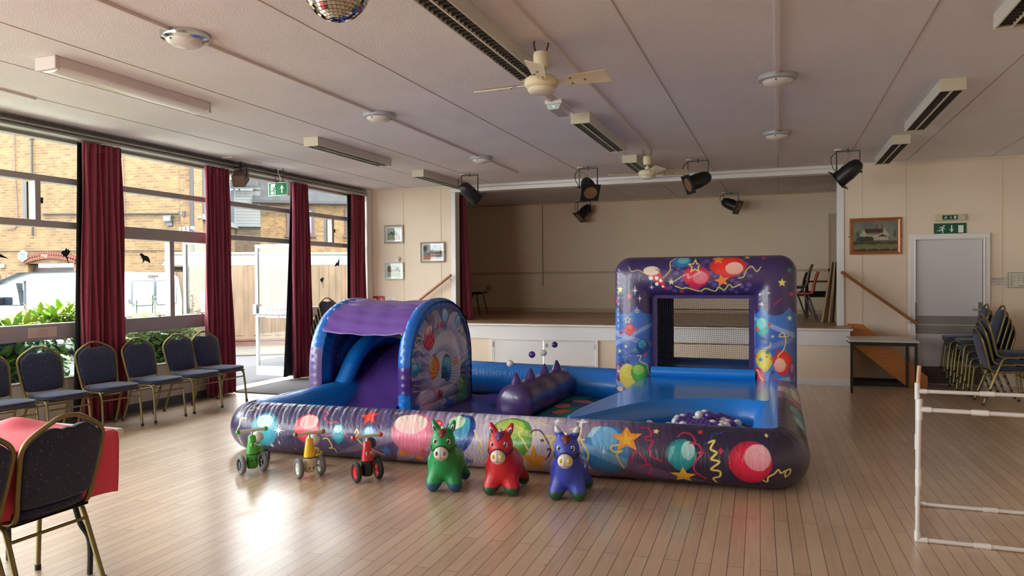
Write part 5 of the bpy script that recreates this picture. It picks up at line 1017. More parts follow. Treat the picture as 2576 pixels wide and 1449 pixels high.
FRAME=[
('e',-1.172,1.75,0.02,0.0156,(100,80,140)),
('e',-1.075,1.581,0.0305,0.0231,(100,80,140)),
('e',-0.979,1.415,0.026,0.0194,(100,80,140)),
('e',-0.882,1.629,0.021,0.0162,(100,80,140)),
('e',-0.787,1.464,0.0315,0.0244,(100,80,140)),
('e',-0.692,1.676,0.027,0.0206,(100,80,140)),
('e',-0.599,1.512,0.0225,0.0175,(100,80,140)),
('e',-0.505,1.723,0.032,0.025,(100,80,140)),
('e',-0.413,1.559,0.0275,0.0219,(100,80,140)),
('e',-0.322,1.397,0.023,0.0188,(100,80,140)),
('e',-1.129,1.616,0.0205,0.015,(100,80,140)),
('e',-1.032,1.449,0.0305,0.0231,(100,80,140)),
('e',-0.935,1.664,0.026,0.0194,(100,80,140)),
('e',-0.84,1.497,0.0215,0.0169,(100,80,140)),
('e',-0.744,1.711,0.031,0.0244,(100,80,140)),
('e',-0.65,1.546,0.0265,0.0206,(100,80,140)),
('e',-0.557,1.382,0.0225,0.0169,(100,80,140)),
('e',-0.464,1.593,0.032,0.025,(100,80,140)),
('e',-0.372,1.43,0.0275,0.0213,(100,80,140)),
('e',-0.28,1.639,0.023,0.0181,(100,80,140)),
('e',-1.086,1.483,0.0205,0.0156,(100,80,140)),
('e',-0.988,1.698,0.03,0.0231,(100,80,140)),
('e',-0.892,1.531,0.0255,0.0194,(100,80,140)),
('e',-0.798,1.366,0.0215,0.0163,(100,80,140)),
('e',-0.702,1.579,0.031,0.0238,(100,80,140)),
('e',-0.609,1.415,0.0265,0.0206,(100,80,140)),
('e',-0.515,1.627,0.022,0.0169,(100,80,140)),
('e',-0.423,1.463,0.032,0.025,(100,80,140)),
('e',-0.331,1.673,0.0275,0.0213,(100,80,140)),
('e',-1.139,1.517,0.0245,0.0188,(100,80,140)),
('e',-1.041,1.733,0.02,0.0156,(100,80,140)),
('e',-0.945,1.566,0.03,0.0231,(100,80,140)),
('e',-0.85,1.4,0.0255,0.0194,(100,80,140)),
('e',-0.754,1.613,0.021,0.0162,(100,80,140)),
('e',-0.66,1.448,0.0305,0.0244,(100,80,140)),
('e',-0.566,1.66,0.0265,0.0206,(100,80,140)),
('e',-0.474,1.497,0.022,0.0169,(100,80,140)),
('e',-0.381,1.707,0.0315,0.0244,(100,80,140)),
('e',-0.29,1.544,0.027,0.0213,(100,80,140)),
('e',-1.096,1.384,0.0245,0.0188,(100,80,140)),
('e',-0.998,1.6,0.0205,0.0156,(100,80,140)),
('e',-0.903,1.433,0.03,0.0231,(100,80,140)),
('e',-0.806,1.647,0.0255,0.0194,(100,80,140)),
('e',-0.712,1.482,0.0215,0.0163,(100,80,140)),
('e',-0.618,1.694,0.0305,0.0238,(100,80,140)),
('e',-0.525,1.53,0.026,0.02,(100,80,140)),
('e',-0.433,1.367,0.022,0.0175,(100,80,140)),
('e',-0.34,1.577,0.0315,0.0244,(100,80,140)),
('e',-1.15,1.418,0.029,0.0225,(100,80,140)),
('e',-1.052,1.634,0.0245,0.0188,(100,80,140)),
('e',-0.956,1.467,0.02,0.0156,(100,80,140)),
('e',-0.859,1.682,0.03,0.0231,(100,80,140)),
('e',-0.764,1.516,0.0255,0.02,(100,80,140)),
('e',-0.669,1.728,0.021,0.0163,(100,80,140)),
('e',-0.576,1.564,0.0305,0.0238,(100,80,140)),
('e',-0.484,1.4,0.026,0.0206,(100,80,140)),
('e',-0.391,1.611,0.022,0.0169,(100,80,140)),
('e',-0.3,1.448,0.031,0.0244,(100,80,140)),
('e',-1.105,1.669,0.029,0.0225,(100,80,140)),
('e',-1.009,1.501,0.0245,0.0188,(100,80,140)),
('b',-0.518,1.652,0.191,0.1156,(230,50,40),(0.35,0.2,0.5,0.6),(240,200,180)),
('s',-0.622,1.726,0.067,0.0575,0,(245,140,60)),
('s',-0.581,1.494,0.084,0.0719,0.2,(240,135,50)),
('b',-0.855,1.54,0.1495,0.12,(215,35,70),(0.3,0.1,0.55,0.6),(225,130,140)),
('s',-0.877,1.423,0.0645,0.0513,0,(200,40,90)),
('b',-1.02,1.711,0.108,0.0619,(40,120,180),(0.2,-0.2,0.6,0.6),(120,200,190)),
('s',-0.869,1.657,0.0885,0.0875,0,(232,214,110)),
('s',-0.869,1.657,0.057,0.055,0,(90,60,120)),
('l',[(-1.086,1.497),(-.955,1.57),(-.941,1.526),(-.827,1.583),(-.798,1.598)],0.007,(240,200,205)),
('p',[(-1.431,1.582),(-1.275,1.655),(-1.174,1.387)],(215,45,45),1),
('e',-1.349,1.611,0.092,0.0506,(232,215,190)),
('e',-1.357,1.529,0.0235,0.0238,(245,245,245)),
('e',-1.291,1.528,0.0205,0.0206,(245,245,245)),
('e',-1.291,1.461,0.019,0.0194,(245,245,245)),
('e',-1.247,1.498,0.0175,0.0181,(245,245,245)),
('e',-1.225,1.432,0.013,0.0131,(245,245,245)),
('l',[(-1.612,1.659),(-1.574,1.606),(-1.499,1.62),(-1.431,1.582)],0.006,(232,214,110)),
('l',[(-1.305,1.633),(-1.261,1.603),(-1.29,1.662)],0.006,(40,30,80)),
('l',[(-1.217,1.528),(-1.143,1.616),(-1.143,1.705),(-1.085,1.748)],0.008,(232,214,110)),
('l',[(-.408,1.522),(-.353,1.536),(-.325,1.607),(-.271,1.649),(-.217,1.592),(-.176,1.641)],0.008,(232,214,110)),
('l',[(-1.086,1.438),(-1.014,1.409),(-.956,1.416),(-.827,1.379),(-.756,1.408),(-.658,1.379),(-.616,1.422),(-.56,1.393),(-.504,1.451),(-.463,1.422),(-.38,1.457)],0.01,(232,214,110)),
('s',-0.791,1.678,0.057,0.0513,0,(85,60,120)),
('s',-1.129,1.483,0.0405,0.0369,0,(220,220,180)),
('s',-1.021,1.379,0.035,0.0262,0,(215,60,60)),
('s',-0.318,1.754,0.035,0.0287,0,(232,214,110)),
('d',-0.149,1.736,0.027,0.02,(200,30,60)),
('s',0.114,1.602,0.0285,0.0306,0,(30,150,100)),
('s',0.039,1.469,0.045,0.0481,0,(232,220,100)),
('s',0.134,1.343,0.029,0.0313,0,(210,50,80)),
('s',-1.715,1.398,0.037,0.0425,0,(232,214,110)),
('s',-1.603,1.32,0.039,0.0363,0,(215,50,70)),
('s',-1.766,1.266,0.0275,0.0306,0,(210,60,80)),
('k',-1.538,1.387,0.0455,0.0506,(245,245,245)),
('k',-1.485,1.297,0.039,0.0419,(245,245,245)),
('k',-1.35,1.424,0.0355,0.0388,(245,245,245)),
('k',-0.168,1.236,0.038,0.0425,(245,245,245)),
('k',-0.097,1.357,0.0265,0.0312,(245,245,245)),
('k',-0.188,1.343,0.0215,0.0256,(245,245,245)),
('l',[(-.05,1.23),(-.004,1.265),(0.036,1.301)],0.009,(190,40,70)),
('l',[(-1.744,1.198),(-1.698,1.138),(-1.744,1.092),(-1.684,1.017)],0.008,(30,25,60)),
('l',[(0.102,1.308),(0.142,1.294),(0.154,1.182),(0.128,1.097)],0.006,(30,25,60)),
('p',[(-1.807,0.939),(-1.361,0.797),(-1.361,0.737),(-1.807,0.878)],(165,180,220),0.75),
('p',[(-1.36,0.976),(-1.808,0.726),(-1.808,0.787),(-1.36,1.021)],(165,180,220),0.6),
('p',[(-1.808,0.726),(-1.36,0.932),(-1.362,0.633),(-1.809,0.498)],(50,80,160),0.5),
('p',[(-1.81,0.361),(-1.416,0.271),(-1.446,0.21),(-1.81,0.3)],(165,180,220),0.8),
('p',[(-.259,1.107),(0.167,0.929),(0.167,0.873),(-.259,1.065)],(165,180,220),0.7),
('p',[(0.167,0.845),(-.26,0.679),(-.26,0.736),(0.167,0.901)],(165,180,220),0.7),
('p',[(-.259,1.036),(0.167,0.873),(0.166,0.537),(-.26,0.665)],(55,85,165),0.6),
('p',[(0.166,0.424),(-.261,0.307),(-.261,0.364),(0.166,0.48)],(165,180,220),0.7),
('s',-1.626,1.051,0.0455,0.0488,0,(232,214,110)),
('s',-1.626,1.051,0.0285,0.03,0,(80,115,190)),
('s',-1.516,1.155,0.033,0.0331,0,(232,214,110)),
('s',-1.516,1.155,0.0195,0.0194,0,(80,110,185)),
('b',-1.603,0.942,0.0605,0.0694,(215,40,60),(0.2,-0.3,0.4,0.4),(235,120,120)),
('s',-1.706,0.902,0.0335,0.0306,0,(215,50,80)),
('s',-1.522,0.938,0.024,0.0237,0,(215,50,80)),
('b',-1.455,0.75,0.066,0.0837,(15,65,130),(-.1,-0.3,0.7,0.6),(60,160,190)),
('l',[(-1.474,0.659),(-1.609,0.663),(-1.686,0.578),(-1.625,0.527),(-1.617,0.58),(-1.701,0.547)],0.008,(20,25,60)),
('l',[(-1.443,0.795),(-1.413,0.781),(-1.443,0.735),(-1.473,0.78)],0.005,(20,25,60)),
('s',-1.544,0.71,0.033,0.03,0,(60,160,80)),
('s',-1.724,0.69,0.0275,0.0269,0,(232,214,110)),
('s',-1.429,0.658,0.024,0.0244,0,(215,50,60)),
('s',-1.647,0.748,0.023,0.0231,0,(220,220,180)),
('b',-1.74,0.447,0.0645,0.0975,(110,50,120),(0,-0.3,0.5,0.5),(170,120,170)),
('k',-1.74,0.454,0.037,0.0369,(245,245,245)),
('e',-1.626,0.413,0.1065,0.1331,(225,205,80)),
('b',-1.497,0.448,0.0905,0.1125,(70,165,60),(-.1,-0.3,0.7,0.5),(170,215,100)),
('l',[(-1.519,0.643),(-1.474,0.644),(-1.489,0.584),(-1.414,0.541),(-1.4,0.467),(-1.37,0.393)],0.008,(232,214,110)),
('p',[(-1.765,0.225),(-1.68,0.275),(-1.612,0.111)],(205,35,45),1),
('e',-1.726,0.25,0.043,0.0275,(228,215,200)),
('e',-1.696,0.198,0.0105,0.0106,(245,245,245)),
('e',-1.67,0.169,0.011,0.0106,(245,245,245)),
('e',-1.645,0.193,0.0075,0.0075,(245,245,245)),
('s',-1.765,0.164,0.031,0.0306,0,(210,45,60)),
('s',-1.468,0.329,0.0225,0.0225,0,(220,220,200)),
('k',-1.612,0.21,0.027,0.0269,(245,245,245)),
('b',-0.165,0.994,0.075,0.1019,(55,170,170),(-.1,-0.3,0.7,0.6),(130,215,205)),
('s',-0.091,1.017,0.024,0.025,0,(210,50,60)),
('s',-0.215,0.965,0.0295,0.0313,0,(225,85,60)),
('s',-0.165,0.859,0.03,0.0313,0,(35,60,130)),
('s',-0.058,0.89,0.0215,0.0225,0,(150,210,200)),
('s',0.115,1.09,0.029,0.0338,0,(220,230,200)),
('b',-0.146,0.633,0.086,0.1169,(225,205,65),(0,-0.3,0.5,0.4),(235,220,100)),
('s',-0.182,0.636,0.03,0.0319,0,(40,140,200)),
('s',-0.112,0.719,0.032,0.0313,0,(25,110,70)),
('s',-0.117,0.672,0.016,0.0169,0,(210,60,40)),
('l',[(-.152,0.753),(-.085,0.783),(-.078,0.826)],0.008,(232,214,110)),
('b',0.045,0.61,0.1005,0.1275,(225,45,40),(-.3,0.2,0.6,0.6),(240,190,180)),
('s',-0.062,0.653,0.0295,0.0313,0,(230,70,60)),
('s',-0.002,0.74,0.0265,0.0288,0,(190,40,40)),
('l',[(0.101,0.893),(0.009,0.891),(0.049,0.934),(0.075,0.843),(0.048,0.744),(-.005,0.672),(0.074,0.59),(0.021,0.574),(0.008,0.644)],0.009,(232,214,110)),
('b',0.137,0.522,0.034,0.0956,(120,60,130),(0,-0.3,0.5,0.5),(180,130,180)),
('b',-0.207,0.435,0.07,0.1113,(200,30,80),(-.1,-0.3,0.6,0.5),(225,90,130)),
('l',[(-.247,0.436),(-.22,0.523),(-.18,0.439),(-.086,0.343),(-.033,0.317),(0.047,0.335),(0.021,0.39)],0.009,(232,214,110)),
('s',-0.059,0.507,0.032,0.0306,0,(85,50,120)),
('e',-0.043,0.419,0.024,0.0225,(205,40,40)),
('s',0.057,0.445,0.0185,0.0194,0,(60,170,90)),
('s',0.074,0.745,0.0185,0.02,0,(60,160,90)),
('s',-0.294,0.664,0.004,0.004,0,(245,245,245)),
('s',-0.233,0.665,0.0215,0.0256,0,(215,50,60)),
('l',[(-.256,1.172),(-.262,1.064),(-.251,0.95),(-.257,0.779)],0.006,(200,215,235))]
ARCH=[
('e',7.167,0.755,0.0375,0.0219,(200,190,215)),
('e',7.315,0.327,0.039,0.0225,(200,190,215)),
('e',7.484,0.722,0.0405,0.0231,(200,190,215)),
('e',7.643,0.278,0.042,0.0231,(200,190,215)),
('e',7.29,0.738,0.0385,0.0225,(200,190,215)),
('e',7.442,0.304,0.04,0.0225,(200,190,215)),
('e',7.616,0.704,0.0415,0.0231,(200,190,215)),
('e',7.249,0.329,0.0385,0.0225,(200,190,215)),
('e',7.416,0.72,0.0395,0.0225,(200,190,215)),
('e',7.573,0.28,0.041,0.0231,(200,190,215)),
('e',7.225,0.736,0.038,0.0225,(200,190,215)),
('e',7.374,0.305,0.0395,0.0231,(200,190,215)),
('e',7.546,0.702,0.041,0.0231,(200,190,215)),
('e',7.185,0.33,0.038,0.0225,(200,190,215)),
('e',7.349,0.719,0.0395,0.0225,(200,190,215)),
('e',7.503,0.281,0.0405,0.0231,(200,190,215)),
('p',[(6.731,0.883),(7.345,0.791),(7.344,0.738),(6.73,0.808)],(200,195,215),0.6),
('p',[(6.728,0.722),(7.313,0.688),(7.311,0.608),(6.726,0.623)],(195,190,212),0.6),
('p',[(6.725,0.549),(7.339,0.525),(7.338,0.445),(6.723,0.475)],(200,195,215),0.6),
('p',[(7.117,1.161),(7.657,0.791),(7.466,0.753),(7.001,0.975)],(190,185,212),0.6),
('p',[(7.475,1.225),(7.789,0.864),(7.658,0.86),(7.352,1.177)],(200,195,215),0.5),
('e',7.819,0.665,0.503,0.2806,(205,203,212)),
('e',7.781,0.472,0.399,0.2094,(212,210,218)),
('e',7.996,1.02,0.209,0.1287,(190,188,208)),
('b',7.311,0.9,0.137,0.1387,(215,45,60),(0,-0.5,0.7,0.4),(235,185,180)),
('b',6.944,0.579,0.131,0.0762,(30,145,170),(-.1,-0.3,0.6,0.5),(150,215,215)),
('b',7.416,0.563,0.1405,0.1413,(235,140,50),(-.3,-0.3,0.6,0.5),(240,215,90)),
('b',7.766,0.516,0.1585,0.1538,(15,70,130),(-.15,-0.2,0.7,0.6),(80,180,200)),
('b',7.712,1.12,0.0915,0.0831,(110,180,215),(0,-0.3,0.6,0.5),(190,225,235)),
('b',8.102,1.035,0.1245,0.0794,(40,150,180),(0,-0.3,0.6,0.5),(140,210,215)),
('b',7.244,0.22,0.288,0.1288,(215,170,195),(-.1,-0.3,0.7,0.5),(232,220,220)),
('e',7.565,0.229,0.063,0.0519,(200,35,45)),
('b',8.193,0.188,0.163,0.2044,(85,155,80),(-.3,-0.4,0.6,0.5),(175,215,120)),
('s',7.807,0.083,0.2005,0.0912,0.2,(45,110,185)),
('s',6.986,0.171,0.138,0.0512,0,(45,100,180)),
('l',[(7.141,0.887),(7.028,0.909),(6.971,0.837),(6.835,0.824),(6.889,0.806),(7.055,0.855)],0.012,(232,214,110)),
('l',[(7.026,0.794),(6.914,0.741),(6.967,0.646)],0.012,(232,214,110)),
('l',[(6.936,0.421),(7.046,0.393),(7.131,0.4)],0.008,(232,214,110)),
('l',[(6.934,0.351),(7.073,0.337)],0.008,(232,214,110)),
('l',[(8.135,0.881),(8.245,0.946),(8.319,0.971)],0.01,(232,214,110)),
('l',[(7.529,0.802),(7.624,0.766),(7.467,0.821)],0.01,(232,214,110)),
('l',[(7.616,0.355),(7.743,0.198),(7.676,0.125)],0.01,(232,214,110)),
('l',[(7.79,0.892),(7.855,0.816),(7.785,0.668)],0.01,(225,95,60)),
('s',8.057,0.555,0.1585,0.065,0,(225,170,80)),
('s',7.597,1.015,0.1335,0.0544,0.3,(205,60,90)),
('l',[(7.321,1.125),(7.412,1.147),(7.442,1.079)],0.012,(225,95,60)),
('l',[(7.284,0.757),(7.165,0.676),(7.078,0.569)],0.005,(50,45,90)),
('l',[(8.027,0.802),(8.094,0.652),(7.988,0.591)],0.007,(50,45,90)),
('p',[(8.278,0.782),(8.444,0.603),(8.44,0.394),(8.31,0.498)],(50,130,200),0.9),
('p',[(8.176,1.155),(8.394,0.952),(8.354,0.82),(8.137,1.011)],(60,50,100),0.9),
('l',[(7.307,0.396),(7.426,0.272),(7.454,0.16)],0.009,(205,70,110))]
# ================================================================ the inflatable
PVC=vmat('printed_pvc',.32,.35,26,.35,stretch=(1.6,1,.45)); PVC2=vmat('printed_pvc_smooth',.3,.22,14,.4)
BLU=mat('pvc_blue',(22,124,214),.28,coat=.45,bump=.22,bs=14); PUR=mat('pvc_purple',(84,56,134),.3,coat=.4,bump=.3,bs=16); PUR2=mat('pvc_cover',(104,70,150),.28,coat=.4,bump=.6,bs=11,stretch=(.5,1.6,1.6)); NAVY=mat('pvc_navy',(26,28,66),.4,coat=.2); NETM=mat('net_black',(24,24,26),.8)
inf=thing('bouncy_castle','large purple and blue inflatable play zone printed with balloons and stars','bouncy castle',(-2.25,7.0,0)); IO=Vector((-2.25,7.0,0))
def ib(b,name,m,**k):
    b.v=[(x-IO.x,y-IO.y,z) for x,y,z in b.v]; return b.build(name,m,inf,fix=k.pop('fix',True),ang=k.pop('ang',70),**k)
R0=.215; cYf=lambda X:5.50+(X+4.5)*.033; cYb=lambda X:8.85-.15*(X+1.8)
XLc,XRc=-4.52,.0
# closed path clockwise: front left corner -> front right -> back right -> back left
def corner(c,a0,n,r=.10): return [(Vector((c[0]+r*cos(radians(a)),c[1]+r*sin(radians(a)),0)),Vector((cos(radians(a)),sin(radians(a)),0))) for a in np.linspace(a0,a0+90,n)]
path=[]; art=[]
r=.10
def seg(p,q,nrm,n): return [(Vector(p).lerp(Vector(q),t),Vector(nrm).normalized()) for t in np.linspace(0,1,n,endpoint=False)][1:]
c1=(XLc+r,cYf(XLc)+r); c2=(XRc-r,cYf(XRc)+r); c3=(XRc-r,cYb(0)-r); c4=(XLc+r,cYb(XLc)-r)
K=corner(c1,180,60); path+=K; nF0=len(path)
path+=seg((c1[0],c1[1]-r,0),(c2[0],c2[1]-r,0),(.033,-1,0),1100); nF1=len(path)
path+=corner(c2,270,90); nR0=len(path); path+=seg((XRc,c2[1],0),(XRc,c3[1],0),(1,0,0),260); nR1=len(path)
path+=corner(c3,0,10); path+=seg((c3[0],c3[1]+r,0),(c4[0],c4[1]+r,0),(.15,1,0),70); path+=corner(c4,90,10); path+=seg((XLc,c4[1],0),(XLc,c1[1],0),(-1,0,0),70)
tt=np.concatenate([np.linspace(-90,96,150),np.linspace(96,270,24)[1:-1]])
A_=[];B_=[];nP=len(path); vs=[]; 
acc=0; accs=[]
for i,(c,n_) in enumerate(path):
    if i: acc+=(c+n_*.22-(path[i-1][0]+path[i-1][1]*.22)).length
    accs.append(acc)
iF=nF0+5; x0=path[iF][0].x-accs[iF]
for i,(c,n_) in enumerate(path):
    a=accs[i]+x0
    for t in tt:
        th=radians(t); wr=max(0,sin(th*.9))**2; lf=1 if a<-2.2 else .45
        rr_=R0+ (.0035*sin(a*62+3.2*sin(a*5.3)+th*2.0)+.002*sin(a*131+th*5))*wr*lf*(1 if t<92 else .2)
        cx,cy=c.x,c.y; vs.append((cx+n_.x*cos(th)*rr_, cy+n_.y*cos(th)*rr_, R0+sin(th)*rr_))
        A_.append(a); B_.append(th*R0)
nT=len(tt); fs=[(i*nT+j,((i+1)%nP)*nT+j,((i+1)%nP)*nT+(j+1)%nT,i*nT+(j+1)%nT) for i in range(nP) for j in range(nT)]
b=MB(); b.add(vs,fs); ring=ib(b,'base_wall',PVC,fix=False)
A_=np.array(A_);B_=np.array(B_)
kx=[-6,-4.0,-3.0,-2.55,-2.2,-1.9,-1.6,-1.25,-1.0,-.6,9]; kc=[(54,46,86),(54,46,86),(78,64,104),(150,130,165),(196,184,200),(214,204,214),(176,162,184),(122,104,134),(74,58,90),(40,33,62),(38,31,60)]
base=np.stack([np.interp(A_,kx,[lin(c)[k] for c in kc]) for k in range(3)],1)
P=paint(A_,B_,base,FRONT)
# right end print
sideA=np.array([path[i//nT][0].y for i in range(len(A_))]); isR=np.array([(nR0-8)<=i//nT<nR1 for i in range(len(A_))])
V_=np.array(vs); rp=paint(V_[:,1],V_[:,2],np.where((V_[:,1]>7.2)[:,None],np.array(lin((128,112,150))),np.array(lin((44,36,60)))),[('e',7.75,.37,.30,.07,(214,212,204)),('s',7.2,.36,.16,.07,0,(220,86,60)),('l',[(7.6,.40),(7.2,.38),(6.9,.33)],.01,(190,70,90)),('e',6.75,.35,.22,.06,(60,160,180)),('e',6.35,.33,.26,.07,(50,150,165)),('e',6.32,.35,.16,.04,(160,212,210)),('l',[(8.0,.41),(7.7,.40),(7.4,.42)],.012,(120,180,110)),('s',6.0,.2,.1,.1,0,(224,178,60)),('b',7.0,.15,.2,.13,(200,40,70),(0,-.3,.5,.5),(230,150,160))]); P[isR]=rp[isR]
farp=np.array([(i//nT)>=nR1 for i in range(len(A_))]); P[farp]=np.array(lin((52,44,84)))
inner=np.tile(tt>91.5,nP); P[inner]=np.array(lin((24,122,212))); setcol(ring,P)
# inner floor and mats
b=MB(); b.bb(-4.5,-.05,5.6,8.75,.004,.03); ib(b,'floor_sheet',mat('floor_sheet',(34,26,62),.4),smooth=False)
b=MB(); b.grid(lambda u,v:(-3.62+.95*u,6.1+2.85*v,.04+.012*sin(9*u+5*v)*sin(11*v+3)),30,60); ib(b,'purple_mat',mat('purple_mat',(98,68,150),.3,coat=.4,bump=.7,bs=9),fix=False)
GM,nt,pb=nodes('flower_mat'); tcn=nt.nodes.new('ShaderNodeTexCoord'); vo=nt.nodes.new('ShaderNodeTexVoronoi'); vo.inputs['Scale'].default_value=5.5; nt.links.new(tcn.outputs['Object'],vo.inputs[0]); cr=nt.nodes.new('ShaderNodeValToRGB'); cr.color_ramp.interpolation='CONSTANT'
for e_,(p_,c_) in zip(range(6),[(0,(30,130,112)),(.35,(44,96,140)),(.5,(222,124,98)),(.66,(34,140,112)),(.8,(84,126,76)),(.9,(216,140,116))]):
    el=cr.color_ramp.elements[e_] if e_<2 else cr.color_ramp.elements.new(p_); el.position=p_; el.color=lin(c_)+(1,)
nt.links.new(vo.outputs['Color'],cr.inputs[0]); vd=nt.nodes.new('ShaderNodeTexVoronoi'); vd.feature='DISTANCE_TO_EDGE'; vd.inputs['Scale'].default_value=5.5; nt.links.new(tcn.outputs['Object'],vd.inputs[0]); mr_=nt.nodes.new('ShaderNodeMapRange'); mr_.inputs[1].default_value=.02; mr_.inputs[2].default_value=.06; mr_.inputs[3].default_value=.15; nt.links.new(vd.outputs['Distance'],mr_.inputs[0]); vm_=nt.nodes.new('ShaderNodeVectorMath'); vm_.operation='SCALE'; nt.links.new(cr.outputs[0],vm_.inputs[0]); nt.links.new(mr_.outputs[0],vm_.inputs['Scale']); nt.links.new(vm_.outputs[0],pb.inputs['Base Color']); pb.inputs['Roughness'].default_value=.6
b=MB(); b.grid(lambda u,v:(-2.40+.98*u,6.05+2.65*v,.07+.01*sin(12*u)*sin(9*v)),24,60); ib(b,'flower_mat',GM,fix=False,thick=.05)
b=MB(); b.bb(-2.42,-1.45,6.05,8.7,.03,.06); ib(b,'mat_edge',mat('mat_green',(22,96,84),.6))
# arch panels
def arch_out(f):
    """outline for f 0..1 from the front foot over the top to the back foot (y,z), plus base"""
    pts=[]
    W=.82; zc=.56; ht=.725
    return pts
def aro(n=300):
    W=.82; zc=.56; ht=.725; P=[(-W,0.0)]; P+=[(-W,z) for z in np.linspace(.05,zc,12)]
    for a in np.linspace(pi,0,60)[1:-1]:
        k=2.25; ca_,sa=cos(a),sin(a); P.append((W*np.sign(ca_)*abs(ca_)**(2/k),zc+ht*abs(sa)**(2/k)))
    P+=[(W,z) for z in np.linspace(zc,.05,12)]+[(W,0.0)]; P+=[(x,0.0) for x in np.linspace(W,-W,16)[1:-1]]
    P=np.array(P+[P[0]]); d=np.concatenate([[0],np.cumsum(np.hypot(*np.diff(P,axis=0).T))]); s=np.linspace(0,d[-1],n,endpoint=False); return np.stack([np.interp(s,d,P[:,0]),np.interp(s,d,P[:,1])],1)
def panel(xface,sgn,yc,name,n,m,items=None,bands=None,thick=.15):
    O=aro(n); F=np.array([.03,.44]); vs=[];ys=[];zs=[];rho=[]
    for r_ in np.linspace(1,.0,m):
        for k in range(n):
            p=F+(O[k]-F)*max(r_,.004); q=r_*3.3; bulge=.03*abs(sin(q*pi*.95))**.7 if r_<.93 else .03*sqrt(max(0,1-((r_-.93)/.07)**2))-.0
            if r_<.1: bulge=-.04*(1-r_/.1)
            ang=k/n*2*pi; bulge+=.005*sin(ang*46+3*sin(ang*5))*(r_**.5)*abs(cos(q*pi*.95))
            y,z=yc+p[0],p[1]; vs.append((xface+sgn*(bulge-.03),y,z)); ys.append(y); zs.append(z); rho.append(r_)
    fs=[(i*n+k,i*n+(k+1)%n,(i+1)*n+(k+1)%n,(i+1)*n+k) for i in range(m-1) for k in range(n)]
    if sgn>0: fs=[f[::-1] for f in fs]
    b=MB(); b.add(vs,fs); o=ib(b,name,PVC,fix=False,ang=180)
    ys,zs,rho=map(np.array,(ys,zs,rho)); L=lambda c:np.array(lin(c))
    if items:
        cz=np.hypot((ys-yc)*1.0,zs-.5); base=np.where((cz<.45)[:,None],L((190,186,206)),L((112,102,146))); w_=np.clip((cz-.25)/.35,0,1)[:,None]; base=L((206,204,216))*(1-w_)+L((104,94,140))*w_
        ang=np.arctan2(zs-.44,ys-yc-.03); ray_=np.clip(.5+3*np.sin(ang*9+.5*np.sin(ang*3)),0,1)[:,None]*.45; base=base*(1-ray_)+L((66,56,104))*ray_*(w_)+base*ray_*(1-w_)
        P=paint(ys,zs,base,items); e=(rho>.955+.0*ys)|((rho>.90)&(zs>.8)&(ys<yc+.1))
        P[e&(zs>.62)]=L((20,104,190)); P[(rho>.955)&(zs<=.62)&(zs>.33)&(ys<yc)]=L((72,44,120)); P[(rho>.955)&(zs<=.33)&(ys<yc)]=L((30,120,206)); 
    else:
        P=np.tile(L((20,100,182)),(len(ys),1)); P[(rho<.80)&(rho>.58)]=L((66,44,116)); P[(rho<.30)]=L((66,44,116)); P[(zs<.42)&(rho>.8)&(ys<yc)]=L((66,44,116))
    setcol(o,P); return o
def edge(x0,x1,yc,name,cols,n=220):
    O=aro(n); b=MB(); m=9; vs=[]; zz=[]; F=np.array([.03,.44])
    for j in range(m):
        u=j/(m-1); off=.035*sin(pi*u)
        for k in range(n):
            d=(O[k]-F); d/=np.hypot(*d)+1e-6; p=O[k]+d*off*(1 if O[k][1]>.02 else 0)+d*.004*sin(k*1.9)*sin(pi*u); vs.append((x0+(x1-x0)*u,yc+p[0],max(0,p[1]))); zz.append(p[1])
    b.add(vs,[(i*n+k,i*n+(k+1)%n,(i+1)*n+(k+1)%n,(i+1)*n+k) for i in range(m-1) for k in range(n)]); o=ib(b,name,PVC2,fix=False,ang=180)
    zz=np.array(zz); P=np.tile(np.array(lin(cols[0])),(len(zz),1)); P[zz<cols[1][0]]=np.array(lin(cols[1][1])); P[zz<cols[2][0]]=np.array(lin(cols[2][1])); setcol(o,P)
yR,yL=7.66,7.58
panel(-3.60,1,yR,'right_arch_face',800,170,items=ARCH); panel(-3.74,-1,yR,'right_arch_lining',160,50); edge(-3.74,-3.60,yR,'right_arch_rim',[(20,104,190),(.62,(72,44,120)),(.33,(30,120,206))])
panel(-4.62,1,yL,'left_arch_lining',300,100); panel(-4.78,-1,yL,'left_arch_face',160,40); edge(-4.78,-4.62,yL,'left_arch_rim',[(20,104,190),(.80,(110,96,150)),(.2,(64,80,160))])
# inner blue rail arch and slide bed
b=MB(); rp_=smoothpath([(-4.52,6.65,.10),(-4.50,6.95,.36),(-4.48,7.25,.70),(-4.46,7.6,.84),(-4.44,7.98,.82),(-4.43,8.3,.62)],10); b.tube(rp_,.095,18); ib(b,'slide_rail',BLU)
prof=smoothpath([(0,6.02,.03),(0,6.4,.07),(0,6.9,.25),(0,7.5,.56),(0,7.95,.74),(0,8.35,.76)],8)
b=MB(); n=len(prof); vs=[]
for p in prof:
    for k in range(18): u=k/17; vs.append((-4.60+.86*u,p.y,p.z+.035*sin(pi*u)+.008*sin(u*9+p.y*14)))
b.add(vs,[(i*18+k,i*18+k+1,(i+1)*18+k+1,(i+1)*18+k) for i in range(n-1) for k in range(17)]); ib(b,'slide_bed',PUR,fix=False)
b=MB(); b.prism([(6.3,0)]+[(p.y,max(.01,p.z-.02)) for p in prof if p.y>6.3]+[(8.38,0)],'x',-4.6,-3.75); ib(b,'slide_base',PUR)
# blue entry cushion left of the slide
b=MB(); b.grid(lambda u,v:(-4.36+.62*u,5.66+.75*v,.06+.30*(1-u)**2*(1-v*.3)),14,14); ib(b,'entry_cushion',BLU,fix=False)
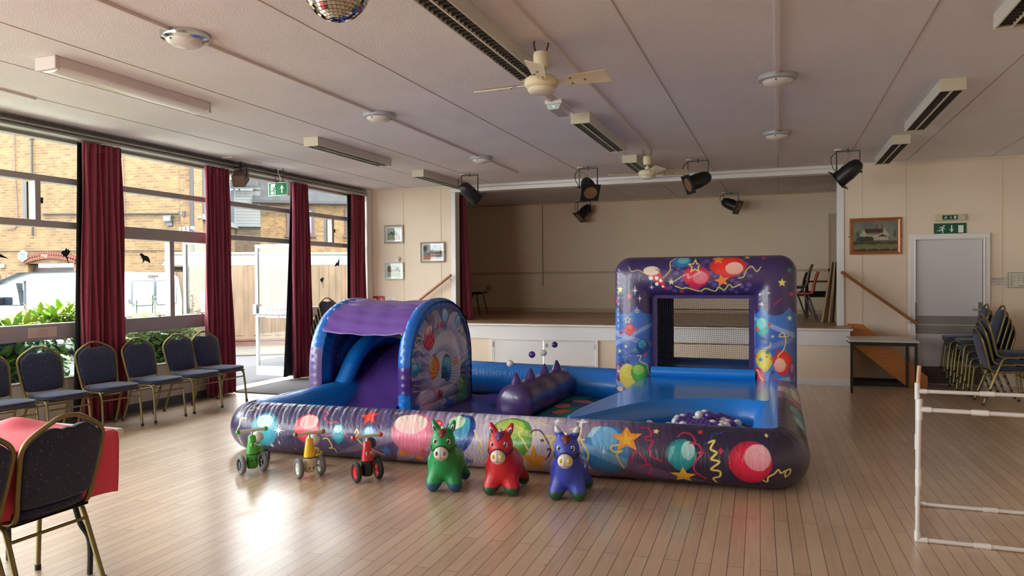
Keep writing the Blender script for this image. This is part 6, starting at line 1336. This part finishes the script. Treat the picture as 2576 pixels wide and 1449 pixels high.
# cover sheet between arches
O=aro(300); b=MB(); top=[(y,z) for y,z in O if z>.93]; top=top[::1]; nv=len(top)
def cov(u,v):
    i=min(nv-1,int(round(v*(nv-1)))); y,z=top[i]; yy=(yL*(1-u)+yR*u)+y*1.015; return (-4.68+1.04*u, yy, z+.022-.03*sin(pi*u)+.006*sin(v*70+u*6)*(1 if v<.6 else .5)+.004*sin(u*23+v*9))
b.grid(cov,40,nv); ib(b,'cover_sheet',PUR2,fix=False,thick=.004,ang=180)
# roller with spikes
b=MB(); L0,L1=Vector((-2.60,7.22,.225)),Vector((-2.52,8.72,.225)); ax=(L1-L0).normalized(); Rr=.205; pr=[(.001,-.045),(.08,-.04),(.14,-.025),(.185,.0),(Rr,.03)]+[(Rr+.004*sin(k*.9),.03+(1.5-.06)*k/24) for k in range(1,24)]+[(Rr,1.47),(.185,1.50),(.14,1.525),(.001,1.54)]
b.lathe(pr,c=L0,n=44,R=ax.to_track_quat('Z','Y').to_matrix()); rl=ib(b,'roller',mat('pvc_roller',(64,44,98),.32,coat=.4,bump=.15,bs=10))
for yy in(7.30,7.72,8.16,8.58):
    t_=(yy-7.22)/1.5; c=L0.lerp(L1,t_); b=MB(); b.lathe([(.072,.185),(.06,.205),(.045,.25),(.026,.29),(.011,.318),(.001,.322)],c=(c.x,c.y,c.z),n=14); b.v=[(x-IO.x,y-IO.y,z) for x,y,z in b.v]; o=b.build('spike',mat('pvc_spike',(72,48,108),.3,coat=.4,bump=.2,bs=20),inf,ang=50)
# ball pit cushion and step
poly=[(-1.50,5.74),(-1.30,6.22),(-1.08,6.66),(-.75,6.94),(-.4,7.05),(.0,7.08),(.0,8.42),(-1.36,8.42),(-1.50,7.3),(-1.66,6.2),(-1.64,5.74)]
b=MB(); sp=[(p.x,p.y) for p in smoothpath([(x,y,0) for x,y in poly],4,True)]; cxy=(-.75,7.7)
def inset(p,d): 
    return p
rings=[(0,.0,.30),(.0,.20,.34),(.03,.30,0),(.07,.37,0),(.12,.405,0),(.2,.42,0),(1.0,.425,0)]
N_=len(sp); nr=[]
for i in range(N_):
    p,q=Vector((*sp[i-1],0)),Vector((*sp[(i+1)%N_],0)); d=(q-p).normalized(); nr.append(Vector((-d.y,d.x)))
vs=[]; RG=[(.01,.0),(-.03,.10),(-.035,.2),(-.02,.30),(.005,.36),(.03,.395),(.055,.412)]
for ins,z in RG:
    for (x,y),n_ in zip(sp,nr): vs.append((x+n_.x*ins,y+n_.y*ins,z))
fs=[(i*N_+k,i*N_+(k+1)%N_,(i+1)*N_+(k+1)%N_,(i+1)*N_+k) for i in range(len(RG)-1) for k in range(N_)]+[tuple((len(RG)-1)*N_+k for k in range(N_))]; b.add(vs,fs); ib(b,'pit_step',BLU,fix=True,ang=26)
b=MB(); b.bb(-1.3,-.1,5.8,7.0,.03,.14); ib(b,'pit_floor',mat('pit_floor',(16,60,120),.5))
# tall frame
Yc=8.62; dh=.22; ho=.225; cl,cr,ct=-1.575,-.035,1.545
def fr_path(o):
    rc=max(.015,.045+.62*max(0,o)); x0,x1,z1=cl-o,cr+o,ct+o; out=[]
    return x0,x1,z1,rc
def frpt(o,s):
    """s in 0..3"""
    x0,x1,z1,rc=fr_path(o)
    if s<=1: 
        z=z1*s; p=[x0,z]
        if z>z1-rc: a=(z-(z1-rc))/rc*pi/4; p=[x0+rc-rc*cos(a),z1-rc+rc*sin(a)]
    elif s<=2:
        x=x0+(x1-x0)*(s-1); p=[x,z1]
        if x<x0+rc: a=pi/4+(x-x0)/rc*pi/4; p=[x0+rc-rc*cos(a),z1-rc+rc*sin(a)]
        elif x>x1-rc: a=pi/4+(x1-x)/rc*pi/4; p=[x1-rc+rc*cos(a),z1-rc+rc*sin(a)]
    else:
        z=z1*(3-s); p=[x1,z]
        if z>z1-rc: a=(z-(z1-rc))/rc*pi/4; p=[x1-rc+rc*cos(a),z1-rc+rc*sin(a)]
    return p
ss=np.linspace(0,3,1150); nn_=220; vs=[];A2=[];B2=[];FR=[]
tv=[]; 
for j in range(nn_):
    a=(-.4+(pi+.8)*j/185) if j<185 else (pi+.4+(pi-.8)*(j-185+.7)/36); tv.append(a)
cs=[]
for a in tv:
    k=2.6; ca_,sa=cos(a),sin(a); cs.append((ho*np.sign(ca_)*abs(ca_)**(2/k), -dh*np.sign(sa)*abs(sa)**(2/k)))
for s in ss:
    for j,(o,dy) in enumerate(cs):
        p=frpt(o,s); wr=.004*sin(s*170+o*20)*max(0,1-abs(dy)/.2) if abs(o)>.15 else 0
        if 0.9<s<1.1 or 1.9<s<2.1: wr*=2
        vs.append((p[0],Yc+dy+wr,p[1])); 
        ex_=0
        if dy>-.12: ex_=(dy+.12)*1.0
        q=frpt(o,s); aa,bb_=q
        # unroll the flanks outward so that the print keeps its scale
        if abs(o)>ho*.8 and ex_>0:
            if s<1: aa-=ex_*np.sign(o)
            elif s>2: aa+=ex_*np.sign(o)
            else: bb_+=ex_*np.sign(o)
        A2.append(aa);B2.append(bb_);FR.append(dy)
nS=len(ss); b=MB(); b.add(vs,[(i*nn_+j,(i+1)*nn_+j,(i+1)*nn_+(j+1)%nn_,i*nn_+(j+1)%nn_) for i in range(nS-1) for j in range(nn_)]); fr=ib(b,'tall_frame',PVC2,fix=False,ang=180)
A2,B2,FR=map(np.array,(A2,B2,FR)); L=lambda c:np.array(lin(c))
fx=((A2+1.518)/.271)%1; lim=1.118+.095*(2*abs(fx-.5))**2.6; base=np.tile(L((60,44,92)),(len(A2),1)); base[B2<lim+.012]=L((44,44,110)); base[B2<lim]=L((56,112,190)); lo=np.clip((.95-B2)/.5,0,1)[:,None]; base=np.where((B2<lim)[:,None],base*(1-lo*.35)+L((90,110,180))*lo*.35,base)
fi=[it for it in FRAME]; bandit=[it for it in fi if it[0]=='p' and len(it)>3 and it[3]<1 ]; rest=[it for it in fi if it not in bandit]
P=paint(A2,B2,base,bandit+rest); setcol(fr,P)
# opening surround, net, sill and rear hood
b=MB(); x0,x1,z0,z1=cl+ho-.02,cr-ho+.02,.50,ct-ho+.02; bw=.045
b.bb(x0,x0+bw+.02,8.52,8.54,.42,z1-bw); b.bb(x1-bw-.02,x1,8.52,8.54,.42,z1-bw); b.bb(x0,x1,8.52,8.54,z1-bw,z1); ib(b,'net_border',mat('border_purple',(58,34,96),.65),smooth=False)
b=MB(); b.grid(lambda u,v:(x0+(x1-x0)*u,8.46-.03*sin(pi*v),.40+.12*v),20,6); ib(b,'opening_sill',BLU,fix=False)
b=MB(); nx,nz=46,38; r_=np.random.default_rng(2); 
def wob(x,z): return .006*sin(z*17+x*3),.006*sin(x*19+z*5)
for i in range(nx):
    x=x0+bw+(x1-x0-2*bw)*i/(nx-1); pts=[(x+wob(x,z)[0],8.53,z) for z in np.linspace(.50,z1-bw,18)]; b.tube(pts,.0016,4,cap=False)
for k in range(nz):
    z=.50+(z1-bw-.50)*k/(nz-1); pts=[(x,8.531,z+wob(x,z)[1]) for x in np.linspace(x0+bw,x1-bw,18)]; b.tube(pts,.0016,4,cap=False)
ib(b,'net',NETM,smooth=False,fix=False)
b=MB(); b.bb(x0-.02,x0+.004,8.6,9.25,.3,z1); b.bb(x1-.004,x1+.02,8.6,9.1,.3,z1); b.bb(x0,x0+.16,9.2,9.21,.3,z1); b.bb(x0,x1,8.6,9.2,z1-.01,z1+.01); ib(b,'rear_hood',NAVY,smooth=False)
b=MB(); b.bb(x0,x1,8.66,9.2,.02,.36); b.tube([(x0,9.18,.45),(x1,9.12,.45)],.11,16); ib(b,'rear_trough',mat('pvc_deep_blue',(18,70,140),.35,coat=.3))
b=MB()
for z in(.72,.93,1.14): b.bb(x0+.1,x1,9.205,9.211,z,z+.008)
b.bb(x1-.012,x1,9.205,9.22,.3,z1); ib(b,'rear_strap',NETM,smooth=False)
# warning patch on the print near the net
# balls
PB=mat('ball_purple',(72,44,128),.25,coat=.4); WB=mat('ball_pearl',(206,204,208),.28,coat=.4)
def mkball(m,name):
    b=MB(); b.ball((0,0,0),.0375,24,14); return b.build(name,m)
bp0,bw0=mkball(PB,'plastic_ball'),mkball(WB,'plastic_ball'); first={'p':bp0,'w':bw0}; cnt={'p':0,'w':0}
def ball(kind,p,label,group=None):
    o=first[kind]
    if cnt[kind]: o=o.copy(); C.objects.link(o)
    cnt[kind]+=1; o.location=p; tag(o,label,'ball',group); return o
ball('w',(-2.66,7.3,.64),'lowest pearl white ball floating above the nearest purple spike'); ball('p',(-2.555,7.72,.665+.03),'dark purple ball floating between the two pearl balls'); ball('w',(-2.56,8.16,.67),'pearl white ball floating before the cupboard door split'); ball('p',(-2.55,8.58,.73),'highest dark purple ball floating above the farthest spike')
r_=np.random.default_rng(11); spots=[]
def pit(x,y): 
    e=[(-1.42,5.86),(-1.2,6.3),(-1.02,6.56),(-.72,6.82),(-.38,6.93),(-.24,6.93)]
    if y<5.76 or x>-.24: return False
    return y<np.interp(x,[q[0] for q in e],[q[1] for q in e])-.035
def hgt(x,y): return .17+.12*math.exp(-((x+.57)/.42)**2-((y-6.42)/.5)**2)
L1=[]; d=.077
for j in range(16):
    for i in range(20):
        x=-1.25+i*d+(d/2 if j%2 else 0)+r_.uniform(-.002,.002); y=5.78+j*d*.87
        if pit(x,y) and (x>-.95) and y>5.98: L1.append((x,y,.178))
L2=[]
for j in range(14):
    for i in range(18):
        x=-1.25+i*d+(0 if j%2 else d/2)+d*0; y=5.78+j*d*.87+d*.58
        if pit(x,y) and math.hypot((x+.57)/.36,(y-6.42)/.42)<1 : L2.append((x,y,.178+.0615))
L3=[(x,y,z+.0615) for j,(x,y,z) in enumerate(L1) if math.hypot((x+.58)/.27,(y-6.45)/.30)<1]
L3=[(x,y,.178+.123) for x,y,z in L3]
L4=[(x,y,.178+.184) for x,y,z in L2 if math.hypot((x+.56)/.11,(y-6.52)/.13)<1][:3]
k=0
for p in L1+L2+L3+L4:
    w_=r_.random()<.38; ball('w' if w_ else 'p',p,'pearl white plastic ball lying in the ball pit' if w_ else 'dark purple plastic ball lying in the ball pit','pearl white balls in the ball pit' if w_ else 'purple balls in the ball pit'); k+=1
ball('w',(-1.07,6.44,.178+.0),'pearl white ball resting alone at left end of the ball pit') if False else ball('w',(-1.045,6.36,.27),'pearl white ball resting alone at left end of the ball pit')
# ================================================================ hopping donkeys
def metamesh(name,els,res=.011):
    mb=bpy.data.metaballs.new(name); mb.resolution=res; mb.render_resolution=res; mb.threshold=.5
    for e in els:
        k,c,rad=e[0],e[1],e[2]
        el=mb.elements.new(type='ELLIPSOID' if k=='e' else 'BALL'); el.co=c; el.radius=rad
        if k=='e': el.size_x,el.size_y,el.size_z=e[3]
        if len(e)>4 and k=='e': el.rotation=e[4]
        el.stiffness=2
    o=bpy.data.objects.new(name,mb); C.objects.link(o); dg=bpy.context.evaluated_depsgraph_get(); me=bpy.data.meshes.new_from_object(o.evaluated_get(dg)); bpy.data.objects.remove(o); return me
from mathutils import Quaternion
def limbs(pts,r0,r1,n=6):
    P=[Vector(p) for p in pts]; out=[]
    for a,c in zip(P[:-1],P[1:]):
        for k in range(n): out.append(('b',a.lerp(c,k/n),None))
    return out
def chainball(a,c,ra,rc,n):
    a,c=Vector(a),Vector(c); return [('b',tuple(a.lerp(c,k/(n-1))),(ra+(rc-ra)*k/(n-1))) for k in range(n)]
def donkey_mesh():
    E=[]; S_=1.52 # metaball radius to visible size
    def e(c,s,rot=None): E.append(('e',c,1.0*S_*max(s),tuple(x/max(s) for x in s))+((rot,) if rot else ()))
    def bl(c,r): E.append(('b',c,r*S_))
    # torso: deep round body along y (front is -y)
    bl((0,-.02,.170),.128); bl((0,.05,.175),.130); bl((0,.12,.180),.12)
    # neck
    bl((0,-.07,.26),.088); bl((0,-.09,.315),.080)
    # head
    bl((0,-.10,.372),.082); bl((0,-.12,.352),.076); bl((0,-.15,.322),.058)
    for s in(-1,1):
        for k in range(6):
            t=k/5; bl((s*(.056+.026*t),-.055-.035*t,.115-.080*t),.052-.004*t)
            bl((s*(.066+.046*t),.165+.045*t,.115-.080*t),.052-.008*t)
        for k in range(7):
            t=k/6; bl((s*(.046+.030*t),-.075,.425+.066*t),.027-.018*abs(t-.35)*1.1)
    bl((0,.235,.23),.025); bl((0,.255,.19),.02)
    return metamesh('body',E)
DM=donkey_mesh()
def donkey(x,y,rz,body,hoof,mane,nost,eartip,label,patch):
    t=thing('hopping_donkey',label,'ride-on toy',(x,y,0),rz)
    me=DM.copy(); o=bpy.data.objects.new('body',me); C.objects.link(o); o.parent=t; o.name='body'; me.materials.clear()
    m=bpy.data.materials.get('donkey_print') or vmat('donkey_print',.42,.12,60,.1); me.materials.append(m)
    me.polygons.foreach_set('use_smooth',[True]*len(me.polygons)); p=verts(o); zmin=p[:,2].min(); p[:,2]-=zmin; me.vertices.foreach_set('co',p.ravel()); me.update()
    L=lambda c:np.array(lin(c)); P=np.tile(L(body),(len(p),1)); hz=p[:,2]<.068; P[hz]=L(hoof)
    if eartip: P[p[:,2]>.475]=L(eartip)
    # flank paint marks
    for s in(-1,1):
        for (yy,zz,r1) in((.02,.27,.03),(.07,.245,.022),(.11,.28,.02),(-.03,.235,.018)):
            d=np.hypot(p[:,1]-yy,(p[:,2]-zz)*.7); st=np.arctan2(p[:,2]-zz,p[:,1]-yy); mk=(np.sign(p[:,0])==s)&(d<r1*(.55+.45*np.cos(st*5)))&(abs(p[:,0])>.05); P[mk]=L(patch[0] if s<0 else patch[1])
    setcol(o,P)
    mz=mat('muzzle_white',(216,208,198),.5,bump=.5,bs=26,var=.15,vs=30,stretch=(3,1,1)); b=MB(); b.ball((0,-.205,.300),(.052,.042,.050),26,16); mo=b.build('muzzle',mz,t)
    b=MB()
    for s in(-1,1): b=MB(); b.ball((s*.027,-.240,.308),(.011,.008,.015),14,8); b.build('nostril',mat('nostril_%d_%d_%d'%nost,nost,.4),mo)
    b=MB(); b.tube([(x_*.95,-.2445+.45*abs(x_)**1.3-.0,.272+1.2*x_*x_) for x_ in np.linspace(-.036,.036,12)],.0014,5); b.tube([(0,-.238,.338),(0,-.2475,.30),(0,-.2455,.275)],.0012,4); b.build('mouth_line',mat('mouth_brown',(110,84,70),.6),mo)
    b=MB(); br=[(.055*cos(a),-.172-.012*abs(sin(a))*0-.0,.312+.055*sin(a)) for a in np.linspace(radians(35),radians(145),16)]
    b.tube([(-.066,-.10,.315),(-.064,-.135,.31)]+[(-q[0]*-1*-1,q[1],q[2]) for q in br][::1][::-1 if False else 1]+[(.064,-.135,.31),(.066,-.10,.315)] if False else smoothpath([(-.088,-.10,.338),(-.080,-.150,.322),(-.060,-.200,.316),(-.046,-.212,.336),(-.024,-.212,.351),(0,-.212,.356),(.024,-.212,.351),(.046,-.212,.336),(.060,-.200,.316),(.080,-.150,.322),(.088,-.10,.338)],4),.0035,6); b.build('bridle',BLACK,t)
    for s in(-1,1):
        R=Matrix.Rotation(s*radians(20),3,'Z'); b=MB(); b.ball((s*.045,-.176,.378),(.0175,.011,.021),16,10,R); e=b.build('eye',mat('eye_white',(236,236,232),.25,coat=.5),t)
        b=MB(); b.ball((s*.0465,-.1845,.381),(.0105,.006,.0145),14,8,R); b.build('pupil',mat('pupil_black',(18,20,26),.2,coat=.5),e); b=MB(); b.ball((s*.0455-.002,-.191,.386),.0034,8,6); b.build('glint',mat('eye_white',(236,236,232),.25),e)
        b=MB()
        for k in range(4): a=radians(60+22*k); b.tube([(s*(.046+.012*cos(a)),-.172,.393+.003*sin(a)),(s*(.052+.024*cos(a)),-.169,.397+.018*sin(a))],.0013,4)
        b.build('eyelash',BLACK,t)
        if not eartip:
            b=MB(); Re=Matrix.Rotation(s*radians(24),3,'Y'); b.ball((s*.064,-.0985,.460),(.0115,.006,.030),14,10,Re); ei=b.build('inner_ear',mat('ear_white',(222,214,212),.5),t); b=MB(); b.ball((s*.064,-.1035,.458),(.0075,.004,.021),12,8,Re); b.build('ear_patch',mat('ear_%d_%d_%d'%nost,(80,60,110) if nost[0]<200 else (50,60,110),.5),ei)
    b=MB(); b.ball((0,-.148,.436),(.034,.030,.028),18,12); b.ball((.004,-.172,.417),(.018,.015,.022),14,8); b.ball((-.006,-.182,.402),(.008,.008,.015),10,6); b.build('forelock',mat('mane_%d_%d_%d'%mane,mane,.6,bump=.8,bs=50,stretch=(1,1,.3)),t)
    b=MB(); b.cyl((0,-.11,.43),(0,-.11,.472),.011,n=12); b.cyl((0,-.11,.462),(0,-.11,.476),.014,n=12); b.build('valve_cap',mat('valve_clear',(200,204,206),.2,coat=.5),t)
    return t
donkey(-2.30,4.915,radians(16),(16,140,74),(28,84,120),(108,34,34),(120,84,150),None,'green hopping donkey toy with blue hooves and brown forelock',((214,210,206),(70,70,74)))
donkey(-1.86,4.95,radians(10),(196,30,40),(20,72,42),(92,48,110),(222,190,50),None,'red hopping donkey toy with purple forelock, middle of the three',((218,196,190),(70,70,130)))
donkey(-1.385,4.985,radians(9),(48,66,170),(22,78,46),(112,34,30),(222,196,50),(190,192,200),'blue hopping donkey toy with silver ear tips and green hooves',((150,40,60),(206,210,226)))
# ================================================================ little balance bikes
CRM=mat('bar_cream',(206,196,170),.4)
def bike(x,y,rz,main,low,hub,tyre,seat,grip,label,feat,steer=0):
    t=thing('balance_bike',label,'balance bike',(x,y,0),rz); m1=mat('bike_%d_%d_%d'%main,main,.35,coat=.3); m2=mat('bike_%d_%d_%d'%low,low,.4,coat=.2)
    b=MB(); b.lathe([(.030,.038),(.040,.045),(.046,.075),(.047,.110),(.046,.152)],n=28,sy=.85); b.build('front_fork',m2,t)
    b=MB(); b.lathe([(.0475,.150),(.0475,.158)],n=28,sy=.86); b.build('band',BLACK,t)
    b=MB(); b.lathe([(.0465,.158),(.043,.19),(.034,.25),(.028,.295),(.022,.302),(.0001,.302)],n=28,sy=.85); col_=b.build('steering_column',m1,t)
    b=MB(); b.cyl((0,0,.30),(0,0,.335),.009,n=12); b.build('stem',mat('stem_steel',(190,192,194),.2,metal=.8),t)
    b=MB(); b.cyl((-.10,0,.34),(.10,0,.34),.0125,n=16); b.build('handlebar',CRM,t)
    for s in(-1,1):
        b=MB(); b.lathe([(.013,0),(.017,.004),(.0185,.014),(.016,.024),(.008,.030),(.0001,.031)],c=(s*.098,0,.34),n=16,R=Matrix.Rotation(s*pi/2,3,'Y')); b.build('grip',mat('grip_%d_%d_%d'%grip,grip,.35,coat=.3),t)
        b=MB(); b.lathe([(.050,-.017),(.068,-.018),(.076,-.010),(.078,0),(.076,.010),(.068,.018),(.050,.017),(.050,-.017)],cap=False,c=(s*.088,0,.078),n=36,R=Matrix.Rotation(pi/2,3,'Y')); w_=b.build('wheel',mat('tyre_%d_%d_%d'%tyre,tyre,.6),t); w_['front']=1
        b=MB(); b.lathe([(.0001,-.010),(.022,-.014),(.024,-.004),(.045,-.004),(.052,-.014),(.053,.014),(.045,.004),(.024,.004),(.022,.014),(.0001,.010)],c=(s*.088,0,.078),n=32,R=Matrix.Rotation(pi/2,3,'Y')); b.build('hub',mat('hub_%d_%d_%d'%hub,hub,.3,coat=.4),w_)
    b=MB(); b.cyl((-.08,0,.078),(.08,0,.078),.009,n=10); b.build('axle',mat('stem_steel',(190,192,194),.2),t)
    pts=smoothpath([(0,.03,.15),(0,.10,.168),(0,.19,.168),(0,.26,.145),(0,.33,.10)],6); n=len(pts); b=MB(); vs=[]
    for i,p in enumerate(pts):
        w_=.034+.014*sin(pi*min(1,i/n*1.1)); hh=.026-.006*i/n
        for k in range(16): a=2*pi*k/16; vs.append((w_*cos(a),p.y,p.z+hh*sin(a)))
    b.add(vs,[(i*16+k,i*16+(k+1)%16,(i+1)*16+(k+1)%16,(i+1)*16+k) for i in range(n-1) for k in range(16)]+[tuple(range(16)),tuple((n-1)*16+15-k for k in range(16))]); bd=b.build('body',m1,t)
    b=MB(); b.lathe([(.0001,-.036),(.03,-.034),(.048,-.02),(.054,.0),(.05,.02),(.034,.036),(.015,.045),(.0001,.047)],c=(.0,.165,.25),n=28,sx=1.0,sy=1.25); b.build('seat',mat('seat_%d_%d_%d'%seat,seat,.3,coat=.3),t)
    for s in(-1,1):
        b=MB(); b.lathe([(.030,-.013),(.05,-.014),(.056,0),(.05,.014),(.030,.013),(.030,-.013)],cap=False,c=(s*.045,.33,.056),n=28,R=Matrix.Rotation(pi/2,3,'Y')); w_=b.build('wheel',mat('tyre_%d_%d_%d'%tyre,tyre,.6),t); b=MB(); b.lathe([(.0001,-.008),(.032,-.009),(.033,.009),(.0001,.008)],c=(s*.045,.33,.056),n=24,R=Matrix.Rotation(pi/2,3,'Y')); b.build('hub',mat('hub_%d_%d_%d'%hub,hub,.3),w_)
    b=MB(); b.bb(-.05,.05,.30,.36,.085,.12); b.build('rear_bracket',BLACK if feat!='y' else m1,t,bev=.01)
    ew=mat('eye_white',(236,236,232),.25); zf=.232 if feat=='g' else .215
    if feat in('g','r'):
        for s in(-1,1):
            b=MB(); b.ball((s*.016,-.0315,zf),(.0085,.004,.0125),12,8); e=b.build('eye',ew,t); b=MB(); b.ball((s*.013,-.0350,zf-.001),(.0042,.003,.008),10,6); b.build('pupil',BLACK,e)
    if feat=='r': b=MB(); b.tube([(x_,-.0385+.12*abs(x_),.178+9*x_*x_) for x_ in np.linspace(-.018,.018,9)],.0016,5); b.build('smile',BLACK,t)
    if feat in('g','y'):
        b=MB()
        for s in(-1,1):
          b=MB(); b.ball((s*.016,-.0375,.108 if feat=='g' else .075),(.0055,.004,.008),10,6); b.build('nostril',BLACK if feat=='g' else mat('dot_brown',(70,44,30),.5),t)
    if feat=='y':
        b=MB(); 
        for yy in(.08,.12,.16,.21,.25,.29):
            for s in(-1,1): b.ball((s*.034,yy,.178-.6*max(0,yy-.2)),(.006,.010,.009),8,6)
        b.build('spot',mat('spot_brown',(120,70,24),.5),t)
    if feat=='g':
        b=MB()
        for k in range(7): yy=.08+.035*k; b.lathe([(.010,0),(.0001,.014)],c=(0,yy,.188-.5*max(0,yy-.2)),n=8)
        b.build('spine',mat('spine_dark',(40,80,46),.5),t); b=MB(); b.ball((0,.13,.17),(.052,.03,.012),14,8); b.build('flank_patch',mat('patch_pale',(170,196,110),.5),t)
    for o_ in [q for q in C.objects if q.parent is t]:
        n0=o_.name.split('.')[0]
        if n0 in('front_fork','band','steering_column','stem','handlebar','grip','axle','eye','smile') or (n0=='nostril') or (n0=='wheel' and o_.get('front')): o_.rotation_euler=(0,0,radians(steer))
    return t
bike(-3.945,4.81,radians(26),(60,160,52),(54,150,48),(30,34,40),(104,106,110),(222,220,220),(52,150,60),'green balance bike with grey tyres and white seat','g',34)
bike(-3.44,4.86,radians(26),(226,184,34),(208,198,170),(210,208,200),(100,102,106),(226,224,222),(120,92,50),'yellow balance bike with cream fork and white seat','y',31)
bike(-2.95,4.90,radians(24),(200,34,50),(24,24,28),(214,34,50),(34,36,38),(28,28,30),(206,36,50),'red balance bike with black seat and smiling face','r',30)
